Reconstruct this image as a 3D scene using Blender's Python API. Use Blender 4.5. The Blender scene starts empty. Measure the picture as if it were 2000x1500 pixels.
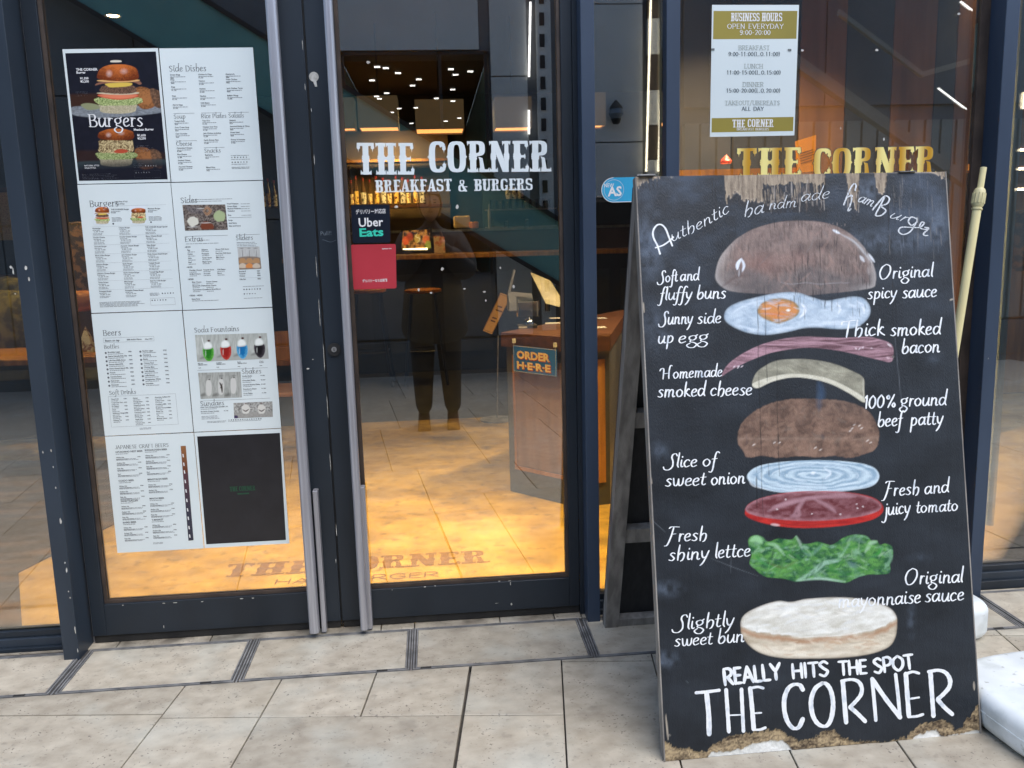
import bpy, math, random
import numpy as np
from mathutils import Vector, Matrix, noise as mnoise
random.seed(7); rng = np.random.RandomState(5)
R = math.radians
S = bpy.context.scene
COL = S.collection

# ------------------------------------------------------------------ camera
F_PX = 1700.0
CAM = np.array([1.14252491, -3.02012255, 1.38527149])
YAW, PIT, ROL = 8.54950621e-02, 1.69559331e-01, -2.72834964e-02
fwd = np.array([math.sin(YAW)*math.cos(PIT), math.cos(YAW)*math.cos(PIT), -math.sin(PIT)])
r0 = np.array([math.cos(YAW), -math.sin(YAW), 0.0]); u0 = np.cross(r0, fwd)
rgt = math.cos(ROL)*r0 + math.sin(ROL)*u0
upv = -math.sin(ROL)*r0 + math.cos(ROL)*u0
cd = bpy.data.cameras.new('camera'); cam = bpy.data.objects.new('camera', cd); COL.objects.link(cam)
cam.matrix_world = Matrix(((rgt[0], upv[0], -fwd[0], CAM[0]), (rgt[1], upv[1], -fwd[1], CAM[1]), (rgt[2], upv[2], -fwd[2], CAM[2]), (0, 0, 0, 1)))
cd.sensor_fit = 'HORIZONTAL'; cd.sensor_width = 36; cd.lens = F_PX/2000*36
cd.clip_start = 0.02; cd.clip_end = 400
S.camera = cam

# ------------------------------------------------------------------ sky, sun, exposure
SUN_EL, SUN_AZ = R(60), R(148)         # azimuth from +Y towards +X: a hazy sun over the passage, behind the viewer to the right
w = bpy.data.worlds.new("World"); S.world = w; w.use_nodes = True
nt = w.node_tree; bg = nt.nodes['Background']
sky = nt.nodes.new('ShaderNodeTexSky'); sky.sky_type = 'NISHITA'; sky.sun_disc = False
sky.sun_elevation = SUN_EL; sky.sun_rotation = SUN_AZ
nt.links.new(sky.outputs[0], bg.inputs[0]); bg.inputs[1].default_value = 0.15
sl = bpy.data.lights.new('sun', 'SUN'); so = bpy.data.objects.new('sun', sl); COL.objects.link(so)
sl.energy = 1.5; sl.angle = R(55); sl.color = (1.0, 0.95, 0.88)
sd = Vector((math.sin(SUN_AZ)*math.cos(SUN_EL), math.cos(SUN_AZ)*math.cos(SUN_EL), math.sin(SUN_EL)))
so.rotation_euler = sd.to_track_quat('Z', 'Y').to_euler(); so.location = (4, 6, 12)
S.view_settings.view_transform = 'Standard'; S.view_settings.look = 'None'
S.view_settings.exposure = 1.05; S.view_settings.gamma = 1.0; S.view_settings.use_curve_mapping = False
S.render.engine = 'CYCLES'
S.cycles.use_denoising = True
S.cycles.max_bounces = 10; S.cycles.transparent_max_bounces = 16; S.cycles.glossy_bounces = 4
S.cycles.sample_clamp_indirect = 6
S.cycles.caustics_reflective = False; S.cycles.caustics_refractive = False

# ------------------------------------------------------------------ small tools
def ray(px, py): return fwd + (px-1000)/F_PX*rgt - (py-750)/F_PX*upv
def fac(px, py, Y=0.0):               # point of the vertical plane y = Y seen at photo pixel
    d = ray(px, py); t = (Y-CAM[1])/d[1]; return CAM + t*d
def gnd(px, py, Z=0.0):
    d = ray(px, py); t = (Z-CAM[2])/d[2]; return CAM + t*d
def proj(P):                          # (n,3) -> photo pixels
    d = P-CAM; ww = d@fwd
    return 1000+F_PX*(d@rgt)/ww, 750-F_PX*(d@upv)/ww
def lin(c):
    c = np.asarray(c, float)/255.0
    return np.where(c <= 0.04045, c/12.92, ((c+0.055)/1.055)**2.4)
def L4(c): return (*[float(v) for v in lin(c)], 1.0)

MATS = {}
def mat(name, col, rough=0.6, metal=0.0, col2=None, nscale=6.0, mixlo=0.35, mixhi=0.65, bump=0.0, bscale=60.0, stretch=(1, 1, 1), spec=0.5, emit=None, estr=0.0, rnd=0.0, detail=6.0, coat=0.0):
    """Principled material; two colours blended by an object-space noise, fine bump, per-object brightness jitter."""
    m = bpy.data.materials.new(name); m.use_nodes = True; N = m.node_tree.nodes; K = m.node_tree.links
    b = N['Principled BSDF']
    b.inputs['Roughness'].default_value = rough; b.inputs['Metallic'].default_value = metal
    b.inputs['Specular IOR Level'].default_value = spec
    if coat: b.inputs['Coat Weight'].default_value = coat; b.inputs['Coat Roughness'].default_value = 0.12
    tc = N.new('ShaderNodeTexCoord'); mp = N.new('ShaderNodeMapping'); mp.inputs['Scale'].default_value = stretch
    K.new(tc.outputs['Object'], mp.inputs[0])
    out = None
    if col2 is not None:
        nz = N.new('ShaderNodeTexNoise'); nz.inputs['Scale'].default_value = nscale; nz.inputs['Detail'].default_value = detail
        K.new(mp.outputs[0], nz.inputs['Vector'])
        cr = N.new('ShaderNodeMapRange'); cr.inputs[1].default_value = mixlo; cr.inputs[2].default_value = mixhi
        K.new(nz.outputs[0], cr.inputs[0])
        mx = N.new('ShaderNodeMix'); mx.data_type = 'RGBA'; mx.inputs[6].default_value = (*col[:3], 1); mx.inputs[7].default_value = (*col2[:3], 1)
        K.new(cr.outputs[0], mx.inputs[0]); out = mx.outputs[2]
    if rnd:
        oi = N.new('ShaderNodeObjectInfo'); mr = N.new('ShaderNodeMapRange'); mr.inputs[3].default_value = 1-rnd; mr.inputs[4].default_value = 1+rnd
        K.new(oi.outputs['Random'], mr.inputs[0])
        hs = N.new('ShaderNodeHueSaturation'); K.new(mr.outputs[0], hs.inputs['Value'])
        if out: K.new(out, hs.inputs['Color'])
        else: hs.inputs['Color'].default_value = (*col[:3], 1)
        out = hs.outputs[0]
    if out: K.new(out, b.inputs['Base Color'])
    else: b.inputs['Base Color'].default_value = (*col[:3], 1)
    if bump:
        nb = N.new('ShaderNodeTexNoise'); nb.inputs['Scale'].default_value = bscale; nb.inputs['Detail'].default_value = 4
        K.new(mp.outputs[0], nb.inputs['Vector'])
        bp = N.new('ShaderNodeBump'); bp.inputs['Strength'].default_value = bump; bp.inputs['Distance'].default_value = 0.004
        K.new(nb.outputs[0], bp.inputs['Height']); K.new(bp.outputs[0], b.inputs['Normal'])
    if emit is not None:
        b.inputs['Emission Color'].default_value = (*emit[:3], 1); b.inputs['Emission Strength'].default_value = estr
    MATS[name] = m
    return m

def vcol_mat(name, rough=0.55, bump=0.0, bscale=250, stretch=(1, 1, 1), spec=0.4, coat=0.0):
    m = mat(name, (0.5, 0.5, 0.5), rough, bump=bump, bscale=bscale, stretch=stretch, spec=spec, coat=coat)
    N = m.node_tree.nodes; a = N.new('ShaderNodeVertexColor'); a.layer_name = 'paint'
    m.node_tree.links.new(a.outputs[0], N['Principled BSDF'].inputs['Base Color'])
    return m

class MB:
    """collects faces, links them as one mesh object"""
    def __init__(s): s.v = []; s.f = []
    def add(s, vs, fs):
        o = len(s.v); s.v += [tuple(float(c) for c in v) for v in vs]; s.f += [tuple(o+i for i in f) for f in fs]; return s
    def box(s, x0, x1, y0, y1, z0, z1):
        return s.add([(x0, y0, z0), (x1, y0, z0), (x1, y1, z0), (x0, y1, z0), (x0, y0, z1), (x1, y0, z1), (x1, y1, z1), (x0, y1, z1)],
                     [(0, 3, 2, 1), (4, 5, 6, 7), (0, 1, 5, 4), (1, 2, 6, 5), (2, 3, 7, 6), (3, 0, 4, 7)])
    def hexa(s, lo, hi):                # two quads, same winding
        return s.add(list(lo)+list(hi), [(3, 2, 1, 0), (4, 5, 6, 7), (0, 1, 5, 4), (1, 2, 6, 5), (2, 3, 7, 6), (3, 0, 4, 7)])
    def prism(s, poly, z0, z1):         # poly: list of xy, counter-clockwise
        n = len(poly)
        return s.add([(x, y, z0) for x, y in poly]+[(x, y, z1) for x, y in poly],
                     [tuple(range(n))[::-1], tuple(range(n, 2*n))]+[(i, (i+1) % n, n+(i+1) % n, n+i) for i in range(n)])
    def lathe(s, cx, cy, prof, n=20):   # prof: (r, z)
        vs = []; m = len(prof)
        for r, z in prof:
            for k in range(n):
                a = 2*math.pi*k/n; vs.append((cx+r*math.cos(a), cy+r*math.sin(a), z))
        fs = [(i*n+k, i*n+(k+1) % n, (i+1)*n+(k+1) % n, (i+1)*n+k) for i in range(m-1) for k in range(n)]
        fs += [tuple(range(n))[::-1], tuple((m-1)*n+k for k in range(n))]
        return s.add(vs, fs)
    def tube(s, pts, r, n=10):
        pts = [Vector(p) for p in pts]; rs = r if isinstance(r, (list, tuple)) else [r]*len(pts)
        vs = []
        for i, p in enumerate(pts):
            t = (pts[min(i+1, len(pts)-1)]-pts[max(i-1, 0)]).normalized()
            a = t.orthogonal().normalized() if i == 0 else (a - t*a.dot(t)).normalized()
            b = t.cross(a)
            for k in range(n):
                th = 2*math.pi*k/n; vs.append(p+(a*math.cos(th)+b*math.sin(th))*rs[i])
        m = len(pts)
        fs = [(i*n+k, i*n+(k+1) % n, (i+1)*n+(k+1) % n, (i+1)*n+k) for i in range(m-1) for k in range(n)]
        fs += [tuple(range(n))[::-1], tuple((m-1)*n+k for k in range(n))]
        return s.add(vs, fs)
    def build(s, name, m=None, parent=None, smooth=False, bevel=0.0, seg=2):
        me = bpy.data.meshes.new(name); me.from_pydata(s.v, [], s.f); me.update()
        o = bpy.data.objects.new(name, me); COL.objects.link(o)
        if m: me.materials.append(m)
        if smooth:
            me.polygons.foreach_set('use_smooth', [True]*len(me.polygons))
            try: me.set_sharp_from_angle(angle=R(38))
            except Exception: pass
        if bevel:
            bv = o.modifiers.new('bevel', 'BEVEL'); bv.width = bevel; bv.segments = seg; bv.limit_method = 'ANGLE'
        if parent: o.parent = parent
        return o

def tag(o, label=None, cat=None, group=None, kind=None):
    if label: o['label'] = label
    if cat: o['category'] = cat
    if group: o['group'] = group
    if kind: o['kind'] = kind
    return o
def thing(name, label, cat, loc=(0, 0, 0), group=None):
    """an Empty at the thing's base; parts keep world coordinates through the inverse matrix"""
    o = bpy.data.objects.new(name, None); COL.objects.link(o); o.location = loc; o.empty_display_size = 0.05
    return tag(o, label, cat, group)
def adopt(root, *objs):
    for o in objs:
        o.parent = root; o.matrix_parent_inverse = Matrix.Translation(-Vector(root.location))
    return objs[0]

def smooth_pts(P, closed=False, k=6):
    P = [np.array(p, float) for p in P]; n = len(P); out = []
    rngi = range(n if closed else n-1)
    for i in rngi:
        p0 = P[(i-1) % n] if closed or i > 0 else 2*P[0]-P[1]
        p1 = P[i]; p2 = P[(i+1) % n]
        p3 = P[(i+2) % n] if closed or i+2 < n else 2*P[-1]-P[-2]
        for j in range(k):
            t = j/k
            out.append(0.5*((2*p1)+(-p0+p2)*t+(2*p0-5*p1+4*p2-p3)*t*t+(-p0+3*p1-3*p2+p3)*t**3))
    if not closed: out.append(P[-1])
    return np.array(out)

# value noise on arrays
def vnoise(x, y, seed=0):
    rs = np.random.RandomState(seed); T = rs.rand(256, 256)
    xi = np.floor(x).astype(int); yi = np.floor(y).astype(int); fx = x-xi; fy = y-yi
    fx = fx*fx*(3-2*fx); fy = fy*fy*(3-2*fy); a = xi & 255; b = yi & 255; a1 = (xi+1) & 255; b1 = (yi+1) & 255
    return (T[a, b]*(1-fx)+T[a1, b]*fx)*(1-fy)+(T[a, b1]*(1-fx)+T[a1, b1]*fx)*fy
def fbm(x, y, seed=0, oct=4):
    s = 0; a = 1; n = 0
    for k in range(oct):
        s = s+a*vnoise(x*2**k+17.3*k, y*2**k+9.1*k, seed+k); n += a; a *= 0.55
    return s/n

class Paint:
    """paints colours (given as the sRGB of the pigment) onto mesh vertices; shapes are given in photo pixels"""
    def __init__(s, X, Y, base): s.X = X; s.Y = Y; s.C = np.tile(lin(base), (len(X), 1)).astype(float)
    def blend(s, idx, a, col):
        col = np.asarray(col); s.C[idx] = s.C[idx]*(1-a[:, None])+col*a[:, None]
    def poly(s, pts, col, feather=1.0, alpha=1.0, smooth=True, mod=None, wob=0.0):
        P = smooth_pts(pts, True) if smooth else np.array(pts, float)
        lo = P.min(0)-feather*2; hi = P.max(0)+feather*2
        idx = np.where((s.X > lo[0]) & (s.X < hi[0]) & (s.Y > lo[1]) & (s.Y < hi[1]))[0]
        x = s.X[idx]; y = s.Y[idx]
        if wob:
            x = x+(fbm(x/4, y/4, 31)-.5)*wob; y = y+(fbm(x/4, y/4, 47)-.5)*wob
        d = np.full(len(x), 1e9); ins = np.zeros(len(x), bool)
        for i in range(len(P)):
            a = P[i]; b = P[(i+1) % len(P)]; ab = b-a; q = ab@ab+1e-9
            t = np.clip(((x-a[0])*ab[0]+(y-a[1])*ab[1])/q, 0, 1)
            d = np.minimum(d, np.hypot(x-a[0]-t*ab[0], y-a[1]-t*ab[1]))
            c = ((a[1] > y) != (b[1] > y)); ins ^= c & (x < (b[0]-a[0])*(y-a[1])/((b[1]-a[1]) or 1e-9)+a[0])
        sd_ = np.where(ins, d, -d)
        a = np.clip(sd_/feather+0.5, 0, 1)*alpha
        if mod is not None: a = a*mod(x, y)
        c = col(x, y, sd_) if callable(col) else lin(col)
        s.blend(idx, a, c)
    def stroke(s, pts, w, col, alpha=1.0, feather=1.0, mod=None):
        P = smooth_pts(pts) if len(pts) > 2 else np.array(pts, float)
        lo = P.min(0)-w-feather*2; hi = P.max(0)+w+feather*2
        idx = np.where((s.X > lo[0]) & (s.X < hi[0]) & (s.Y > lo[1]) & (s.Y < hi[1]))[0]
        if not len(idx): return
        x = s.X[idx]; y = s.Y[idx]; best = np.full(len(x), 1e9)
        n = len(P)-1
        for i in range(n):
            a = P[i]; b = P[i+1]; ab = b-a; q = ab@ab+1e-9
            t = np.clip(((x-a[0])*ab[0]+(y-a[1])*ab[1])/q, 0, 1); g = (i+t)/n
            ww = w*0.5*np.sqrt(np.clip(4*g*(1-g), 0.12, 1))
            best = np.minimum(best, np.hypot(x-a[0]-t*ab[0], y-a[1]-t*ab[1])-ww)
        a = np.clip(0.5-best/feather, 0, 1)*alpha
        if mod is not None: a = a*mod(x, y)
        s.blend(idx, a, lin(col))
def brush(s, pts, n, cols, ang, w, ln, alpha=.35, spread=.25):
    """many short brush marks kept inside a shape"""
    P = np.array(pts, float); lo, hi = P.min(0), P.max(0); k = 0; tries = 0
    while k < n and tries < n*12:
        tries += 1; c = lo+(hi-lo)*np.array([random.random(), random.random()]); a = random.gauss(ang, spread); L = ln*random.uniform(.5, 1.2); d = np.array([math.cos(a), math.sin(a)])*L/2
        ok = True
        for q in (c-d, c+d):
            ins = False
            for i in range(len(P)):
                u, v = P[i], P[(i+1) % len(P)]
                if (u[1] > q[1]) != (v[1] > q[1]) and q[0] < (v[0]-u[0])*(q[1]-u[1])/(v[1]-u[1])+u[0]: ins = not ins
            ok &= ins
        if not ok: continue
        k += 1; m = c+np.array([-d[1], d[0]])*random.uniform(-.15, .15); s.stroke([c-d, m, c+d], w*random.uniform(.6, 1.3), random.choice(cols), alpha*random.uniform(.5, 1.2), 1.4)
Paint.brush = brush
def mixc(a, b, t): return lin(a)*(1-t[:, None])+lin(b)*t[:, None]

def paint_grid(name, P00, P10, P01, P11, nx, ny, m, parent, painter, base, disp=None):
    """vertex-painted sheet. P00 = bottom-left ... P11 = top-right (world)"""
    P00, P10, P01, P11 = [np.array(p, float) for p in (P00, P10, P01, P11)]
    a, b = np.meshgrid(np.linspace(0, 1, nx), np.linspace(0, 1, ny)); a = a.ravel()[:, None]; b = b.ravel()[:, None]
    V = P00*(1-a)*(1-b)+P10*a*(1-b)+P01*(1-a)*b+P11*a*b
    X, Y = proj(V); pt = Paint(X, Y, base); painter(pt)
    if disp is not None:
        n = np.cross(P10-P00, P01-P00); n /= np.linalg.norm(n); V = V+n*disp(X, Y)[:, None]
    i, j = np.meshgrid(np.arange(nx-1), np.arange(ny-1)); q = (j*nx+i).ravel()
    F = np.stack([q, q+1, q+nx+1, q+nx], 1).astype(np.int32)
    me = bpy.data.meshes.new(name); me.vertices.add(len(V)); me.vertices.foreach_set('co', V.astype(np.float32).ravel())
    me.loops.add(F.size); me.loops.foreach_set('vertex_index', F.ravel())
    me.polygons.add(len(F)); me.polygons.foreach_set('loop_start', np.arange(0, F.size, 4, dtype=np.int32)); me.update(calc_edges=True)
    at = me.color_attributes.new('paint', 'FLOAT_COLOR', 'POINT')
    C = np.ones((len(V), 4), np.float32); C[:, :3] = np.clip(pt.C, 0, 1); at.data.foreach_set('color', C.ravel())
    me.validate(); me.materials.append(m); me.polygons.foreach_set('use_smooth', [True]*len(me.polygons))
    o = bpy.data.objects.new(name, me); COL.objects.link(o)
    if parent: adopt(parent, o)
    return o

# ------------------------------------------------------------------ lettering
SF = {  # brush letters: advance, strokes; x-height 1, baseline 0
'a': (.95, [[(.74, .8), (.5, 1), (.2, .8), (.1, .4), (.25, .02), (.5, .12), (.72, .55)], [(.8, 1), (.73, .4), (.8, .05), (.95, .12)]]),
'b': (.92, [[(.27, 1.95), (.19, 1), (.13, .3), (.3, 0), (.6, .1), (.76, .5), (.62, .92), (.38, .85), (.2, .55)]]),
'c': (.76, [[(.66, .82), (.45, 1), (.2, .8), (.1, .4), (.3, 0), (.68, .16)]]),
'd': (.98, [[(.72, .82), (.45, 1), (.18, .8), (.1, .35), (.3, 0), (.55, .14), (.72, .5)], [(.88, 2.05), (.78, .9), (.74, .3), (.88, 0)]]),
'e': (.76, [[(.14, .48), (.48, .58), (.6, .82), (.42, 1), (.16, .76), (.1, .3), (.3, 0), (.68, .18)]]),
'f': (.62, [[(.8, 1.75), (.6, 1.93), (.42, 1.6), (.3, .6), (.2, -.5), (.02, -.85), (-.18, -.75)], [(.05, .95), (.62, 1.0)]]),
'g': (.95, [[(.5, 1), (.2, .85), (.2, .5), (.48, .34), (.74, .58), (.7, .9), (.5, 1)], [(.32, .38), (.28, .14), (.62, -.02), (.86, -.32), (.62, -.72), (.22, -.68), (.02, -.35), (.3, -.05)], [(.68, .92), (.86, 1.1)]]),
'h': (.92, [[(.27, 1.95), (.2, 1), (.18, 0)], [(.2, .6), (.46, .97), (.72, .84), (.74, .4), (.62, 0), (.45, -.14)]]),
'i': (.42, [[(.2, .97), (.17, .3), (.26, .02), (.42, .12)], [(.24, 1.36), (.27, 1.46)]]),
'j': (.42, [[(.27, .97), (.24, 0), (.12, -.75), (-.1, -1), (-.35, -.85)], [(.3, 1.36), (.33, 1.46)]]),
'k': (.86, [[(.24, 1.95), (.18, 1), (.18, 0)], [(.66, .92), (.5, 1), (.24, .5)], [(.3, .5), (.55, .2), (.82, 0)]]),
'l': (.36, [[(.26, 2), (.2, 1), (.17, .3), (.28, 0)]]),
'm': (1.4, [[(.2, 1), (.16, 0)], [(.18, .6), (.42, .97), (.6, .8), (.58, 0)], [(.6, .6), (.85, .97), (1.06, .8), (1.04, .2), (1.15, 0), (1.3, .1)]]),
'n': (.95, [[(.2, 1), (.16, 0)], [(.18, .6), (.46, .97), (.68, .8), (.67, .2), (.77, 0), (.92, .1)]]),
'o': (.88, [[(.46, 1), (.18, .8), (.1, .4), (.34, 0), (.66, .2), (.74, .65), (.46, 1)]]),
'p': (.92, [[(.22, 1), (.18, 0), (.12, -.85)], [(.2, .6), (.46, 1), (.74, .75), (.7, .25), (.4, 0), (.2, .15)]]),
'r': (.66, [[(.2, 1), (.16, 0)], [(.18, .55), (.36, .95), (.6, .92)]]),
's': (.72, [[(.62, .88), (.4, 1), (.2, .78), (.4, .52), (.56, .25), (.36, 0), (.06, .1)]]),
't': (.62, [[(.32, 1.55), (.26, .8), (.22, .25), (.36, 0), (.58, .12)], [(.02, 1), (.58, 1.04)]]),
'u': (.95, [[(.16, 1), (.12, .35), (.28, 0), (.5, .1), (.7, .6)], [(.76, 1), (.72, .3), (.8, .02), (.94, .1)]]),
'w': (1.2, [[(.1, 1), (.2, .2), (.38, 0), (.56, .3), (.6, .9)], [(.6, .9), (.66, .2), (.82, 0), (1.02, .3), (1.06, 1)]]),
'y': (.86, [[(.12, 1), (.18, .4), (.34, .12), (.55, .3)], [(.78, 1.02), (.55, .2), (.3, -.5), (.05, -.85)]]),
'x': (.85, [[(.1, 1), (.72, 0)], [(.72, 1), (.1, 0)]]),
'z': (.8, [[(.1, .95), (.65, .95)], [(.65, .95), (.1, .03)], [(.1, .03), (.68, .03)]]),
'q': (.95, [[(.74, .8), (.5, 1), (.2, .8), (.1, .4), (.3, 0), (.72, .5)], [(.8, 1), (.74, -.85)]]),
'v': (.85, [[(.1, 1), (.35, .02)], [(.35, .02), (.75, 1)]]),
'A': (1.6, [[(.1, -.35), (.05, .6), (.35, 1.8), (.75, 2.2), (1.05, 1.7), (1.2, .6), (1.45, -.1)], [(.0, .35), (.6, .5), (1.25, .75)]]),
'S': (1.1, [[(1.15, 1.55), (1.0, 1.85), (.7, 1.75), (.6, 1.35), (.75, .8), (.75, .1), (.4, -.35), (-.05, -.3), (-.2, .05)]]),
'O': (1.5, [[(.75, 2), (.3, 1.6), (.1, .8), (.35, .02), (.85, .1), (1.25, .9), (1.2, 1.7), (.8, 2)]]),
'T': (1.1, [[(-.1, 1.5), (-.05, 1.8), (.4, 1.9), (1.15, 1.95)], [(.6, 1.9), (.52, .9), (.45, -.05)]]),
'H': (1.75, [[(-.15, 1.25), (.05, 1.55), (.4, 1.45), (.38, -.05)], [(.38, .75), (1.25, .85)], [(1.6, 1.95), (1.35, 2), (1.2, 1.4), (1.18, .4), (1.22, 0)]]),
'F': (1.2, [[(.25, 1.75), (.5, 1.95), (1.3, 1.9)], [(.72, 1.9), (.5, .6), (.2, -.45), (-.1, -.6)], [(.5, .95), (1.0, 1.0)]]),
'1': (.5, [[(.1, 1.3), (.3, 1.6)], [(.3, 1.6), (.25, 0)]]),
'0': (.95, [[(.48, 1.6), (.15, 1.1), (.12, .4), (.4, 0), (.72, .4), (.76, 1.1), (.48, 1.6)]]),
'%': (1.2, [[(.95, 1.6), (.3, 0)], [(.3, 1.55), (.12, 1.3), (.28, 1.05), (.42, 1.3), (.3, 1.55)], [(.95, .6), (.78, .3), (.95, .02), (1.08, .3), (.95, .6)]]),
' ': (.55, []),
}
CAPS = {  # plain brush capitals, cap height 1
'R': (.62, [[(.08, 0), (.08, 1)], [(.08, 1), (.35, 1), (.5, .85), (.48, .62), (.3, .48), (.12, .46)], [(.25, .46), (.55, 0)]]),
'E': (.52, [[(.08, 0), (.08, 1)], [(.08, .98), (.46, .98)], [(.08, .52), (.42, .52)], [(.08, .03), (.46, .03)]]),
'A': (.66, [[(.04, 0), (.3, 1)], [(.3, 1), (.6, 0)], [(.14, .33), (.5, .33)]]),
'L': (.5, [[(.08, 1), (.08, .02)], [(.08, .02), (.46, .02)]]),
'Y': (.6, [[(.02, 1), (.3, .5)], [(.58, 1), (.3, .5)], [(.3, .5), (.3, 0)]]),
'H': (.64, [[(.08, 0), (.08, 1)], [(.54, 0), (.54, 1)], [(.08, .5), (.54, .5)]]),
'I': (.24, [[(.1, 0), (.1, 1)]]),
'T': (.58, [[(.02, .97), (.56, .97)], [(.3, .97), (.3, 0)]]),
'S': (.56, [[(.5, .85), (.3, 1), (.08, .82), (.25, .55), (.48, .3), (.3, .0), (.04, .12)]]),
'P': (.56, [[(.08, 0), (.08, 1)], [(.08, 1), (.35, 1), (.5, .8), (.45, .55), (.3, .45), (.1, .44)]]),
'O': (.68, [[(.34, 1), (.08, .75), (.06, .3), (.32, 0), (.58, .28), (.6, .72), (.34, 1)]]),
'B': (.6, [[(.08, 0), (.08, 1)], [(.08, 1), (.4, .98), (.48, .76), (.35, .54), (.1, .52)], [(.3, .52), (.52, .42), (.55, .16), (.38, .0), (.08, 0)]]),
'C': (.62, [[(.56, .8), (.4, 1), (.14, .85), (.06, .5), (.16, .12), (.4, 0), (.58, .18)]]),
'N': (.66, [[(.08, 0), (.08, 1)], [(.08, 1), (.56, 0)], [(.56, 0), (.56, 1)]]),
'D': (.64, [[(.08, 0), (.08, 1)], [(.08, 1), (.36, .96), (.56, .72), (.56, .28), (.36, .02), (.08, 0)]]),
'F': (.52, [[(.08, 0), (.08, 1)], [(.08, .98), (.48, .98)], [(.08, .52), (.42, .52)]]),
'J': (.42, [[(.32, 1), (.32, .2), (.18, 0), (.03, .15)]]),
'V': (.62, [[(.02, 1), (.3, 0)], [(.3, 0), (.6, 1)]]),
'U': (.64, [[(.08, 1), (.08, .25), (.3, 0), (.54, .25), (.54, 1)]]),
'X': (.6, [[(.05, 0), (.52, 1)], [(.05, 1), (.52, 0)]]),
'M': (.8, [[(.08, 0), (.08, 1)], [(.08, 1), (.38, .2)], [(.38, .2), (.68, 1)], [(.68, 1), (.68, 0)]]),
'G': (.66, [[(.56, .8), (.4, 1), (.14, .85), (.06, .5), (.16, .12), (.4, 0), (.56, .2), (.56, .45)], [(.36, .45), (.58, .45)]]),
'K': (.62, [[(.08, 0), (.08, 1)], [(.56, 1), (.1, .45)], [(.24, .58), (.58, 0)]]),
'W': (.9, [[(.03, 1), (.22, 0)], [(.22, 0), (.43, .8)], [(.43, .8), (.64, 0)], [(.64, 0), (.85, 1)]]),
' ': (.4, []),
}
for ch, st in {'0': [[(.3, 1), (.08, .7), (.08, .3), (.3, 0), (.52, .3), (.52, .7), (.3, 1)]], '1': [[(.15, .8), (.3, 1)], [(.3, 1), (.3, 0)]],
               '2': [[(.08, .78), (.3, 1), (.5, .76), (.4, .45), (.06, .02)], [(.06, .02), (.54, .02)]], '5': [[(.48, .98), (.14, .98)], [(.14, .98), (.1, .55)], [(.1, .55), (.38, .62), (.52, .32), (.32, 0), (.06, .1)]],
               '9': [[(.5, .7), (.3, .45), (.1, .65), (.28, 1), (.5, .8), (.5, .3), (.3, 0), (.1, .08)]], ':': [[(.14, .12), (.16, .2)], [(.14, .62), (.16, .7)]],
               '-': [[(.06, .42), (.36, .42)]], '(': [[(.34, 1.1), (.18, .75), (.18, .25), (.34, -.1)]], ')': [[(.06, 1.1), (.22, .75), (.22, .25), (.06, -.1)]],
               '.': [[(.12, .0), (.13, .08)]], '/': [[(.04, -.05), (.36, 1.05)]]}.items():
    CAPS[ch] = ({':': .34, '.': .42, '-': .48, '(': .5, ')': .4, '/': .46}.get(ch, .6), st)

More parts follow.
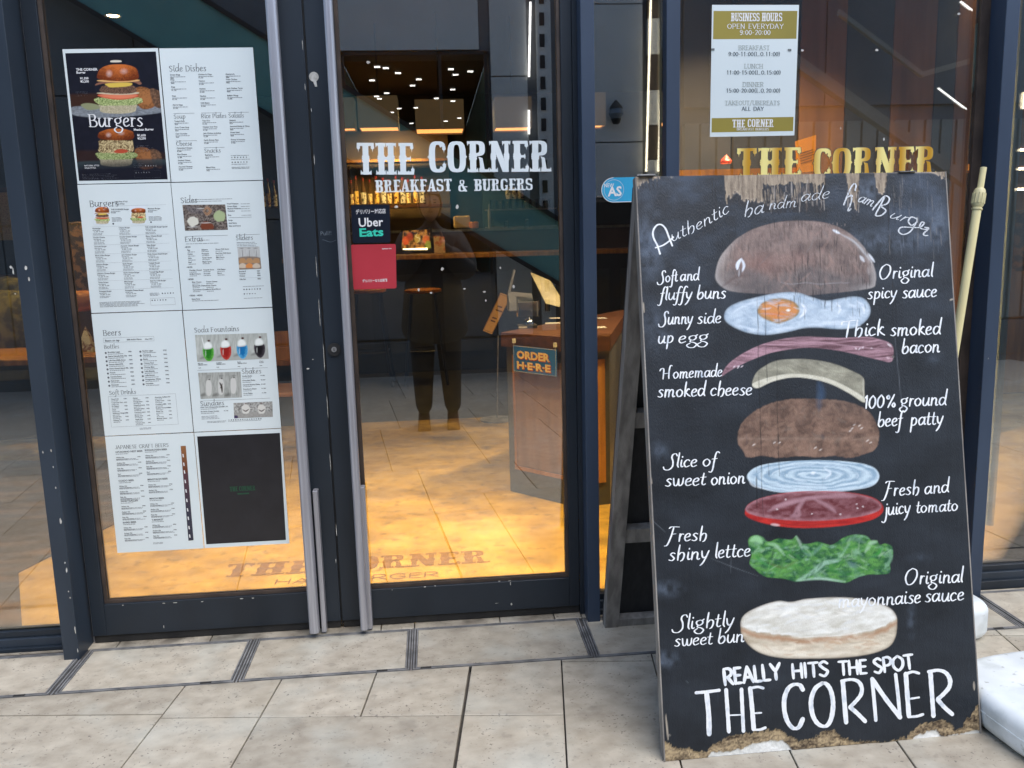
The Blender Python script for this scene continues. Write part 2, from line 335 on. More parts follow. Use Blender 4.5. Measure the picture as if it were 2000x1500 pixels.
class Ink:
    """brush strokes as thin ribbons lying on a plane"""
    def __init__(s): s.mb = MB(); s.k = 0
    def ribbon(s, pts3, ws, nrm, lift=0.0004):
        n = Vector(nrm); s.k += 1; off = n*(lift+0.000004*(s.k % 60)); pts3 = [Vector(p)+off for p in pts3]
        vs = []; m = len(pts3)
        for i, p in enumerate(pts3):
            t = pts3[min(i+1, m-1)]-pts3[max(i-1, 0)]
            t = t.normalized() if t.length > 1e-9 else Vector((1, 0, 0))
            side = n.cross(t).normalized()*ws[i]*0.5
            vs += [p-side, p+side]
        s.mb.add(vs, [(2*i, 2*i+1, 2*i+3, 2*i+2) for i in range(m-1)])
        for e, sg in ((0, -1), (m-1, 1)):       # round ends
            t = (pts3[min(e+1, m-1)]-pts3[max(e-1, 0)]).normalized()*ws[e]*0.42*sg; side = n.cross((pts3[min(e+1, m-1)]-pts3[max(e-1, 0)]).normalized())*ws[e]*0.5
            p = pts3[e]; s.mb.add([p-side, p-side*.6+t*.8, p+t, p+side*.6+t*.8, p+side], [(0, 1, 2, 3, 4)])
    def text(s, txt, place, nrm, xh, w, slant=.12, font=SF, thin=.45, jitter=.02, x0=0.0, x1=None, track=0.0, serif=0.0):
        """place(x, y) -> 3-D point where x runs along the line in units of xh; the line is stretched to end at x1 (xh units)"""
        adv = sum(font[c][0]+track for c in txt)-track; kx = (x1-x0)/adv if x1 is not None else 1.0; x = x0
        for c in txt:
            a, strokes = font[c]
            jx, jy = random.uniform(-jitter, jitter), random.uniform(-jitter, jitter)
            for st in strokes:
                P = smooth_pts(st, k=5) if len(st) > 2 else np.linspace(st[0], st[1], 5)
                Q = [(x+(px_+slant*py_)*kx+jx, py_+jy) for px_, py_ in P]
                p3 = [place(qx, qy) for qx, qy in Q]; m = len(Q); ws = []
                for i in range(m):
                    dx = Q[min(i+1, m-1)][0]-Q[max(i-1, 0)][0]; dy = Q[min(i+1, m-1)][1]-Q[max(i-1, 0)][1]
                    ang = abs(dy)/(math.hypot(dx, dy)+1e-9); e = min(i, m-1-i)/max(1, m-1)
                    ws.append(w*xh*(thin+(1-thin)*ang)*(0.78+0.22*min(1, e*6))*(1+random.uniform(-.06, .06)))
                s.ribbon(p3, ws, nrm)
                if serif:
                    for e, o_ in ((0, 1), (m-1, m-2)):
                        if abs(Q[e][1]-Q[o_][1]) > 2*abs(Q[e][0]-Q[o_][0]) and (abs(Q[e][1]) < .06 or Q[e][1] > .9):
                            s.ribbon([place(Q[e][0]-serif, Q[e][1]), place(Q[e][0], Q[e][1]), place(Q[e][0]+serif, Q[e][1])], [w*xh*thin]*3, nrm)
            x += (a+track)*kx
        return x
    def build(s, name, m, parent=None):
        o = s.mb.build(name, m)
        if name not in ('painted_word', 'underline', 'rings'): o['kind'] = 'stuff'   # print too small to pick apart letter by letter
        if parent: adopt(parent, o)
        return o

# western display capitals: built from stems, slabs, flares and ring bowls; cap height 1
def W_glyph(c):
    P = []                               # list of polygons / quad strips
    def stem(x, w=.2, y0=0, y1=1):
        a, b, m_ = x, x+w, (y0+y1)/2
        P.append([(a, y0), (b, y0), (b, m_-.12), (b+.035, m_-.06), (b+.012, m_-.03), (b+.045, m_), (b+.012, m_+.03), (b+.035, m_+.06), (b, m_+.12), (b, y1), (a, y1), (a, m_+.12), (a-.035, m_+.06), (a-.012, m_+.03), (a-.045, m_), (a-.012, m_-.03), (a-.035, m_-.06), (a, m_-.12)])
    def slab(x0, x1, y, s=1):            # serif with flared tips; s=1 foot, -1 head
        m_ = (x0+x1)/2
        P.append([(x0, y), (m_, y+.02*s), (x1, y), (x1-.012, y+.15*s), (x1-.05, y+.09*s), (x0+.05, y+.09*s), (x0+.012, y+.15*s)][::s])
    def ring(cx, rx, cy, ry, t, a0=0, a1=360, tt=None):
        tt = tt or t*.55; n = 20
        o, i_ = [], []
        for k in range(n+1):
            a = R(a0+(a1-a0)*k/n); ca, sa = math.cos(a), math.sin(a)
            sx = math.copysign(abs(ca)**.62, ca); sy = math.copysign(abs(sa)**.62, sa)
            o.append((cx+rx*sx, cy+ry*sy)); i_.append((cx+(rx-t)*sx, cy+(ry-tt)*sy))
        for k in range(n): P.append([o[k], o[k+1], i_[k+1], i_[k]])
    def drop(x, y, s=1):                 # hanging spear
        P.append([(x-.045, y), (x+.045, y), (x+.06, y-.12*s), (x+.012, y-.16*s), (x, y-.26*s), (x-.012, y-.16*s), (x-.06, y-.12*s)][::s])
    if c == 'T': stem(.22); slab(.13, .51, 0); P.append([(.03, .9), (.61, .9), (.61, 1), (.03, 1)]); drop(.08, .95); drop(.56, .95); return .66, P
    if c == 'H': stem(.09); stem(.42); slab(.0, .34, 0); slab(.35, .71, 0); slab(.0, .34, 1, -1); slab(.35, .71, 1, -1); P.append([(.28, .45), (.43, .45), (.43, .56), (.28, .56)]); return .74, P
    if c in 'EF':
        stem(.09); slab(0, .4, 0); P.append([(.05, .9), (.54, .9), (.54, 1), (.05, 1)]); drop(.5, .95); P.append([(.28, .46), (.42, .46), (.45, .4), (.47, .5), (.45, .6), (.42, .54), (.28, .54)])
        if c == 'E': P.append([(.05, 0), (.56, 0), (.56, .1), (.05, .1)]); drop(.52, .05, -1)
        return .6, P
    if c == 'C': ring(.3, .29, .5, .5, .2, 40, 320); drop(.5, .86); drop(.5, .14, -1); P.append([(.0, .44), (-.035, .5), (.0, .56)][::-1]); return .6, P
    if c == 'G': ring(.3, .29, .5, .5, .2, 40, 330); drop(.5, .86); P.append([(.36, .34), (.58, .34), (.58, .46), (.36, .46)]); P.append([(.44, .05), (.56, .05), (.56, .4), (.44, .4)]); return .64, P
    if c == 'O': ring(.31, .3, .5, .5, .2); P.append([(-.03, .5), (.02, .44), (.02, .56)]); P.append([(.65, .5), (.6, .56), (.6, .44)]); return .65, P
    if c in 'RBP':
        stem(.09); slab(0, .36, 0); slab(0, .3, 1, -1); ring(.3, .28, .76, .24, .18, -90, 90, .1)
        if c == 'B': ring(.3, .3, .27, .27, .19, -90, 90, .1)
        if c == 'R': P.append([(.36, .5), (.5, .45), (.56, .1), (.68, .0), (.42, .0), (.4, .4)]); slab(.38, .72, 0)
        return .66 if c != 'R' else .72, P
    if c == 'N': stem(.07, .13); stem(.5, .13); P.append([(.07, 1), (.27, 1), (.63, 0), (.43, 0)][::-1]); slab(0, .28, 0); slab(0, .2, 1, -1); slab(.42, .7, 1, -1); return .72, P
    if c == 'A': P.append([(.02, .0), (.14, 0), (.36, 1), (.28, 1)]); P.append([(.36, 0), (.6, 0), (.42, 1), (.28, 1)]); slab(-.03, .2, 0); slab(.3, .67, 0); P.append([(.12, .26), (.45, .26), (.45, .36), (.12, .36)]); return .67, P
    if c == 'K': stem(.09); slab(0, .36, 0); slab(0, .36, 1, -1); P.append([(.27, .42), (.33, .42), (.6, .98), (.5, .98)]); P.append([(.36, .5), (.46, .64), (.7, 0), (.46, 0)][::-1]); slab(.4, .74, 0); slab(.42, .7, 1, -1); return .75, P
    if c == 'S': ring(.28, .27, .74, .26, .16, 20, 270, .12); ring(.28, .27, .27, .27, .16, -160, 90, .12); P.append([(.06, .5), (.3, .4), (.5, .46), (.26, .6)]); drop(.46, .86); drop(.09, .16, -1); return .58, P
    if c == 'U': stem(.07, .19, .2); slab(0, .33, 1, -1); slab(.4, .66, 1, -1); ring(.32, .25, .27, .27, .19, 180, 360); P.append([(.46, .2), (.57, .2), (.57, 1), (.46, 1)]); return .68, P
    if c == 'I': stem(.09); slab(0, .38, 0); slab(0, .38, 1, -1); return .4, P
    if c == '&': ring(.28, .17, .78, .2, .1); ring(.26, .25, .28, .28, .16, 60, 330); P.append([(.16, .66), (.3, .7), (.66, .0), (.46, 0)][::-1]); P.append([(.44, .36), (.66, .36), (.66, .44), (.44, .44)]); return .7, P
    return .45, P
def western_letters(root, name, m, txt, place, x1, ch, lift, nrm, grow=0.0):
    """like western(), one mesh per letter"""
    adv = sum(W_glyph(c)[0] if c != ' ' else .32 for c in txt); k = x1/(adv*ch); x = 0; n = Vector(nrm)
    for c in txt:
        a, P = W_glyph(c) if c != ' ' else (.32, []); mb = MB()
        for q, poly in enumerate(P):
            L = [np.array(((x+px_)*ch*k, py_*ch)) for px_, py_ in poly]
            if grow: c_ = sum(L)/len(L); L = [p+(p-c_)/(np.linalg.norm(p-c_)+1e-9)*grow for p in L]
            off = n*(lift+0.000006*q); mb.add([Vector(place(*p))+off for p in L], [tuple(range(len(L)))])
        if mb.v: o = mb.build(name, m); adopt(root, o)
        x += a
def western(mb, txt, place, x1, ch, lift, nrm, track=.0, sx=1.0):
    """place(x,y) with x,y in metres on the plane"""
    adv = sum((W_glyph(c)[0] if c != ' ' else .32)+track for c in txt)-track; k = x1/(adv*ch); x = 0; q = 0; n = Vector(nrm)
    for c in txt:
        a, P = W_glyph(c) if c != ' ' else (.32, [])
        for poly in P:
            q += 1; off = n*(lift+0.000006*(q % 40))
            mb.add([Vector(place((x+px_)*ch*k, py_*ch))+off for px_, py_ in poly], [tuple(range(len(poly)))])
        x += a+track

FONT = None
def ftext(mb, s, org, ux, uy, h, bold=0.0, width=None, align='LEFT'):
    """flat text in Blender's built-in face; h = cap height in metres; org/ux/uy place it in space"""
    cu = bpy.data.curves.new('t', 'FONT'); cu.body = s; cu.size = 1.0; cu.resolution_u = 2; cu.offset = bold; cu.align_x = 'LEFT'
    ob = bpy.data.objects.new('t', cu); me = bpy.data.meshes.new_from_object(ob)
    V = np.array([v.co[:2] for v in me.vertices]) if len(me.vertices) else np.zeros((0, 2))
    if len(V):
        k = h/0.73; x0, x1 = V[:, 0].min(), V[:, 0].max(); kx = k if width is None else width/(x1-x0)
        sh = {'LEFT': x0, 'CENTER': (x0+x1)/2, 'RIGHT': x1}[align]
        ux, uy, org = Vector(ux), Vector(uy), Vector(org)
        mb.add([org+ux*float((a-sh)*kx)+uy*float(b*k) for a, b in V], [tuple(p.vertices) for p in me.polygons])
    bpy.data.objects.remove(ob); bpy.data.curves.remove(cu); bpy.data.meshes.remove(me)

# ------------------------------------------------------------------ materials
M_tile = mat('travertine_tile', lin((186, 178, 162)), .42, col2=lin((156, 147, 132)), nscale=15, mixlo=.3, mixhi=.72, bump=.25, bscale=90, stretch=(1, 1.25, 1), rnd=.12, detail=9)
def add_pits(m, scale=95, lo=.0, col=(.16, .14, .12), thr=.62, nsc=14):
    """small dark pits, gathered where a broad noise is high"""
    N = m.node_tree.nodes; K = m.node_tree.links; b = N['Principled BSDF']
    src = b.inputs['Base Color'].links[0].from_socket
    tc = N.new('ShaderNodeTexCoord'); v = N.new('ShaderNodeTexNoise'); v.inputs['Scale'].default_value = scale; v.inputs['Detail'].default_value = 2; K.new(tc.outputs['Object'], v.inputs['Vector'])
    r1 = N.new('ShaderNodeMapRange'); r1.inputs[1].default_value = thr; r1.inputs[2].default_value = thr+.05; K.new(v.outputs[0], r1.inputs[0])
    n2 = N.new('ShaderNodeTexNoise'); n2.inputs['Scale'].default_value = nsc; K.new(tc.outputs['Object'], n2.inputs['Vector'])
    r2 = N.new('ShaderNodeMapRange'); r2.inputs[1].default_value = .42; r2.inputs[2].default_value = .62; K.new(n2.outputs[0], r2.inputs[0])
    mu = N.new('ShaderNodeMath'); mu.operation = 'MULTIPLY'; K.new(r1.outputs[0], mu.inputs[0]); K.new(r2.outputs[0], mu.inputs[1])
    mx = N.new('ShaderNodeMix'); mx.data_type = 'RGBA'; mx.inputs[7].default_value = (*col, 1); K.new(mu.outputs[0], mx.inputs[0]); K.new(src, mx.inputs[6]); K.new(mx.outputs[2], b.inputs['Base Color'])
add_pits(M_tile)
def add_stain(m, col, scale=2.2, lo=.52, hi=.75, amt=.55):
    N = m.node_tree.nodes; K = m.node_tree.links; b = N['Principled BSDF']
    src = b.inputs['Base Color'].links[0].from_socket
    tc = N.new('ShaderNodeTexCoord'); v = N.new('ShaderNodeTexNoise'); v.inputs['Scale'].default_value = scale; v.inputs['Detail'].default_value = 5; K.new(tc.outputs['Object'], v.inputs['Vector'])
    r1 = N.new('ShaderNodeMapRange'); r1.inputs[1].default_value = lo; r1.inputs[2].default_value = hi; r1.inputs[4].default_value = amt; K.new(v.outputs[0], r1.inputs[0])
    mx = N.new('ShaderNodeMix'); mx.data_type = 'RGBA'; mx.inputs[7].default_value = (*col, 1); K.new(r1.outputs[0], mx.inputs[0]); K.new(src, mx.inputs[6]); K.new(mx.outputs[2], b.inputs['Base Color'])
add_stain(M_tile, lin((150, 138, 116)), 2.3, .5, .78, .25); add_stain(M_tile, lin((186, 190, 182)), 4.1, .5, .7, .4); add_stain(M_tile, lin((112, 106, 98)), 26, .6, .7, .3); add_stain(M_tile, lin((92, 86, 78)), 5.5, .64, .72, .3)
def add_grime(m, y0, half, col, amt):
    """ground-in dirt along the threshold, broken by noise (object space = world for these meshes)"""
    N = m.node_tree.nodes; K = m.node_tree.links; b = N['Principled BSDF']; src = b.inputs['Base Color'].links[0].from_socket
    tc = N.new('ShaderNodeTexCoord'); sp = N.new('ShaderNodeSeparateXYZ'); K.new(tc.outputs['Object'], sp.inputs[0])
    a = N.new('ShaderNodeMath'); a.operation = 'SUBTRACT'; a.inputs[1].default_value = y0; K.new(sp.outputs[1], a.inputs[0]); c = N.new('ShaderNodeMath'); c.operation = 'ABSOLUTE'; K.new(a.outputs[0], c.inputs[0])
    r = N.new('ShaderNodeMapRange'); r.inputs[1].default_value = half; r.inputs[2].default_value = 0; r.inputs[3].default_value = 0; r.inputs[4].default_value = 1; K.new(c.outputs[0], r.inputs[0])
    n = N.new('ShaderNodeTexNoise'); n.inputs['Scale'].default_value = 9; n.inputs['Detail'].default_value = 8; K.new(tc.outputs['Object'], n.inputs['Vector'])
    q = N.new('ShaderNodeMapRange'); q.inputs[1].default_value = .4; q.inputs[2].default_value = .65; q.inputs[4].default_value = amt; K.new(n.outputs[0], q.inputs[0])
    mu = N.new('ShaderNodeMath'); mu.operation = 'MULTIPLY'; K.new(r.outputs[0], mu.inputs[0]); K.new(q.outputs[0], mu.inputs[1])
    mx = N.new('ShaderNodeMix'); mx.data_type = 'RGBA'; mx.inputs[7].default_value = (*col, 1); K.new(mu.outputs[0], mx.inputs[0]); K.new(src, mx.inputs[6]); K.new(mx.outputs[2], b.inputs['Base Color'])
add_grime(M_tile, -.02, .10, lin((74, 68, 60)), .9); add_grime(M_tile, -.36, .05, lin((98, 92, 82)), .6)
M_joint = mat('joint_mortar', (.07, .065, .06), .9, col2=(.11, .1, .09), nscale=40)
M_steel = mat('weathered_steel', lin((150, 150, 150)), .42, .2, col2=lin((104, 105, 106)), nscale=14, bump=.1)
M_groove = mat('dark_groove', (.012, .012, .013), .8, col2=(.03, .028, .026), nscale=30)
def navy(name, a=(50, 60, 72), b=(38, 47, 57)):
    m = mat(name, lin(a), .42, 0.0, col2=lin(b), nscale=3.5, bump=.06, bscale=400, stretch=(1, 1, .3), spec=.45); return m
M_navy = navy('navy_painted_steel'); M_navy2 = navy('navy_painted_door', (36, 45, 55), (27, 34, 42)); M_blue = navy('blue_painted_mullion', (58, 72, 92), (46, 58, 76))
M_black = mat('black_rubber', (.012, .012, .013), .6, col2=(.02, .02, .02), nscale=30)
M_brown = mat('bronze_bead', lin((86, 74, 66)), .5, .3, col2=lin((62, 54, 50)), nscale=10)
M_chip = mat('bare_chip', lin((205, 205, 200)), .7, col2=lin((160, 158, 150)), nscale=60)
M_brushed = mat('brushed_aluminium', lin((186, 187, 194)), .34, .5, col2=lin((160, 160, 168)), nscale=20, stretch=(8, 8, .15), bump=.08, bscale=90)
def glass_mat(name, refl, tint, rough=0.0):
    m = bpy.data.materials.new(name); m.use_nodes = True; N = m.node_tree.nodes; K = m.node_tree.links; N.remove(N['Principled BSDF'])
    t = N.new('ShaderNodeBsdfTransparent'); t.inputs[0].default_value = (*tint, 1)
    g = N.new('ShaderNodeBsdfGlossy'); g.inputs[0].default_value = (1, 1, 1, 1); g.inputs['Roughness'].default_value = rough
    fr = N.new('ShaderNodeFresnel'); fr.inputs[0].default_value = 1.5
    mu = N.new('ShaderNodeMath'); mu.operation = 'MULTIPLY'; mu.inputs[1].default_value = refl; mu.use_clamp = True; K.new(fr.outputs[0], mu.inputs[0])
    mx = N.new('ShaderNodeMixShader'); K.new(mu.outputs[0], mx.inputs[0]); K.new(t.outputs[0], mx.inputs[1]); K.new(g.outputs[0], mx.inputs[2])
    K.new(mx.outputs[0], N['Material Output'].inputs[0]); return m
M_glass = glass_mat('storefront_glass', 4.6, (.92, .94, .93))
M_clear = glass_mat('clear_glass', 1.2, (.96, .97, .96))
M_paper = mat('laminated_paper', lin((224, 233, 233)), .28, col2=lin((214, 225, 227)), nscale=2, spec=.5, coat=.4)
M_ink = mat('black_ink', (.06, .065, .075), .5, col2=(.08, .085, .095), nscale=40)
M_grey_ink = mat('grey_ink', (.16, .17, .19), .5, col2=(.2, .21, .22), nscale=40)
M_wink = mat('white_ink', (.8, .8, .8), .45, col2=(.74, .74, .75), nscale=40)
M_white_vinyl = mat('white_vinyl_lettering', lin((228, 236, 238)), .35, col2=lin((214, 224, 228)), nscale=8)
M_chalk = mat('white_sign_paint', lin((232, 236, 240)), .6, col2=lin((176, 190, 204)), nscale=60, mixlo=.5, mixhi=.8, stretch=(1, 1, .5), bump=.3, bscale=300)
M_board = vcol_mat('hand_painted_board', .42, bump=.35, bscale=120, stretch=(5, 5, .5), spec=.4)
M_print = vcol_mat('printed_sheet', .3, coat=.4)
M_greywood = mat('weathered_grey_timber', lin((150, 146, 140)), .7, col2=lin((112, 108, 104)), nscale=9, stretch=(4, 4, .4), bump=.4, bscale=120)
M_ply = mat('dark_plywood', (.012, .013, .015), .6, col2=(.022, .022, .025), nscale=20, stretch=(3, 3, .4), bump=.2)

# ------------------------------------------------------------------ pavement: base slab plus individual tiles
pv = MB().box(-14, 16, -5.9, .02, -.3, -.022).build('pavement', M_joint); tag(pv, kind='structure')
TH = R(6.9); O2 = np.array([1.507, -.378]); ua = np.array([math.cos(TH), -math.sin(TH)]); vb = np.array([-math.sin(TH), -math.cos(TH)])
def clip(poly, ax, lim, keep_less):
    out = []
    for i in range(len(poly)):
        a, b = poly[i], poly[(i+1) % len(poly)]
        ia = (a[ax] < lim) == keep_less; ib = (b[ax] < lim) == keep_less
        if ia: out.append(a)
        if ia != ib:
            t = (lim-a[ax])/(b[ax]-a[ax]); out.append(tuple(a[k]+t*(b[k]-a[k]) for k in (0, 1)))
    return out
def area(p): return 0.5*sum(p[i][0]*p[(i+1) % len(p)][1]-p[(i+1) % len(p)][0]*p[i][1] for i in range(len(p)))
def add_tile(poly, parent, top=0.0, mt=None, name='tile'):
    if len(poly) < 3: return
    a = area(poly)
    if abs(a) < .0012: return
    if a < 0: poly = poly[::-1]
    c = np.mean(poly, 0); top += random.uniform(-.0006, .0006)
    ins = [tuple(np.array(p)+(c-np.array(p))*0.0022/max(.05, np.linalg.norm(c-np.array(p)))) for p in poly]
    mb = MB(); n = len(poly)
    mb.add([(x, y, top-.02) for x, y in poly]+[(x, y, top-.0015) for x, y in poly]+[(x, y, top) for x, y in ins],
           [tuple(range(2*n, 3*n))]+[(i, (i+1) % n, n+(i+1) % n, n+i) for i in range(n)]+[(n+i, n+(i+1) % n, 2*n+(i+1) % n, 2*n+i) for i in range(n)])
    return mb.build(name, mt or M_tile, parent)
SLOT = -.3665
def tile_ab(a0, a1, b0, b1, g=.0022, gl=None):
    gl = gl or g
    pts = [O2+ua*x+vb*y for x, y in ((a0+gl, b0+g), (a1-g, b0+g), (a1-g, b1-g), (a0+gl, b1-g))]
    p = clip([tuple(q) for q in pts], 1, SLOT, True); p = clip(p, 1, -5.9, False); add_tile(p, pv)
for q in [(-1.2, -.9, -.6, .319), (-.9, -.6, -.6, .319), (-.6, -.3, -.6, .319), (-1.2, -.9, .319, .919), (-.9, -.3, .319, .919), (-2.1, -1.2, -1, .3), (-2.1, -1.2, .3, .919),
          (0, .3, 0, .6), (0, .3, -.3, 0)]: tile_ab(*q)
tile_ab(-.3, 0, -.6, .319, gl=.007); tile_ab(-.3, 0, .319, .919, gl=.007)
for a0, a1 in ((.3, .9), (.9, 1.5), (1.5, 2.1), (2.1, 2.7)):
    tile_ab(a0, a1, -.6, -.15); tile_ab(a0, a1, -.15, .3); 
for a0, a1 in ((.3, .6), (.6, .9), (.9, 1.2), (1.2, 1.8), (1.8, 2.4), (2.4, 3.0)): tile_ab(a0, a1, .3, .6)
for r, b0 in enumerate(np.arange(.6, 6.2, .6)):
    off = (.3, 0, .45, .15)[r % 4]; a = -5.4+off if b0 > .7 else .0
    while a < 5.4:
        wd = random.choice((.6, .6, .3)) if abs(a) < 2.5 else .6
        if b0 < .7 and a < 0: a += wd; continue
        bb0 = max(b0, .919) if a+wd <= .01 and b0 < .95 else b0
        if b0 < .95 and b0 > .7 and a < 0: pass
        tile_ab(a, a+wd, b0 if not (a < 0 and b0 < 1.0) else .919 if b0 < .7 else b0, b0+.6); a += wd
# fill the strip between row ends left of the module line
for a0 in (-2.1, -1.5, -.9, -.3): tile_ab(a0, min(a0+.6, 0), .919, 1.2)
for a0 in (-5.1, -4.5, -3.9, -3.3, -2.7):
    for b0 in (-1.2, -.6, 0, .6): tile_ab(a0, a0+.6, b0, b0+.6)
for a0 in (2.7, 3.3, 3.9, 4.5):
    for b0 in (-.9, -.3, .3): tile_ab(a0, a0+.6, b0, b0+.6)

# access covers with steel rims in front of the doors
channel = MB().box(-3.2, 5.2, -.3655, -.045, -.06, -.004).build('access_cover_bed', mat('channel_steel', lin((84, 82, 80)), .6, .1, col2=lin((58, 57, 56)), nscale=20)); tag(channel, kind='structure')
def rim_ring(mb, x0, x1, y0, y1, wd, z0, z1):
    mb.box(x0, x1, y0, y0+wd, z0, z1); mb.box(x0, x1, y1-wd, y1, z0, z1); mb.box(x0, x0+wd, y0+wd, y1-wd, z0, z1); mb.box(x1-wd, x1, y0+wd, y1-wd, z0, z1)
covers = [(-3.0, -1.62, 'far left, mostly beyond the picture'), (-1.6, -.125, 'left of the navy post'), (-.098, .447, 'in front of the left door, steel rim worn bright'), (.469, 1.006, 'in front of the door meeting stiles'), (1.024, 1.613, 'in front of the right door'), (1.631, 3.118, 'under the painted board'), (3.14, 4.6, 'in front of the far right window')]
covers = [(a-.003, b+.003, c) for a, b, c in covers]
for i, (x0, x1, where) in enumerate(covers):
    y0, y1 = -.362, (-.062 if i not in (1, 5) else -.075)
    t = thing('access_cover', 'tile-filled steel-edged access cover '+where, 'access cover', ((x0+x1)/2, (y0+y1)/2, 0), 'access covers along the storefront')
    mb = MB(); rim_ring(mb, x0, x1, y0, y1, .0045, -.02, .0015); adopt(t, mb.build('outer_rim', M_steel))
    mb = MB(); rim_ring(mb, x0+.009, x1-.009, y0+.009, y1-.009, .004, -.02, .001); adopt(t, mb.build('inner_rim', M_steel))
    o = add_tile([(x0+.0135, y0+.0135), (x1-.0135, y0+.0135), (x1-.0135, y1-.0135), (x0+.0135, y1-.0135)], None, -.0005, name='tile_insert'); adopt(t, o)
    mb = MB(); hx = x0+.06 if i == 4 else x1-.07; mb.box(hx-.035, hx+.0, y0-.0005 if i else y0, y0+.008, .0016, .0030); adopt(t, mb.build('lifting_slot', M_groove))
for i_ in range(len(covers)-1):
    m_ = (covers[i_][1]+covers[i_+1][0])/2; a_, b_ = m_-.002, m_+.002
    dv = MB().box(a_, b_, -.3655, -.045 if i_ not in (0, 1, 4, 5) else -.13, -.0039, -.0005).build('divider_bar', M_steel, channel)
xs = [-3.2, -2.0, -1.2, -.6, -.02, .30, .9, 1.02, 1.33, 1.53, 1.63, 2.2, 2.9, 3.4, 4.6]
sill_strip = MB().box(-3.2, 5.2, -.055, .3, -.06, -.021).build('threshold_bed', M_joint); tag(sill_strip, kind='structure')
for a, b in zip(xs[:-1], xs[1:]):
    add_tile([(a+.0018, -.0565), (b-.0018, -.0565), (b-.0018, .06), (a+.0018, .06)], sill_strip, 0)

# ------------------------------------------------------------------ storefront steelwork
def X(px, py, Y=0.0): return float(fac(px, py, Y)[0])
def Z(px, py, Y=0.0): return float(fac(px, py, Y)[2])
TOP = 3.3
def chips(parent, spots, Y, name='paint_chip'):
    """bare spots in the paint: spots are (px, py, w, h) in photo pixels on plane y=Y"""
    mb = MB()
    for px, py, wd, hh in spots:
        c = fac(px, py, Y); k = np.linalg.norm(c-CAM)/F_PX; pts = []
        for q in range(7):
            a = 2*math.pi*q/7; rr_ = random.uniform(.6, 1.15)
            pts.append((c[0]+math.cos(a)*wd*k*.5*rr_, Y-.0008, c[2]+math.sin(a)*hh*k*.5*rr_))
        mb.add(pts, [tuple(range(7))])
    o = mb.build(name, M_chip); o['kind'] = 'stuff'
    adopt(parent, o)
# left post
pl = thing('steel_post', 'navy steel post left of the doors with chipped corner', 'post', (-.14, -.06, 0), 'posts of the storefront')
adopt(pl, MB().box(-.166, -.114, -.128, .06, -.005, TOP).build('box_section', M_navy, bevel=.002))
adopt(pl, MB().box(-.1135, -.109, -.004, .05, 0, TOP).build('seal_strip', M_brushed))
chips(pl, [(22, 522, 5, 6), (26, 530, 3, 14), (51, 524, 6, 8), (57, 545, 4, 9), (30, 574, 3, 3), (84, 883, 2, 5), (100, 880, 3, 6), (104, 912, 2, 4), (109, 952, 2.5, 5), (119, 1018, 3.5, 14), (127, 1099, 2.5, 4), (130, 1113, 3, 10), (134, 1155, 2, 3), (137, 1167, 3, 4), (147, 1231, 2.5, 13), (152, 1270, 2, 8)], -.1285)
# second post (between right door and narrow pane), third and fourth
def post(px0, px1, py, y0, label, m=M_blue, side=M_navy2, zb=-.005):
    a, b = X(px0, py, y0), X(px1, py, y0)
    t = thing('steel_post', label, 'post', ((a+b)/2, 0, 0), 'posts of the storefront')
    adopt(t, MB().box(a, b, y0, .06, zb, TOP).build('box_section', m, bevel=.002)); return t, a, b
p2, P2a, P2b = post(1133, 1160, 0, -.10, 'blue steel post between the right door and the narrow pane', M_blue)
p3, P3a, P3b = post(1302, 1329, 0, -.05, 'blue steel post standing directly behind the painted board')
p4, P4a, P4b = post(1967, 1994, 0, -.10, 'blue steel post right of the wide window, behind the leaning pole')
chips(p4, [(1930, 700, 1.5, 4)], -.1005)
# header above everything and wall above
wall_hi = MB().box(-6, 8, -.02, .35, TOP, 4.7).build('upper_wall', mat('upper_cladding', lin((120, 124, 128)), .6, col2=lin((104, 108, 112)), nscale=3)); tag(wall_hi, 'grey cladding wall of the shop above the windows', 'wall')
wall_hi['kind'] = 'structure'

def door(name, label, xa, xb, ga, gb, zb, zt, gz0, handle_x, lock=None):
    t = thing(name, label, 'door', ((xa+xb)/2, 0, 0), 'pair of glass entrance doors')
    f = MB(); y0, y1 = -.022, .03
    adopt(t, MB().box(xa, ga-.012, y0, y1, zb, zt).build('stile', M_navy2, bevel=.0015)); adopt(t, MB().box(gb+.012, xb, y0, y1, zb, zt).build('stile', M_navy2, bevel=.0015))
    adopt(t, MB().box(ga-.0118, gb+.0118, y0, y1, zb, gz0-.012).build('bottom_rail', M_navy2, bevel=.0015)); adopt(t, MB().box(ga-.0118, gb+.0118, y0, y1, 2.45, zt).build('top_rail', M_navy2, bevel=.0015))
    mb = MB(); g = gz0
    mb.box(ga-.0116, ga, -.012, .012, g-.0116, 2.45); mb.box(gb, gb+.0116, -.012, .012, g-.0116, 2.45); mb.box(ga, gb, -.012, .012, g-.0116, g); adopt(t, mb.build('glazing_bead', M_brown))
    adopt(t, MB().box(ga, gb, -.004, .004, g, 2.449).build('glass_pane', M_glass))
    adopt(t, MB().box(xa+.002, xb-.002, -.015, .02, .003, zb-.001).build('bottom_seal', M_black))
    return t
DZ = .03
dl = door('glass_door', 'left glass door covered with taped-up menus', -.106, .757, -.047, .662, DZ, 2.6, .157, None)
dr = door('glass_door', 'right glass door with white shop lettering and two delivery stickers', .763, 1.628, .868, 1.579, DZ, 2.6, .152, None)
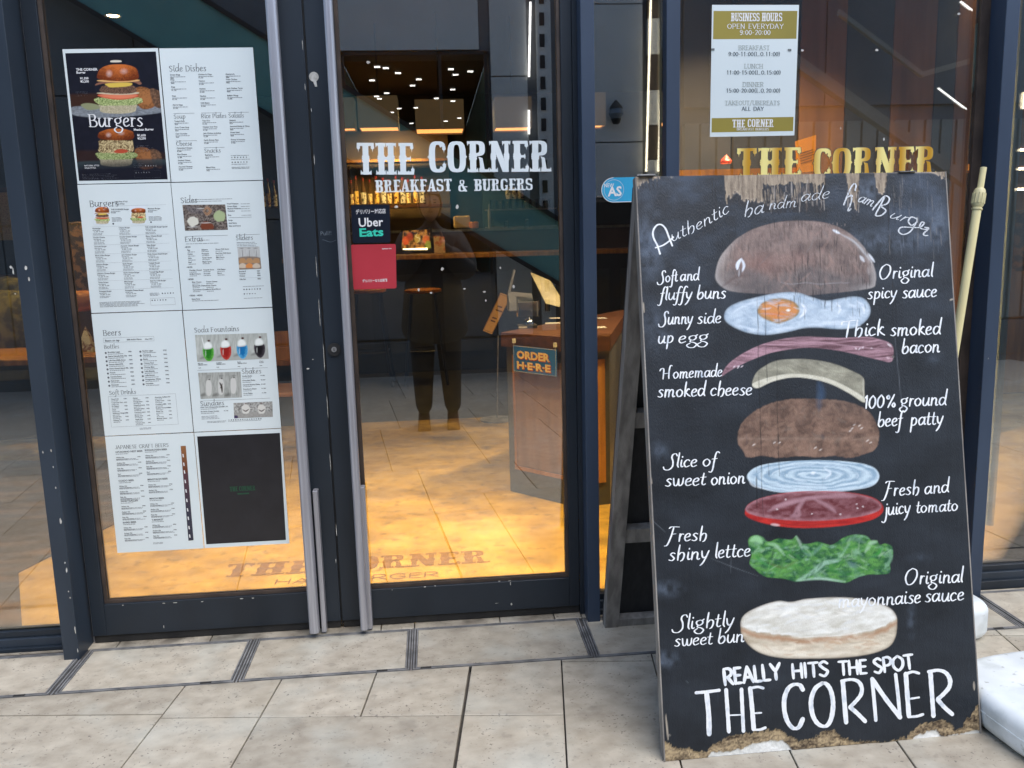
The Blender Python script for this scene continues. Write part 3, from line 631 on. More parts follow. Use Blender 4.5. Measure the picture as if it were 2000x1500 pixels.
# meeting stile chips, bottom rail chips
chips(dl, [(591, 88, 1.2, 26), (596, 170, 1.5, 14), (608, 215, 1.2, 8), (614, 312, 1.3, 20), (618, 520, 1.2, 46), (624, 610, 1.2, 60), (633, 700, 1.3, 60), (640, 800, 1.3, 55), (645, 900, 1.2, 40), (602, 720, 7, 3), (611, 702, 3, 2), (657, 1035, 1.4, 30), (656, 1095, 1.4, 10)], -.0222)
chips(dl, [(320, 1178, 6, 2), (342, 1177, 9, 2), (395, 1175, 4, 2), (472, 1169, 7, 2), (494, 1168, 6, 2), (320, 1224, 1.5, 7), (240, 1182, 4, 1.5)], -.0222)
chips(dr, [(830, 1146, 6, 2), (850, 1144, 4, 2), (975, 1135, 6, 2), (995, 1134, 6, 2), (997, 1140, 1.5, 9), (999, 1180, 4, 6), (970, 1178, 8, 1), (766, 1152, 2, 2)], -.0222)
adopt(dl, MB().box(.7571, .7629, -.012, .02, .01, 2.6).build('meeting_seal', M_black))
jb = thing('door_frame', 'dark door frame strip between the right door and the blue post', 'door frame', (1.636, 0, 0)); adopt(jb, MB().box(1.6285, P2a-.0005, -.03, .055, .0, TOP).build('jamb', M_navy2)); adopt(jb, MB().box(-.106, 1.628, -.03, .055, 2.605, 2.7).build('head', M_navy2))
TRI = 0
# tubular pull handles with flat back plates
def pull(xc, label_x, door_t):
    mb = MB()
    zt, zb = 2.35, .035
    prof = [(xc-.021, -.098), (xc-.013, -.107), (xc+.006, -.106), (xc+.017, -.098), (xc+.017, -.066), (xc-.021, -.066)]
    mb.prism(prof, zb, zt); adopt(door_t, mb.build('pull_handle', M_brushed, bevel=.004))
    mb = MB(); mb.box(xc-.012, xc+.012, -.066, -.02, 2.2, 2.24); mb.box(xc-.012, xc+.012, -.066, -.02, .3, .34); adopt(door_t, mb.build('handle_bracket', M_brushed))
def handle_from(px_top, py_top, px_bot, py_bot, wd, door_t, plate, plate_px):
    y = -.085
    a = X(px_top, py_top, y); b = X(px_bot, py_bot, y); xc = (a+b)/2+wd/2
    mb = MB(); prof = [(xc-wd/2, y+.022), (xc-wd/2, y-.004), (xc-wd/2+.006, y-.012), (xc+wd/2-.006, y-.012), (xc+wd/2, y-.004), (xc+wd/2, y+.022)]
    mb.prism(prof, .02, 2.42); h = adopt(door_t, mb.build('pull_handle', M_brushed, bevel=.003))
    mb = MB()
    for z in (.12, 2.3): mb.box(xc-.008, xc+.008, y+.022, -.02, z, z+.05)
    br = mb.build('handle_bracket', M_brushed); adopt(door_t, br)
    p0 = X(plate_px[0], plate_px[1], -.03); zt = Z(plate_px[0], plate_px[1], -.03)
    adopt(door_t, MB().box(p0, p0+plate, -.058, -.023, .006, zt).build('kick_channel', M_brushed, bevel=.002))
    return xc
hx1 = handle_from(517, 0, 605, 1233, .034, dl, .017, (612, 955))
hx2 = handle_from(637, 0, 699, 1228, .027, dr, .016, (704, 948))
# lock cylinder and the round white sticker on the stiles
lk = MB(); c = fac(653, 682, -.023)
vs = lambda r, y, n=20: [(c[0]+r*math.cos(2*math.pi*k/n), y, c[2]+r*math.sin(2*math.pi*k/n)) for k in range(n)]
def disc(mb, c, r, y0, y1, n=20):
    A = [(c[0]+r*math.cos(2*math.pi*k/n), y0, c[2]+r*math.sin(2*math.pi*k/n)) for k in range(n)]; B = [(a[0], y1, a[2]) for a in A]
    mb.add(A+B, [tuple(range(n)), tuple(range(n, 2*n))[::-1]]+[(i, n+i, n+(i+1) % n, (i+1) % n) for i in range(n)]); return mb
adopt(dr, disc(MB(), c, .022, -.03, -.0222).build('lock_rose', M_black)); adopt(dr, disc(MB(), c, .009, -.0335, -.030).build('lock_cylinder', M_steel)); adopt(dr, MB().box(c[0]-.0012, c[0]+.0012, -.0345, -.0336, c[2]-.005, c[2]+.005).build('keyway', M_black))
mb = MB(); c = fac(613, 150, -.0228); disc(mb, c, .0155, -.0236, -.0228); mb.add([(c[0]-.004, -.0237, c[2]-.013), (c[0]+.007, -.0237, c[2]-.013), (c[0]+.009, -.0237, c[2]-.031), (c[0]+.002, -.0237, c[2]-.031)], [(0, 1, 2, 3)])
st = mb.build('round_sticker', M_chip); tag(st, 'small round white sticker with a tail, high on the left door stile', 'sticker')
ink = Ink(); a = fac(624, 460, -.0228); b = fac(658, 458, -.0228); k = .0155
Mpen = mat('pen_marking', lin((120, 132, 142)), .7, col2=lin((90, 100, 110)), nscale=60)
mb = MB(); ftext(mb, 'Pull!!', a+np.array([.004, -.0004, 0]), (1, 0, .02), (0, 0, 1), .014, .0); o = mb.build('handwritten_word', Mpen)
ik = Ink(); pa = fac(630, 469, -.0228); ik.ribbon([pa+np.array([x, 0, -.003+.004*math.cos(x*120)]) for x in np.linspace(0, .045, 9)], [.0012]*9, (0, -1, 0))
tag(o, 'faint handwritten word Pull!! on the door stile', 'handwriting'); u_ = ik.build('underline', Mpen); u_.parent = o

def win(label, xa, xb, zb, zt, sill_z=0.0, group='fixed storefront windows', rails=True):
    t = thing('shop_window', label, 'window', ((xa+xb)/2, 0, 0), group)
    adopt(t, MB().box(xa, xb, -.004, .004, zb, zt).build('glass_pane', M_glass))
    adopt(t, MB().box(xa, xb, -.02, .03, zb-.022, zb).build('sill_rail', M_navy2, bevel=.001))
    adopt(t, MB().box(xa, xb, -.034, .04, zb-.05, zb-.0225).build('sill_step', M_navy, bevel=.001))
    adopt(t, MB().box(xa, xb, -.05, .05, .002, zb-.0505).build('base_channel', M_navy2, bevel=.001))
    adopt(t, MB().box(xa, xb, -.02, .03, zt, zt+.06).build('head_rail', M_navy2))
    return t
wl = win('tall fixed window left of the navy post, table and cushions behind it', -3.0, -.167, .065, 2.9)
wn = win('narrow fixed pane between two blue posts, round blue sticker on it', P2b+.001, P3a-.001, .07, 2.9)
ww = win('wide fixed window behind the painted board with gold lettering', P3b+.001, P4a-.037, .075, 2.9)
wr = win('window at the right edge beyond the last blue post', P4b+.001, 6.0, .085, 2.9)
adopt(ww, MB().box(P4a-.036, P4a-.0005, -.016, .012, .07, 2.9).build('glazing_bead', M_brown))  # widened bead; its brown also stands in for the interior mirrored on the post

xs_ = X(1972, 300, .035)
adopt(wr, MB().box(xs_, xs_+.028, .02, .05, Z(1925, 1025, .035), 2.9).build('mirrored_strip', mat('pale_reflection', lin((176, 190, 186)), .45, col2=lin((150, 166, 164)), nscale=6)))  # pale strip standing in for a reflection beside the last post
# ------------------------------------------------------------------ menu sheets taped on the left door
NRM = (0, -1, 0)
GW, GH, GX, GZ = .297, .42, 0.0, 2.005
YS = -.0062
SHEETS = []
def sheet(col, row, label, m=M_paper, name='menu_sheet'):
    x0, z1 = GX+col*GW+.0012, GZ-row*GH-.0012; x1, z0 = x0+GW-.0028, z1-GH+.0028
    t = thing(name, label, 'menu', ((x0+x1)/2, YS, z0), 'menu sheets taped to the left door'); SHEETS.append(t)
    adopt(t, MB().box(x0, x1, YS, YS+.002, z0, z1).build('paper', m))
    return t, x0, z1
class Print:
    def __init__(s, t, x0, z1): s.t, s.x0, s.z1 = t, x0, z1; s.bold = MB(); s.grey = MB(); s.ink = Ink()
    def P(s, u, v, dy=.0004): return (s.x0+u*.294, YS-dy, s.z1-v*.417)
    def title(s, txt, u, v, h):
        o = Vector(s.P(u, v, 0)); s.ink.text(txt, lambda x, y: o+Vector((x*h*.72, 0, y*h*.72)), NRM, h*.72, .15, slant=0, font=MIX, thin=.5, jitter=0, x1=sum(MIX[c][0] for c in txt)*1.22, serif=.15)
    def item(s, txt, u, v, h=.0042, price=None, pu=None, sub=True, sw=None):
        ftext(s.bold, txt, s.P(u, v), (1, 0, 0), (0, 0, 1), h, .02)
        if sub:
            x = u; e = u+(sw or .13)
            while x < e:
                l = random.uniform(.008, .03); a = s.P(x, v+.0125); b = s.P(min(x+l, e), v+.0125); s.grey.add([a, b, (b[0], b[1], b[2]+.0016), (a[0], a[1], a[2]+.0016)], [(0, 1, 2, 3)]); x += l+.004
        if price: ftext(s.bold, price, s.P(pu if pu is not None else u, v+(.024 if pu is None else 0)), (1, 0, 0), (0, 0, 1), h*.85, .012)
    def line(s, u0, u1, v, th=.0007, mb=None):
        a, b = s.P(u0, v), s.P(u1, v); (mb or s.bold).add([a, b, (b[0], b[1], b[2]+th), (a[0], a[1], a[2]+th)], [(0, 1, 2, 3)])
    def box(s, u0, u1, v0, v1):
        for q in (v0, v1): s.line(u0, u1, q, .0005, s.grey)
        for q in (u0, u1):
            a = s.P(q, v1); b = s.P(q, v0); s.grey.add([a, (a[0]+.0005, a[1], a[2]), (b[0]+.0005, b[1], b[2]), b], [(0, 1, 2, 3)])
    def fine(s, u0, u1, v, n=3, dv=.009):
        for k in range(n):
            x = u0; e = u1-random.uniform(0, .25)*(u1-u0)
            while x < e:
                l = random.uniform(.01, .05); a = s.P(x, v+k*dv); b = s.P(min(x+l, e), v+k*dv); s.grey.add([a, b, (b[0], b[1], b[2]+.0013), (a[0], a[1], a[2]+.0013)], [(0, 1, 2, 3)]); x += l+.005
    def icons(s, u, v, n, du=.026, r=.0022):
        for k in range(n): disc_xz(s.bold, s.P(u+k*du, v), r*random.uniform(.8, 1.1), 6)
    def done(s, bold=None, grey=None, ink=None):
        for mb, nm, m in ((s.bold, 'printed_text', bold or M_ink), (s.grey, 'fine_print', grey or M_grey_ink)):
            if mb.v: adopt(s.t, mb.build(nm, m))['kind'] = 'stuff'
        if s.ink.mb.v: s.ink.build('printed_heading', ink or M_ink, s.t)
def disc_xz(mb, c, r, n=12):
    mb.add([(c[0]+r*math.cos(2*math.pi*k/n), c[1], c[2]+r*math.sin(2*math.pi*k/n)) for k in range(n)], [tuple(range(n))])
# heading face: lowercase from the brush letters, capitals scaled to 1.35 x-heights
MIX = dict(SF)
for ch, (a, st) in CAPS.items():
    if ch.isupper() or ch in '0123456789': MIX[ch] = (a*1.42+.08, [[(x*1.42, y*1.42) for x, y in s_] for s_ in st])
def quad_photo(t, p00, p10, p01, p11, nx, ny, painter, base, name='printed_photo', dy=.0004):
    P = [fac(*p, YS-dy) for p in (p00, p10, p01, p11)]
    return paint_grid(name, *P, nx, ny, M_print, t, painter, base)
def burger(pt, ox, oy, k, kind=0, bright=1.0):
    """a stacked burger; (ox, oy) = bottom centre of the bun in photo pixels, k = px per unit (height ~ 1.35)"""
    def q(L): return [(ox+x*k, oy-y*k) for x, y in L]
    n = lambda s1, sc=.12: (lambda x, y: fbm(x*sc*14/k*2, y*sc*14/k*2, s1))
    g = lambda c: tuple(min(255, v*bright) for v in c)
    pt.poly(q([(-.5, .0), (-.56, .15), (-.5, .24), (.5, .24), (.56, .14), (.48, 0), (0, -.05)]), lambda x, y, d: mixc(g((150, 142, 112)), g((212, 200, 170)), np.clip(fbm(x*.6, y*.6, 3)*1.4-.2, 0, 1)), 1.0)
    pt.poly(q([(-.68, .3), (-.72, .42), (-.4, .46), (0, .5), (.5, .46), (.72, .42), (.74, .3), (.5, .22), (.2, .2), (-.2, .2), (-.5, .2)]), lambda x, y, d: mixc(g((78, 104, 40)), g((206, 216, 150)), np.clip(fbm(x*.9, y*.9, 5)*2.4-.7, 0, 1)), .8, wob=2)
    if kind == 0:
        pt.poly(q([(-.52, .46), (-.54, .55), (.54, .55), (.52, .44), (0, .38)]), lambda x, y, d: mixc(g((190, 70, 46)), g((226, 130, 96)), np.clip(d/3, 0, 1)), .8)
        pt.poly(q([(-.55, .56), (-.56, .6), (.56, .61), (.54, .55), (0, .53)]), g((206, 190, 160)), .8)
        pt.poly(q([(-.52, .62), (-.54, .74), (-.4, .82), (.4, .82), (.54, .74), (.52, .6), (0, .56)]), lambda x, y, d: mixc(g((50, 34, 28)), g((140, 106, 84)), np.clip(fbm(x*1.2, y*1.2, 9)*2.2-.6, 0, 1)), .8, wob=1.5)
        pt.poly(q([(-.32, .8), (-.36, .88), (.38, .9), (.34, .8), (-.2, .76)]), g((222, 190, 84)), .8)
        pt.poly(q([(-.7, .82), (-.5, .93), (.5, .97), (.72, .9), (.66, .84), (.4, .92), (-.4, .88)]), g((140, 96, 76)), .8)
        pt.poly(q([(-.6, .95), (-.5, .99), (.55, 1.0), (.6, .95), (0, .91)]), g((226, 176, 112)), .8)
    else:
        pt.poly(q([(-.52, .45), (-.6, .7), (-.5, .92), (.45, .92), (.6, .72), (.5, .45)]), lambda x, y, d: mixc(g((96, 66, 36)), g((236, 214, 160)), np.clip(fbm(x*.55, y*.55, 12)*2.6-.8, 0, 1)), .9, wob=3)
        pt.poly(q([(-.08, .46), (.06, .56), (.32, .56), (.42, .48), (.2, .42)]), g((196, 84, 56)), .8)
        pt.poly(q([(-.5, .88), (-.48, .94), (.5, .94), (.5, .86), (0, .9)]), g((70, 44, 26)), .8)
    b = 1.0 if kind == 0 else .93; h = .46 if kind == 0 else .36
    def bun(x, y, d):
        u = (x-ox)/k/.6; vv = (oy-y)/k; t = np.clip((vv-b)/h, 0, 1)
        base = mixc(g((112, 48, 16)), g((206, 112, 50)), np.clip(.25+t*.9-.5*np.abs(u)+(fbm(x*.5, y*.5, 7)-.5)*.8, 0, 1))
        hl = np.clip(1-np.hypot((u+.45)/.2, (t-.4)/.3), 0, 1)+np.clip(1-np.hypot((u-.3)/.25, (t-.55)/.25), 0, 1)*.8
        return np.clip(base+hl[:, None]*.35, 0, 1)
    pt.poly(q([(-.6, b+.02), (-.62, b+.2), (-.52, b+h*.75), (-.25, b+h*.98), (.2, b+h), (.52, b+h*.8), (.62, b+.2), (.58, b), (0, b-.05)]), bun, .9)
# --- 1: burgers poster
t, x0, z1 = sheet(0, 0, 'white-framed black poster with two stacked burgers, top left of the menu sheets')
Q = lambda X_, Y_: (110+X_/5.36, 80+Y_/5.36)
def poster(pt):
    nz = fbm(pt.X*.1, pt.Y*.1, 2)
    pt.C *= (0.7+nz*.8)[:, None]
    for (ya, yb, gy, al) in ((560, 690, 700, 1), (1150, 1260, 1270, .55)):
        pt.poly([Q(100, ya), Q(1150, ya+20), Q(1170, yb), Q(110, yb)], (66, 40, 24), 5, al*.8)
    pt.poly([Q(150, 700), Q(350, 680), Q(1120, 690), Q(1130, 745), Q(760, 790), Q(400, 800), Q(170, 770)], lambda x, y, d: mixc((92, 96, 100), (160, 166, 172), fbm(x*.25, y*.5, 4)), 2, .95)
    pt.poly([Q(260, 670), Q(330, 650), Q(440, 670), Q(450, 710), Q(330, 720)], (142, 146, 110), 1.5)
    for dy, al in ((0, 1), (632, .8)):
        pt.poly([Q(820, 520+dy), Q(900, 480+dy), Q(1000, 520+dy), Q(1060, 620+dy), Q(1010, 700+dy), Q(880, 700+dy)], lambda x, y, d: mixc((84, 48, 26), (170, 112, 66), np.clip(fbm(x*.4, y*.4, 8)*1.6-.3+d*.04, 0, 1)), 1.5, al)
        pt.poly([Q(990, 500+dy), Q(1090, 540+dy), Q(1110, 690+dy), Q(1040, 690+dy), Q(1000, 600+dy)], lambda x, y, d: mixc((60, 44, 34), (140, 104, 78), np.clip(fbm(x*.4, y*.4, 18)*1.6-.3, 0, 1)), 1.5, al)
    pt.poly([Q(220, 1270), Q(500, 1255), Q(1130, 1240), Q(1150, 1300), Q(230, 1340)], (64, 78, 80), 4, .8)
    burger(pt, *Q(650, 745), 63.5, 0); burger(pt, *Q(628, 1300), 55, 1, .92)
    pt.poly([Q(575, 208), Q(620, 202), Q(680, 206), Q(680, 222), Q(580, 224)], (222, 214, 196), 1)
    pt.poly([Q(230, 1290), Q(1165, 1270), Q(1170, 1460), Q(240, 1470)], (26, 26, 36), 14, .75)
quad_photo(t, Q(238, 1463), Q(1166, 1449), Q(98, 128), Q(1047, 113), 190, 270, poster, (24, 24, 34), 'poster_print')
pr = Print(t, x0, z1)
a = fac(*Q(350, 897), YS-.0008); b = fac(*Q(918, 893), YS-.0008); hh = .0355
pr.ink.text('Burgers', lambda x, y: Vector(a)+Vector(b-a)*x/6.2+Vector((0, 0, y*hh*.74)), NRM, hh*.74, .19, slant=0, font=MIX, thin=.42, jitter=0, x1=6.2, serif=.16)
def tx(s, X_, Y_, h, bold=.02, mb=None):
    ftext(mb or pr.bold, s, fac(*Q(X_, Y_), YS-.0009), (1, 0, 0), (0, 0, 1), h, bold)
tx('THE CORNER', 212, 312, .0078, .03); tx('Burger', 216, 342, .0075, .03); tx('¥1,550', 252, 402, .0068, .03); tx('¥2,200', 256, 435, .0068, .03)
tx('Mexican Burger', 814, 940, .0072, .03); tx('¥1,650', 850, 1000, .0068, .03); tx('¥2,230', 852, 1032, .0068, .03)
tx('NATURAL STYLE', 295, 1312, .0046, .01); tx('WILD STYLE', 298, 1337, .0046, .01)
pr.fine(.09, .23, .315, 3, .014); pr.fine(.66, .85, .725, 4, .013); pr.fine(.06, .46, .93, 5, .011); pr.fine(.62, .74, .86, 3, .012); pr.box(.62, .9, .91, .965); pr.icons(.64, .925, 6, .028); pr.icons(.75, .875, 5, .028)
pr.done(M_wink, M_grey_ink2 := mat('poster_fine_print', lin((150, 152, 160)), .5, col2=lin((130, 132, 140)), nscale=50), M_wink)
# --- 2: side dishes
t, x0, z1 = sheet(1, 0, 'white menu sheet headed Side Dishes, top right of the menu sheets')
pr = Print(t, x0, z1)
pr.title('Side Dishes', .085, .17, .0165)
for u, L in ((.092, [('Onion Rings', .2, '¥880'), ('Fries', .237, '¥660'), ('Fries', .29, '¥1,100'), ('Fries', .357, '¥1,100'), ('Fish & Chips', .424, '¥1,300')]),
             (.392, [('Chicken & Chips', .2, '¥1,300'), ('Nachos', .248, '¥1,080'), ('Nachos', .306, '¥1,380'), ('Nachos', .36, '¥1,380'), ('Chili Beans', .412, '¥1,080')]),
             (.685, [('Guacamole', .2, '¥880'), ('Fried Chicken', .24, '¥880'), ('Jerk Chicken Tacos', .306, '¥880'), ('Buffalo Wings', .36, '¥1,080')])):
    for nme, v, p in L: pr.item(nme, u, v, .0046, p, sw=.16)
pr.line(.09, .315, .483); pr.line(.386, .61, .483); pr.line(.68, .905, .483); pr.line(.09, .315, .69); pr.line(.386, .61, .745)
for s_, u, v in (('Soup', .09, .52), ('Rice Plates', .386, .52), ('Salads', .68, .52), ('Cheese', .09, .725), ('Snacks', .386, .782)): pr.title(s_, u, v, .0118)
for u, L in ((.092, [('Today\'s Soup', .545, '¥550'), ('Corn Cream Soup', .592, '¥660'), ('Clam Chowder', .64, '¥660'), ('Camembert Cheese', .748, '¥1,080'), ('Blue Cheese', .796, '¥1,080'), ('Smoked Cheese', .842, '¥1,080'), ('Assorted Cheeses', .89, '¥1,880')]),
             (.392, [('Taco Rice', .545, '¥1,180'), ('Chicken Over Rice', .592, '¥1,180'), ('Jerk Chicken Jambalaya', .64, '¥1,280'), ('Garlic Shrimp Plate', .692, '¥1,480'), ('Beef Jerky', .805, '¥550'), ('Mixed Nuts', .9, '¥550')]),
             (.685, [('Jalapeno', .545, '¥550'), ('Assorted Pickles & Olives', .592, '¥880'), ('Green Salad', .638, '¥880'), ('Shrimp & Avocado', .692, '¥1,280')])):
    for nme, v, p in L: pr.item(nme, u, v, .0044, p, sw=.15)
for v in (.823, .86): pr.icons(.68, v, 6, .032)
pr.fine(.67, .9, .82-.01, 1); pr.fine(.67, .88, .84, 1); pr.fine(.67, .88, .877, 1); pr.fine(.67, .9, .9, 2); pr.done()
# --- 3: burgers list
t, x0, z1 = sheet(0, 1, 'white menu sheet headed Burgers with two tiny burger photos')
pr = Print(t, x0, z1); pr.title('Burgers', .11, .17, .0185)
pr.item('NATURAL STYLE', .38, .14, .004, sub=False); pr.item('WILD STYLE', .38, .158, .004, sub=False); pr.line(.33, .93, .168, .0004, pr.grey)
names = ['Hamburger', 'Cheese Burger', 'THE CORNER Burger Special', 'Double Cheese', 'Double Cheese Burger', 'Bacon Cheese Burger', 'Avocado Burger', 'Avocado Cheese Burger', 'Salsa Burger', 'Black & Blue Burger', 'Jerk Chicken Burger', 'Philly Cheese Steak Burger', 'Jalapeno Burger', 'Garlic Burger', 'Teriyaki Burger', 'Jalapeno Cheese Burger', 'Garlic Cheese Burger', 'Teriyaki Egg Burger', 'Tartar Burger', 'BBQ Burger', 'Red Hot Chili Burger', 'Pineapple Burger', 'Pineapple Cheese Burger']
pr.item('THE CORNER Burger', .33, .2, .0046, '¥1,550', sw=.1); pr.item('Mexican Burger', .73, .2, .0046, '¥1,650', sw=.1); pr.fine(.33, .46, .26, 4); pr.fine(.73, .88, .26, 4); pr.icons(.34, .305, 1, r=.003); pr.icons(.75, .3, 1, r=.003)
for i, nme in enumerate(names):
    r_, c_ = divmod(i, 3); v = .342+r_*.0705; u = .11+c_*.285
    pr.item(nme, u, v, .0043, sw=.08); ftext(pr.bold, '¥1,%d80  ¥1,%d80' % (2+r_ % 5, 6+r_ % 4), pr.P(u+.01, v+.026), (1, 0, 0), (0, 0, 1), .0038, .004); pr.fine(u, u+.12, v+.038, 2)
    if c_ == 0: pr.line(.1, .93, v-.016, .0003, pr.grey)
pr.fine(.1, .6, .92, 5); pr.box(.66, .93, .9, .955); pr.icons(.68, .915, 6, .03); pr.icons(.8, .862, 5, .03); pr.fine(.66, .78, .86, 3); pr.done()
def tiny(kind, ox, oy, k):
    def f(pt):
        pt.C[:] = lin((222, 230, 236)); burger(pt, ox, oy, k, kind, 1.02)
    return f
quad_photo(t, (184, 439), (215, 438), (182, 403), (213, 402.5), 34, 40, tiny(0, 200, 436.5, 22), (222, 230, 236))
quad_photo(t, (255, 438), (286.5, 437.5), (253, 402), (284, 401.5), 34, 40, tiny(1, 271, 435.5, 22.5), (222, 230, 236))
# --- 4: sides / extras / sliders
t, x0, z1 = sheet(1, 1, 'white menu sheet headed Sides and Extras with a dark food photo')
pr = Print(t, x0, z1); pr.title('Sides', .085, .157, .0165); pr.fine(.21, .75, .135, 1); pr.fine(.21, .6, .15, 1)
for s_, v in (('Fried Potatoes', .177), ('Onion Rings', .197), ('Mashed Potatoes', .215), ('Coleslaw', .233), ('Rice', .266), ('Large', .305), ('Add Extra', .328), ('Dips and Sauce', .35)): pr.item(s_, .59, v, .0046, sub=False)
for v in (.177, .197, .215, .233, .266): pr.fine(.74, .85, v, 1)
pr.line(.6, .85, .281); pr.line(.1, .57, .418); pr.line(.66, .925, .418); pr.title('Extras', .095, .458, .0145); pr.title('Sliders', .655, .458, .0135); pr.fine(.24, .4, .452, 1); pr.fine(.1, .5, .478, 1); pr.fine(.66, .9, .48, 4, .012)
for v, L in ((.53, ['Egg', 'Jalapeno', 'Green Chili Sauce']), (.562, ['Pickles', 'Pineapple', 'Red Hot Chili Sauce']), (.594, ['Salsa', 'Tartar Sauce', 'BBQ Sauce']), (.626, ['Beef', 'Maple Syrup']), (.69, ['Cheddar Cheese', 'Teriyaki Sauce', 'Chili Beans']), (.72, ['Grilled Onions', 'Avocado', 'Bacon']), (.785, ['Blue Cheese', 'Cream Cheese']), (.815, ['Mozzarella Cheese', 'Goat Cheese']), (.846, ['Camembert Cheese', 'Thick Sliced Bacon'])):
    for k, s_ in enumerate(L): pr.item(s_, .11+k*.155+(0.02 if v > .75 else 0), v, .0044, sw=.08)
for s_, v in (('+¥100', .507), ('+¥150', .666), ('+¥200', .762), ('+¥500 · +¥900', .893)): pr.item(s_, .085, v, .0052, sub=False)
pr.item('Extra Patty', .11, .92, .0044, sw=.3)
for s_, v in (('Standard', .712), ('Teriyaki', .73), ('Cheese', .748), ('Side Set', .775)): pr.item(s_, .66, v, .0046, '¥880', .86, sub=False)
pr.line(.66, .92, .76, .0003, pr.grey); pr.icons(.7, .852, 7, .03); pr.icons(.7, .888, 5, .03); pr.fine(.69, .93, .83, 1); pr.fine(.69, .93, .925, 1); pr.done()
def sides(pt):
    pt.C[:] = mixc((60, 48, 46), (150, 140, 130), np.clip(fbm(pt.X*.5, pt.Y*.5, 3)*2.2-.7, 0, 1))
    pt.poly([(366, 432), (374, 424), (386, 426), (388, 437), (376, 442)], (216, 214, 200), 1.5, wob=3); pt.poly([(418, 420), (428, 411), (440, 418), (438, 430), (424, 432)], (170, 184, 140), 1.5, wob=3)
    for r_ in (8, 5): pt.stroke([(405-r_, 412), (405, 412-r_), (405+r_, 412), (405, 412+r_), (405-r_, 412)], 2, (176, 134, 100))
    for k in range(7): pt.stroke([(362+k*4, 402), (376+k*4, 418)], .9, (110, 110, 120))
    pt.poly([(392, 440), (402, 432), (416, 438), (416, 447), (396, 448)], (120, 64, 44), 1.5, wob=3)
    for q in (((385, 407), (399, 407)), ((393, 435.5), (412, 435)), ((366, 443.5), (387, 443))): pt.stroke(list(q), 1.1, (225, 225, 220))
quad_photo(t, (362, 450.5), (445.7, 448.8), (357, 400), (440.5, 399.4), 90, 56, sides, (80, 70, 66))
def sliders(pt):
    pt.C[:] = mixc((176, 178, 176), (206, 208, 206), fbm(pt.X*.6, pt.Y*.1, 3)); pt.poly([(464, 504), (510, 504), (512, 530), (464, 530)], (120, 96, 74), 2, .8)
    for cx in (474, 487.5, 501):
        pt.stroke([(cx, 488), (cx, 504)], .9, (90, 90, 90)); pt.poly([(cx-7, 511), (cx-4, 505), (cx+4, 505), (cx+7, 511), (cx+5, 514), (cx-5, 514)], (180, 140, 100), 1)
        pt.poly([(cx-7, 518), (cx, 514), (cx+7, 518), (cx+6, 523), (cx-6, 523)], (214, 140, 80) if cx == 487.5 else (206, 190, 170), 1)
    for cx in (472, 486, 499): pt.stroke([(cx-3, 485), (cx+4, 485)], .9, (60, 60, 60))
quad_photo(t, (467.4, 526.8), (510.7, 525), (464, 482.6), (507, 481.7), 50, 52, sliders, (180, 180, 178))
# --- 5: beers
t, x0, z1 = sheet(0, 2, 'white menu sheet headed Beers with flag icons and a soft drinks table')
pr = Print(t, x0, z1); pr.title('Beers', .105, .178, .0175); pr.box(.1, .66, .198, .235); pr.item('Beers on tap', .12, .226, .0066, sub=False); pr.item('BBB Amber Pilsner', .36, .222, .0046, '(Mug) ¥880', .56, sub=False)
pr.title('Bottles', .1, .283, .0115)
L1 = ['Brooklyn Lager', 'Sierra Nevada Pale Ale', 'Left Hand Milk Stout', 'Goose Island IPA', 'Kona Hawaii Island IPA', 'Peroni', 'Corona Extra', 'Red Stripe', 'Guinness']; L2 = ['Budvar Lager', 'Carlsberg', 'Becks', 'Chimay Red', 'Chimay Blue', 'Leffe Blonde', 'Leffe Brown', 'Hoegaarden White', 'Heineken']
for i in range(9):
    v = .318+i*.0335; pr.item(L1[i], .135, v, .0048, '¥880', .36, sw=.17); pr.item(L2[i], .52, v, .0048, '¥980', .75, sw=.15)
    for u in (.112, .495): disc_xz(pr.grey, pr.P(u, v), .0036, 8); disc_xz(pr.bold, pr.P(u-.004, v, .0005), .002, 5)
pr.title('Soft Drinks', .1, .66, .0125); pr.box(.085, .84, .675, .93)
for c_, L in enumerate((['Coca-Cola', 'Coca-Cola Zero', 'Dr Pepper', 'Zevia', 'Wilkinson Ginger Ale', 'Canada Dry', 'Oolong Tea'], ['Perrier', 'Orange Juice', 'Grapefruit Juice', 'Pineapple Juice', 'Cranberry Juice', 'Mango Juice', 'Apple Juice', 'Tomato Juice'], ['American Coffee', 'Coffee Tonic', 'Cranberry Milk', 'Bottled Homemade', 'Royal Tea', 'Tea', 'Mineral Water'])):
    for k, s_ in enumerate(L): pr.item(s_, .115+c_*.245, .702+k*.0295, .0042, '¥480', .255+c_*.245, sw=.08)
pr.fine(.4, .56, .95, 2); pr.done()
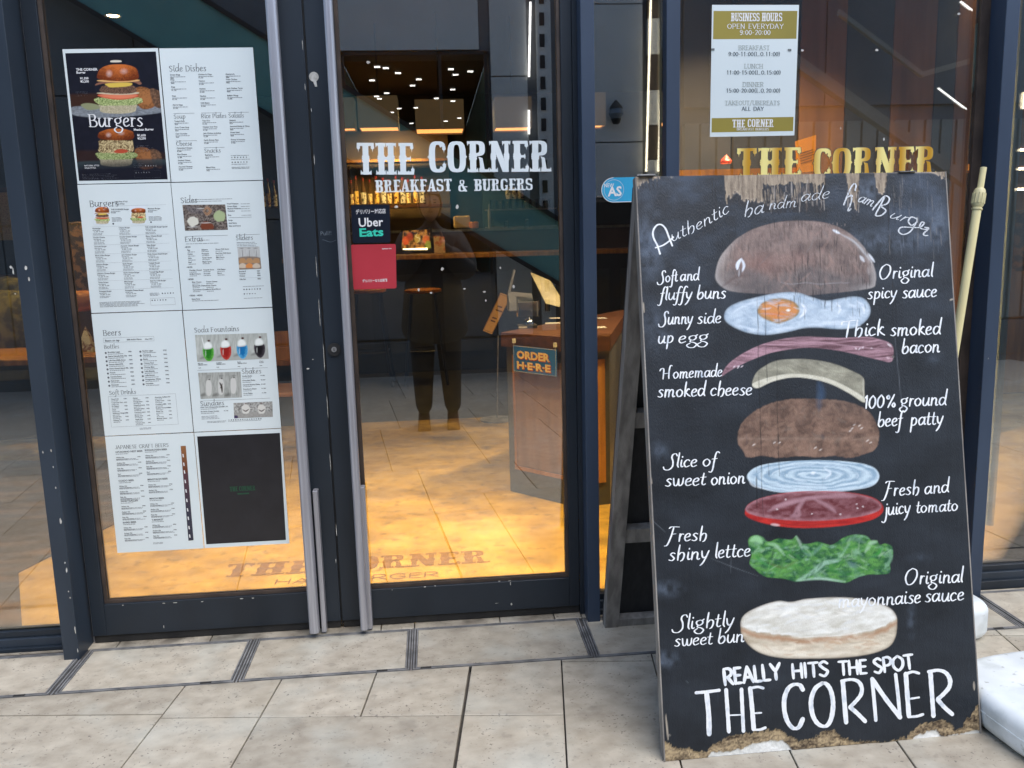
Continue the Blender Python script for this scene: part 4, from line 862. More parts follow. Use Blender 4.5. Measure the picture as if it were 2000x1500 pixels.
# --- 6: soda fountains
t, x0, z1 = sheet(1, 2, 'white menu sheet headed Soda Fountains with four bright cream sodas')
pr = Print(t, x0, z1); pr.title('Soda Fountains', .105, .178, .0148)
for u, s_ in ((.115, 'MELON CREAM SODA'), (.32, 'CHERRY CREAM SODA'), (.56, 'BLUE CREAM SODA'), (.81, 'COLA FLOAT')): pr.item(s_.split()[0], u, .438, .0036, sub=False); pr.item(' '.join(s_.split()[1:]), u, .449, .0036, '¥680', sub=False)
pr.line(.1, .9, .49); pr.line(.1, .9, .745); pr.title('Shakes', .6, .533, .0148); pr.title('Sundaes', .1, .785, .0148)
for k, s_ in enumerate(('Vanilla Shake', 'Chocolate Shake', 'Caramel Banana Shake', 'Strawberry Shake', 'Oreo Shake')): pr.item(s_, .6, .557+k*.036, .0046, '¥1,080', .81, sw=.1)
pr.item('New York Cheesecake Sundae', .1, .803, .0046, '¥1,180', .36, sw=.18); pr.item('Brownie Cream Sundae', .1, .838, .0046, '¥1,180', .36, sw=.15); pr.fine(.1, .33, .875, 3, .011)
pr.icons(.41, .914, 15, .0262, .0021); pr.fine(.16, .38, .92, 2); pr.fine(.4, .8, .927, 1); pr.done()
def sodas(pt):
    pt.C[:] = mixc((150, 154, 148), (196, 200, 194), np.clip(fbm(pt.X*.5, pt.Y*.08, 3)*1.4-.1, 0, 1))
    pt.poly([(380, 694), (526, 690), (526, 712), (380, 712)], (170, 172, 166), 3, .8)
    for cx, cy, c1, c2 in ((407, 684, (38, 120, 30), (110, 190, 80)), (441, 681, (150, 30, 26), (206, 80, 70)), (473, 679, (20, 110, 170), (110, 190, 226)), (507, 677, (24, 20, 24), (80, 72, 80))):
        pt.poly([(cx-14, cy+14), (cx-4, cy+9), (cx-4, cy+15), (cx-16, cy+17)], (70, 72, 68), 4, .5)
        pt.poly([(cx-9, cy-5), (cx-10, cy+8), (cx-5, cy+18), (cx+2, cy+22), (cx+8, cy+17), (cx+11, cy+7), (cx+8, cy-6)], lambda x, y, d: mixc(c1, c2, np.clip(.75-d*.12+(fbm(x*.5, y*.5, 6)-.5), 0, 1)), 1)
        pt.poly([(cx-9, cy-3), (cx-9, cy-13), (cx-1, cy-18), (cx+7, cy-13), (cx+8, cy-5), (cx, cy-2)], lambda x, y, d: mixc((190, 196, 190), (236, 240, 236), np.clip(d*.3, 0, 1)), 1)
        pt.poly([(cx-1, cy-20), (cx+3, cy-20), (cx+3, cy-17), (cx-1, cy-17)], (76, 40, 40), .8); pt.stroke([(cx-5, cy+1), (cx-5, cy+12)], 1.2, (230, 236, 230), .7)
    pt.stroke([(394, 657), (399, 678)], 1.5, (236, 240, 236))
quad_photo(t, (385.5, 706.5), (525, 700.5), (381, 654), (521.5, 650.5), 140, 56, sodas, (180, 184, 178))
def shakes(pt):
    pt.C[:] = mixc((140, 142, 136), (186, 188, 182), np.clip(fbm(pt.X*.6, pt.Y*.1, 5)*1.5-.2, 0, 1))
    for cx, cy, dk in ((408, 757, 0), (432, 755, 1), (456, 753, 0)):
        pt.poly([(cx-16, 771), (cx-8, 767), (cx-6, 773), (cx-16, 774)], (60, 60, 56), 4, .6)
        pt.poly([(cx-5, cy-12), (cx-6, cy+2), (cx-4, cy+14), (cx+3, cy+15), (cx+6, cy+2), (cx+4, cy-12), (cx, cy-15)], (206, 206, 200), 1)
        if dk: pt.stroke([(cx-3, cy-8), (cx+1, cy), (cx+2, cy+12)], 3.5, (54, 44, 40)); pt.stroke([(cx+3, cy-6), (cx-2, cy+4)], 1.6, (70, 60, 54))
        pt.stroke([(cx-4, 733), (cx+5, 733)], .8, (60, 60, 60)); pt.stroke([(cx-4, 736), (cx+4, 736)], .8, (60, 60, 60)); pt.poly([(cx, cy-17), (cx+2, cy-17), (cx+2, cy-15), (cx, cy-15)], (60, 50, 50), .8)
quad_photo(t, (392, 779), (472.5, 776), (387, 728), (470, 726), 84, 52, shakes, (170, 172, 166))
def sundaes(pt):
    pt.C[:] = mixc((110, 108, 104), (196, 196, 190), np.clip(fbm(pt.X*.45, pt.Y*.45, 15)*2.2-.6, 0, 1)); pt.poly([(456, 808), (534, 804), (534, 818), (456, 818)], (158, 156, 150), 3, .8)
    for cx in (480, 511):
        pt.poly([(cx-8, 796), (cx-3, 790), (cx+4, 791), (cx+8, 797), (cx+5, 807), (cx-5, 807)], (216, 214, 206), 1, wob=2); pt.stroke([(cx-6, 800), (cx, 803), (cx+6, 799)], 2.2, (66, 54, 50)); pt.stroke([(cx-1, 788), (cx+1, 789)], 2, (96, 50, 50))
    pt.poly([(457, 812), (464, 812), (464, 818), (457, 818)], (70, 56, 90), 1)
quad_photo(t, (457.5, 817), (533, 814), (456, 787), (532, 784), 78, 32, sundaes, (160, 158, 152))
# --- 7: craft beers
t, x0, z1 = sheet(0, 3, 'white menu sheet headed Japanese Craft Beers with a dark colour scale bar')
pr = Print(t, x0, z1); pr.title('JAPANESE CRAFT BEERS', .1, .107, .0118)
for u, L in ((.1, [('HITACHINO NEST BEER', .14, 4), ('COEDO BEER', .385, 3), ('SANKTGALLEN', .56, 3), ('BAIRD BEER', .745, 3)]), (.43, [('SHIGAKOGEN BEER', .135, 4), ('MINOYACHI BEER', .385, 2), ('MINOH BEER', .55, 3), ('Y.MARKET', .735, 3)])):
    for nme, v, n in L:
        pr.item(nme, u, v, .0062, sub=True, sw=.14)
        for k in range(n): pr.item(('White Ale', 'Amber Ale', 'Pale Ale', 'Ruri')[k], u, v+.045+k*.047, .0045, '¥980', u+.24, sw=.0); pr.fine(u, u+.26, v+.055+k*.047, 2, .009)
pr.fine(.42, .56, .93, 2)
bar = [fac(*p, YS-.0006) for p in ((368, 1056), (378, 1055), (352.5, 871), (362.5, 870.5))]
def barp(pt):
    v = np.clip((pt.Y-871)/185, 0, 1); pt.C[:] = np.where((v < .28)[:, None], mixc((150, 100, 60), (96, 48, 32), np.clip(v/.28, 0, 1)), mixc((88, 52, 60), (50, 50, 66), np.clip((v-.28)/.4, 0, 1)))
paint_grid('colour_scale_bar', *bar, 5, 60, M_print, t, barp, (90, 60, 50))
mb = MB()
for v in (.1, .19, .27, .37, .47, .57, .67, .76, .86, .95):
    c = bar[2]*(1-v)+bar[0]*v+np.array([.006, -.0004, 0]); mb.add([c+np.array(d) for d in ((-.0016, 0, -.006), (.0022, 0, -.006), (.0014, 0, .006), (-.0024, 0, .006))], [(0, 1, 2, 3)])
adopt(t, mb.build('scale_labels', M_wink))['kind'] = 'stuff'; pr.done()
# --- 8: black sheet
t, x0, z1 = sheet(1, 3, 'white-framed black sheet with small green logo, bottom right of the menu sheets')
def blk(pt): pt.C *= (0.7+.7*fbm(pt.X*.05, pt.Y*.05, 4))[:, None]
quad_photo(t, (403, 1063), (558.5, 1054.5), (385, 852.5), (546.5, 845.5), 60, 80, blk, (28, 27, 32), 'black_print')
mb = MB(); o = fac(449, 960, YS-.0008); western(mb, 'THE CORNER', lambda x, y: (o[0]+x, o[1], o[2]+y), .088, .017, .0, NRM)
o2 = fac(464, 966, YS-.0008); mb.add([o2, o2+np.array([.04, 0, 0]), o2+np.array([.04, 0, .005]), o2+np.array([0, 0, .005])], [(0, 1, 2, 3)])
adopt(t, mb.build('green_logo', mat('green_print', lin((26, 78, 52)), .5, col2=lin((20, 64, 44)), nscale=30)))
# tape strips between sheets
mb = MB()
for cx, cz in ((.297, 1.585), (.297, 1.165), (.297, .745)): mb.box(cx-.02, cx+.02, YS-.0010, YS-.0006, cz-.006, cz+.006)

for t in SHEETS: t.rotation_euler = (random.uniform(0, .004), random.uniform(-.0028, .0028), random.uniform(-.004, .004))   # taped up by hand
# ------------------------------------------------------------------ lettering and stickers on the right door
YG = -.0043
def group_lettering(words, label, m, name='window_lettering', yy=YG):
    c0 = fac(*words[0][1], yy); t = thing(name, label, 'lettering', tuple(c0))
    for s_, (ax_, ay_), (bx_, by_), (tx_, ty_) in words:     # baseline start, baseline end, point above the start at cap height
        a = fac(ax_, ay_, yy); b = fac(bx_, by_, yy); tt = fac(tx_, ty_, yy); ch = np.linalg.norm(tt-a); L_ = np.linalg.norm(b-a); ux = (b-a)/L_; uy = np.array([-ux[2], 0, ux[0]])
        if uy[2] < 0: uy = -uy
        western_letters(t, 'letter', m, s_, lambda x, y: a+ux*x+uy*y, L_, ch, .0002, NRM)
    return t
group_lettering([('THE', (697, 341), (811, 341), (690, 279)), ('CORNER', (838, 337), (1077, 335), (836, 276))], 'big white western-style THE CORNER lettering on the right door glass', M_white_vinyl)
group_lettering([('BREAKFAST', (733, 376), (884, 373), (732, 352)), ('&', (895, 374), (914, 374), (894, 351)), ('BURGERS', (926, 373), (1041, 371), (925, 350))], 'small white BREAKFAST & BURGERS lettering under the big shop name', M_white_vinyl)
# delivery sticker, navy
def sticker_plate(corners, m, label, cat='sticker', r=.008, th=.0006, yy=-.0046):
    P = [fac(*c, yy) for c in corners]                     # tl, tr, br, bl
    c0 = sum(P)/4; poly = []
    for i in range(4):
        a, b, c = P[(i-1) % 4], P[i], P[(i+1) % 4]; ra = (a-b)/np.linalg.norm(a-b)*r; rc = (c-b)/np.linalg.norm(c-b)*r
        for k in range(5):
            s_ = k/4; poly.append(b+ra*(1-s_)**2+rc*s_**2)
    mb = MB(); n = len(poly); mb.add(poly+[p+np.array([0, th, 0]) for p in poly], [tuple(range(n)), tuple(range(n, 2*n))[::-1]]+[(i, n+i, n+(i+1) % n, (i+1) % n) for i in range(n)])
    t = thing('sticker', label, cat, (float(c0[0]), yy, float(P[3][2]))); adopt(t, mb.build('backing', m)); return t, P
M_uber = mat('navy_sticker', lin((26, 32, 46)), .3, col2=lin((22, 27, 40)), nscale=5); M_red = mat('red_sticker', lin((184, 58, 70)), .35, col2=lin((172, 52, 62)), nscale=5); M_teal = mat('teal_print', lin((60, 206, 180)), .4, col2=lin((54, 196, 170)), nscale=9)
t, P = sticker_plate([(685, 400.5), (761, 399), (762.5, 474), (689, 475)], M_uber, 'navy delivery sticker with Japanese line and two-word white and teal logo', r=.007)
def dtext(s_, px, py, h_px, m, t, bold=.01, wpx=None, nm='printed_text', yy=-.0049):
    o = fac(px, py, yy); k = float(np.linalg.norm(o-CAM))/F_PX; mb = MB(); ftext(mb, s_, o, (1, 0, .012), (-.0, 0, 1), h_px*k, bold, width=wpx*k if wpx else None); adopt(t, mb.build(nm, m))
dtext('デリバリー対応店', 695, 418, 7.2, M_wink, t, .012, 56); dtext('Uber', 701, 443, 17, M_wink, t, .018, 46); dtext('Eats', 702.5, 462, 15.5, M_teal, t, .03, 45)
t, P = sticker_plate([(685, 478), (773, 476.5), (774.5, 563), (690, 565.5)], M_red, 'red delivery sticker with a white Japanese line along its bottom', r=.006)
dtext('デリバリーなら出前館', 708, 551.5, 4.6, M_wink, t, .018, 47); dtext('demae-can', 746, 487, 2.6, M_wink, t, .012, 18)
# round blue sticker on the narrow pane (partly behind the board)
c = fac(1198, 371, -.0046); k = float(np.linalg.norm(c-CAM))/F_PX
t = thing('sticker', 'round bright blue sticker with white letters NEW AS on the narrow pane', 'sticker', tuple(c))
mb = MB(); rb = 23*k
arc = [(c[0]+rb*math.cos(a_), c[1], c[2]+rb*math.sin(a_)) for a_ in np.linspace(R(90), R(270), 16)]; rt = c[0]+44*k
mb.add(arc+[(rt, c[1], c[2]-rb), (rt, c[1], c[2]+rb)], [tuple(range(18))]); adopt(t, mb.build('backing', mat('sticker_blue', lin((58, 172, 214)), .4, col2=lin((52, 160, 206)), nscale=8)))
ik = Ink(); ik.ribbon([(x, c[1], z) for x, y, z in [(c[0]+rb*.98*math.cos(a_), 0, c[2]+rb*.98*math.sin(a_)) for a_ in np.linspace(R(90), R(270), 24)]]+[(rt, c[1], c[2]-rb*.98)], [.0022]*25, NRM); ik.ribbon([(c[0]+.002+rb*.82*math.cos(a_), c[1], c[2]+rb*.82*math.sin(a_)) for a_ in np.linspace(0, 2*math.pi, 40)], [.001]*40, NRM); ik.build('rings', M_wink, t)
dtext('NEW', 1180, 366, 7.5, M_wink, t, .01, 19); dtext('AS', 1187, 383, 18, M_wink, t, .03, 27)

# ------------------------------------------------------------------ opening hours poster and gold lettering on the wide window
M_olive = mat('olive_gold_print', lin((152, 138, 58)), .45, col2=lin((140, 128, 54)), nscale=3)
t = thing('hours_poster', 'white and olive opening-hours poster taped on the wide window', 'poster', (2.26, YG, 1.7))
HP = lambda X_, Y_: (1350+X_/4, Y_/4)
tl, tr, br, bl = [fac(*HP(*q), -.0052) for q in ((163, 38), (843, 38), (806, 1058), (146, 1070))]
def hq(a, b, v0, v1, y, m, nm):
    def pp(u, v): p = (tl*(1-u)+tr*u)*(1-v)+(bl*(1-u)+br*u)*v; return (p[0], y, p[2])
    return adopt(t, MB().add([pp(a, v1), pp(b, v1), pp(b, v0), pp(a, v0)], [(0, 1, 2, 3)]).build(nm, m))
mb = MB(); mb.add([(p[0], -.0052, p[2]) for p in (bl, br, tr, tl)]+[(p[0], -.0043, p[2]) for p in (bl, br, tr, tl)], [(0, 1, 2, 3), (7, 6, 5, 4), (0, 4, 5, 1), (1, 5, 6, 2), (2, 6, 7, 3), (3, 7, 4, 0)]); adopt(t, mb.build('paper', M_paper))
hq(.018, .982, .045, .255, -.0054, M_olive, 'header_band'); hq(.018, .982, .855, .965, -.0054, M_olive, 'footer_band')
mb = MB()
def hw(s_, xa, xb, yb, cap, mb_):
    a = fac(*HP(xa, yb), -.0057); b = fac(*HP(xb, yb), -.0057); ch = cap/4*float(np.linalg.norm(a-CAM))/F_PX; western_letters(t, 'letter', M_wink, s_, lambda x, y: (a[0]+x, a[1], a[2]+y+x*(b[2]-a[2])/(b[0]-a[0])), float(b[0]-a[0]), ch, 0, NRM)
hw('BUSINESS', 310, 535, 166, 56, mb); hw('HOURS', 550, 712, 166, 56, mb); hw('THE', 320, 422, 996, 55, mb); hw('CORNER', 440, 645, 992, 55, mb)
ik = Ink(); ik2 = Ink(); ik3 = Ink()
def hc(s_, xa, xb, yb, cap, ink_, w_=.16, serif=.1, thin=.45):
    a = fac(*HP(xa, yb), -.0056); b = fac(*HP(xb, yb), -.0056); ch = cap/4*float(np.linalg.norm(a-CAM))/F_PX; L_ = float(np.linalg.norm(b-a))
    ink_.text(s_, lambda x, y: Vector(a)+Vector(b-a)*(x*ch/L_)+Vector((0, 0, y*ch)), NRM, ch, w_, slant=0, font=CAPS, thin=thin, jitter=0, x1=L_/ch, serif=serif, track=.07)
hc('OPEN EVERYDAY', 282, 720, 224, 32, ik); hc('9:00-20:00', 378, 618, 272, 32, ik)
for s_, xa, xb, y_ in (('9:00-11:00(L.O.11:00)', 290, 694, 437), ('11:00-15:00(L.O.15:00)', 276, 700, 581), ('15:00-20:00(L.O.20:00)', 273, 697, 722), ('ALL DAY', 395, 566, 864)): hc(s_, xa, xb, y_, 26, ik2, .17)
for s_, xa, xb, y_ in (('BREAKFAST', 370, 612, 390), ('LUNCH', 415, 560, 534), ('DINNER', 402, 566, 676), ('TAKEOUT/UBEREATS', 262, 692, 820)): hc(s_, xa, xb, y_, 29, ik3, .13, .16, .8)
hc('BREAKFAST & BURGERS'.replace('& ', ''), 356, 606, 1019, 17, ik, .2, .1)
ik.build('light_text', M_wink, t); ik2.build('times_text', mat('slate_ink', lin((70, 84, 92)), .5, col2=lin((60, 74, 82)), nscale=30), t); ik3.build('outlined_headings', mat('pale_ink', lin((168, 176, 172)), .5, col2=lin((156, 166, 162)), nscale=30), t)
for q in ((166, 388), (766, 392)):
    a = fac(*HP(*q), -.0058); t_ = tag(MB().box(a[0]-.005, a[0]+.007, -.0066, -.0055, a[2]-.003, a[2]+.004).build('tape_dot', mat('tape_grey', lin((120, 128, 128)), .5, col2=lin((90, 96, 98)), nscale=200)), 'tiny grey tape piece on the hours poster, '+('left edge' if q[0] < 300 else 'right side'), 'tape')
gm = bpy.data.materials.new('gold_vinyl'); gm.use_nodes = True; N = gm.node_tree.nodes; K = gm.node_tree.links; b = N['Principled BSDF']; b.inputs['Roughness'].default_value = .35
tc = N.new('ShaderNodeTexCoord'); sx_ = N.new('ShaderNodeSeparateXYZ'); K.new(tc.outputs['Object'], sx_.inputs[0]); ma = N.new('ShaderNodeMath'); ma.operation = 'MULTIPLY'; ma.inputs[1].default_value = 58; K.new(sx_.outputs[0], ma.inputs[0])
sn = N.new('ShaderNodeMath'); sn.operation = 'SINE'; K.new(ma.outputs[0], sn.inputs[0]); mr = N.new('ShaderNodeMapRange'); mr.inputs[1].default_value = -1; K.new(sn.outputs[0], mr.inputs[0])
mx = N.new('ShaderNodeMix'); mx.data_type = 'RGBA'; mx.inputs[6].default_value = L4((196, 146, 40)); mx.inputs[7].default_value = L4((246, 232, 150)); K.new(mr.outputs[0], mx.inputs[0]); K.new(mx.outputs[2], b.inputs['Base Color'])
gt = thing('window_lettering', 'gold THE CORNER lettering with dark outline on the wide window', 'lettering', (2.55, YG, 1.56))
for m, gr, nm, lift in ((M_ink, .0022, 'letter_outline', .0), (gm, 0, 'letter', .0006)):
    for s_, xa, xb in (('THE', 1437, 1566), ('CORNER', 1588, 1828)):
        a = fac(xa, 347, YG); b = fac(xb, 345, YG); top = fac(xa, 290, YG); western_letters(gt, nm, m, s_, lambda x, y: (a[0]+x, YG, a[2]+y), float(b[0]-a[0]), float(top[2]-a[2]), lift+.0002, NRM, gr)

# little sticker remnants on the glass
spots = [(818, 566, 4, 6, 'left of the reflected stool'), (842, 572, 5, 3, 'under the reflected stool seat'), (1003, 560, 4, 6, 'left of the counter'), (907, 564, 6, 3, 'right of the stool'), (946, 570, 5, 3, 'above the yellow notice'), (949, 587, 2, 4, 'just above the yellow notice'), (864, 525, 5, 6, 'middle of the right door glass'), (977, 523, 3, 4, 'near the diagonal reflection'), (774, 404, 7, 4, 'under the lettering, left'), (893, 404, 5, 8, 'under the lettering, right'), (1567, 98, 6, 4, 'right of the hours poster'), (1712, 98, 5, 4, 'right part of the wide window'), (1873, 27, 6, 4, 'top of the wide window'), (1726, 272, 3, 6, 'above the gold letter E'), (1642, 251, 2, 4, 'above the gold lettering'), (719, 122, 6, 4, 'top left of the right door glass')]
for px, py, wd, hh, where in spots:
    a = fac(px, py, -.0042); k = float(np.linalg.norm(a-CAM))/F_PX; n = 7
    o = MB().add([(a[0]+math.cos(2*math.pi*i/n)*wd*k*.6*random.uniform(.6, 1.2), -.0046, a[2]+math.sin(2*math.pi*i/n)*hh*k*.6*random.uniform(.6, 1.2)) for i in range(n)], [tuple(range(n))]).build('sticker_remnant', M_chip)
    tag(o, 'small torn white sticker remnant on the glass, '+where, 'sticker remnant')

# ------------------------------------------------------------------ the painted A-board
bBL, bBR = gnd(1300, 1489), gnd(1915, 1434); bBL[2] = bBR[2] = .002
bTL = fac(1243, 345, -.60)
nB = np.cross(bBR-bBL, bTL-bBL); nB /= np.linalg.norm(nB)
_d = ray(1846, 335); bTR = CAM+_d*(((bBL-CAM)@nB)/(_d@nB))
ab = thing('a_board', 'tall hand-painted black A-board listing burger layers, worn bare at top and bottom', 'a-board sign', (float((bBL+bTR)[0]/2), -.6, 0))
nB = np.cross(bBR-bBL, bTL-bBL); nB /= np.linalg.norm(nB)
if nB[1] > 0: nB = -nB
def bpt(px, py, lift=0.0):          # photo pixel -> point on the board face
    d = ray(px, py); t_ = ((bBL-CAM)@nB)/(d@nB); return CAM+d*t_+nB*lift
# decay line near the bottom (photo px)
dl_x = [1290, 1310, 1330, 1345, 1360, 1375, 1390, 1410, 1430, 1450, 1480, 1500, 1520, 1540, 1560, 1580, 1590, 1614, 1630, 1643, 1664, 1690, 1730, 1770, 1781, 1795, 1805, 1820, 1842, 1855, 1866, 1880, 1888, 1896, 1907, 1925]
dl_y = [1448, 1455, 1462, 1461, 1468, 1470, 1455, 1446, 1437, 1435, 1428, 1426, 1424, 1436, 1446, 1446, 1440, 1428, 1426, 1438, 1447, 1448, 1450, 1440, 1432, 1414, 1412, 1410, 1404, 1412, 1424, 1420, 1404, 1400, 1380, 1370]
wx = [1290, 1375, 1390, 1420, 1450, 1470, 1500, 1530, 1545, 1560, 1600, 1640, 1660, 1780, 1790, 1812, 1830, 1840, 1865, 1895, 1925]
wy = [1500, 1492, 1470, 1467, 1464, 1452, 1448, 1448, 1462, 1480, 1475, 1468, 1462, 1452, 1438, 1430, 1424, 1440, 1436, 1430, 1424]
def decay_masks(X_, Y_):
    e = np.interp(X_, dl_x, dl_y)+(fbm(X_/5, Y_/9, 61)-.5)*12+(fbm(X_/1.6, Y_/20, 62)-.5)*7
    ww_ = np.interp(X_, wx, wy)+(fbm(X_/7, Y_/7, 63)-.5)*8
    # bare wood along the top
    tx_ = np.interp(X_, [1236, 1246, 1262, 1290, 1296, 1414, 1419, 1424, 1440, 1455, 1475, 1500, 1510, 1525, 1540, 1560, 1590, 1603, 1608, 1612, 1652, 1657, 1664, 1674, 1679, 1708, 1712, 1722, 1728, 1733, 1815, 1826, 1836, 1850],
                    [378, 366, 352, 346, 338, 338, 395, 388, 378, 392, 392, 400, 404, 392, 384, 392, 388, 402, 396, 338, 338, 372, 398, 408, 338, 338, 372, 384, 378, 338, 338, 340, 346, 352])
    te = tx_+(fbm(X_/1.1, Y_/40, 71)-.5)*26*(tx_ > 345)+(fbm(X_/2.5, Y_/30, 72)-.5)*16*(tx_ > 345)
    return e, ww_, te
def board_paint(pt):
    X_, Y_ = pt.X, pt.Y
    n1 = fbm(X_/90, Y_/60, 1); n2 = fbm(X_/26, Y_/9, 2); n3 = fbm(X_/2.2, Y_/45, 3)
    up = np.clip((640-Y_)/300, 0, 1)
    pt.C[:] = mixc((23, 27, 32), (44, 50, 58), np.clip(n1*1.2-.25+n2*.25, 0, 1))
    bl_ = np.clip((n1-.42)*2.6, 0, 1)*up*(.35+n2*.9); pt.blend(slice(None), np.clip(bl_*.6, 0, .7), lin((80, 96, 118)))  # bluish clouds towards the top: partly sheen painted into the colour, partly worn haze
    pt.C *= (.86+.28*n3)[:, None]
    # chalky scuffs, with part of the bluish sheen painted in
    for (cx, cy, rx, ry, a_) in ((1285, 640, 40, 60, .25), (1300, 1150, 45, 22, .35), (1290, 1290, 50, 26, .4), (1290, 880, 26, 26, .25), (1820, 700, 30, 20, .15), (1800, 1090, 40, 14, .12), (1780, 1210, 12, 50, .25), (1740, 470, 120, 30, .45), (1830, 440, 30, 60, .4), (1270, 480, 40, 90, .45), (1700, 370, 40, 30, .6), (1480, 1330, 60, 60, .1)):
        g = np.clip(1-np.hypot((X_-cx)/rx, (Y_-cy)/ry), 0, 1)*np.clip(fbm(X_/12, Y_/16, 5)*2-.5, 0, 1)*a_; pt.blend(slice(None), g, lin((128, 144, 166)))
    sk = lambda sx, sy, seed, lo=.3, gain=1.8: (lambda x, y: np.clip((fbm(x/sx, y/sy, seed)-lo)*gain+.35, 0, 1))
    # bun crown
    def bun(x, y, d):
        u = (x-1553)/157; v = (577-y)/146; th = fbm(x/22, y/16, 10); st_ = fbm(x/3, y/22, 11)
        c = mixc((76, 64, 62), (146, 126, 118), np.clip(-.05+th*1.15+.22*v+(st_-.5)*.7, 0, 1))
        rd = np.clip(1-np.hypot((u+.42)/.4, (v-.42)/.22), 0, 1)+np.clip(1-np.hypot((u-.05)/.3, (v-.5)/.15), 0, 1)*.7; c = c*(1-rd[:, None]*.55)+lin((150, 112, 102))*rd[:, None]*.55
        lo = np.clip((.36-v+.06*np.sin(u*7))/.1, 0, 1); c = c*(1-lo[:, None]*.55)+lin((96, 94, 96))*lo[:, None]*.55
        dk = np.clip(1-np.hypot((u-.38)/.4, (v-.66)/.1), 0, 1)*.7; c = c*(1-dk[:, None])+lin((74, 62, 58))*dk[:, None]
        ed = np.clip(1-d/14, 0, 1)*np.clip((np.abs(u)-.62)*3, 0, 1); c = c*(1-ed[:, None]*.75)+lin((176, 172, 170))*ed[:, None]*.75
        lf = np.clip(1-np.abs(u+.9)/.14, 0, 1)*np.clip((v-.1)*3, 0, 1)*.6*(.4+st_); c = c*(1-lf[:, None])+lin((170, 160, 154))*lf[:, None]
        return c
    pt.poly([(1399, 548), (1399, 525), (1408, 500), (1428, 476), (1445, 462), (1475, 446), (1520, 434), (1570, 431), (1615, 436), (1650, 450), (1680, 474), (1700, 503), (1710, 532), (1710, 552), (1703, 562), (1660, 569), (1610, 574), (1560, 578), (1500, 574), (1455, 572), (1420, 566)], bun, 2.2, .95)
    pt.brush([(1408, 500), (1445, 462), (1520, 436), (1615, 440), (1680, 478), (1706, 530), (1700, 558), (1560, 572), (1430, 562)], 170, ((158, 130, 120), (84, 70, 68), (128, 108, 102), (118, 112, 110)), 1.45, 5, 30, .3, .5)
    pt.stroke([(1410, 560), (1440, 540), (1465, 538)], 5, (92, 76, 74), .6, 4)
    pt.stroke([(1447, 506), (1441, 516), (1440, 526)], 7, (226, 234, 244), .95, 2); pt.stroke([(1448, 505), (1453, 518), (1450, 530)], 5, (220, 228, 240), .9, 2); pt.stroke([(1444, 525), (1443, 540)], 3, (176, 176, 180), .7, 2)
    pt.stroke([(1627, 449), (1640, 456)], 5, (232, 238, 246), .9, 2); pt.stroke([(1640, 456), (1668, 472), (1690, 496), (1702, 512)], 4, (190, 192, 196), .7, 3); pt.stroke([(1697, 496), (1708, 512)], 4, (226, 232, 240), .9, 2)
    pt.stroke([(1680, 500), (1688, 511)], 6, (206, 208, 214), .85, 2); pt.stroke([(1695, 522), (1697, 536)], 5, (160, 152, 150), .6, 3)
    pt.stroke([(1525, 551), (1545, 555), (1575, 552), (1600, 555), (1640, 552), (1660, 553)], 1.6, (160, 158, 160), .6, 1.5)
    for k in range(16): pt.stroke([(1530+k*8+random.uniform(-2, 2), 434+random.uniform(-1, 8)), (1531+k*8, 436+random.uniform(0, 8))], 1.4, (190, 176, 170), .35, 1)
    # fried egg
    egg = [(1414, 618), (1421, 602), (1443, 590), (1480, 580), (1520, 572), (1555, 571), (1585, 580), (1612, 587), (1640, 583), (1665, 579), (1685, 582), (1697, 594), (1700, 610), (1692, 626), (1672, 639), (1640, 643), (1600, 640), (1570, 641), (1540, 648), (1500, 654), (1465, 651), (1437, 641), (1420, 630)]
    pt.poly(egg, lambda x, y, d: np.clip(mixc((148, 170, 192), (196, 212, 226), np.clip(fbm((x+y)/14, (y-x*.3)/9, 20)*1.6-.3+.15*np.clip(d/10, 0, 1), 0, 1))*(1-.35*np.clip(1-d/4, 0, 1))[:, None], 0, 1), 2, .97)
    for a_, b_ in (((1430, 612), (1470, 590)), ((1435, 635), (1480, 648)), ((1450, 600), (1500, 585)), ((1500, 648), (1550, 640)), ((1580, 634), (1680, 636)), ((1600, 632), (1670, 630))): pt.stroke([a_, ((a_[0]+b_[0])/2, (a_[1]+b_[1])/2-2), b_], 4, (214, 226, 238), .6, 3)
    pt.stroke([(1565, 594), (1572, 602), (1570, 612), (1562, 620)], 6, (232, 238, 246), .9, 2.5); pt.stroke([(1634, 592), (1641, 602), (1637, 613)], 5, (226, 234, 244), .8, 2.5); pt.stroke([(1674, 588), (1685, 598), (1688, 612)], 5, (226, 234, 244), .8, 2.5)
    pt.poly([(1479, 606), (1488, 592), (1508, 584), (1530, 583), (1552, 590), (1562, 604), (1555, 618), (1535, 628), (1520, 632), (1500, 626), (1484, 617)], lambda x, y, d: mixc((128, 116, 78), (206, 136, 70), np.clip(d/9+.1+(fbm(x/12, y/7, 22)-.5)*.9, 0, 1)), 3, .97)
    pt.stroke([(1494, 611), (1515, 614), (1534, 611)], 7, (214, 124, 72), .6, 5); pt.stroke([(1536, 606), (1543, 606)], 5, (236, 236, 230), .95, 1.5)
    pt.brush(egg, 90, ((214, 226, 238), (150, 174, 198), (190, 208, 222)), .1, 4, 26, .35)
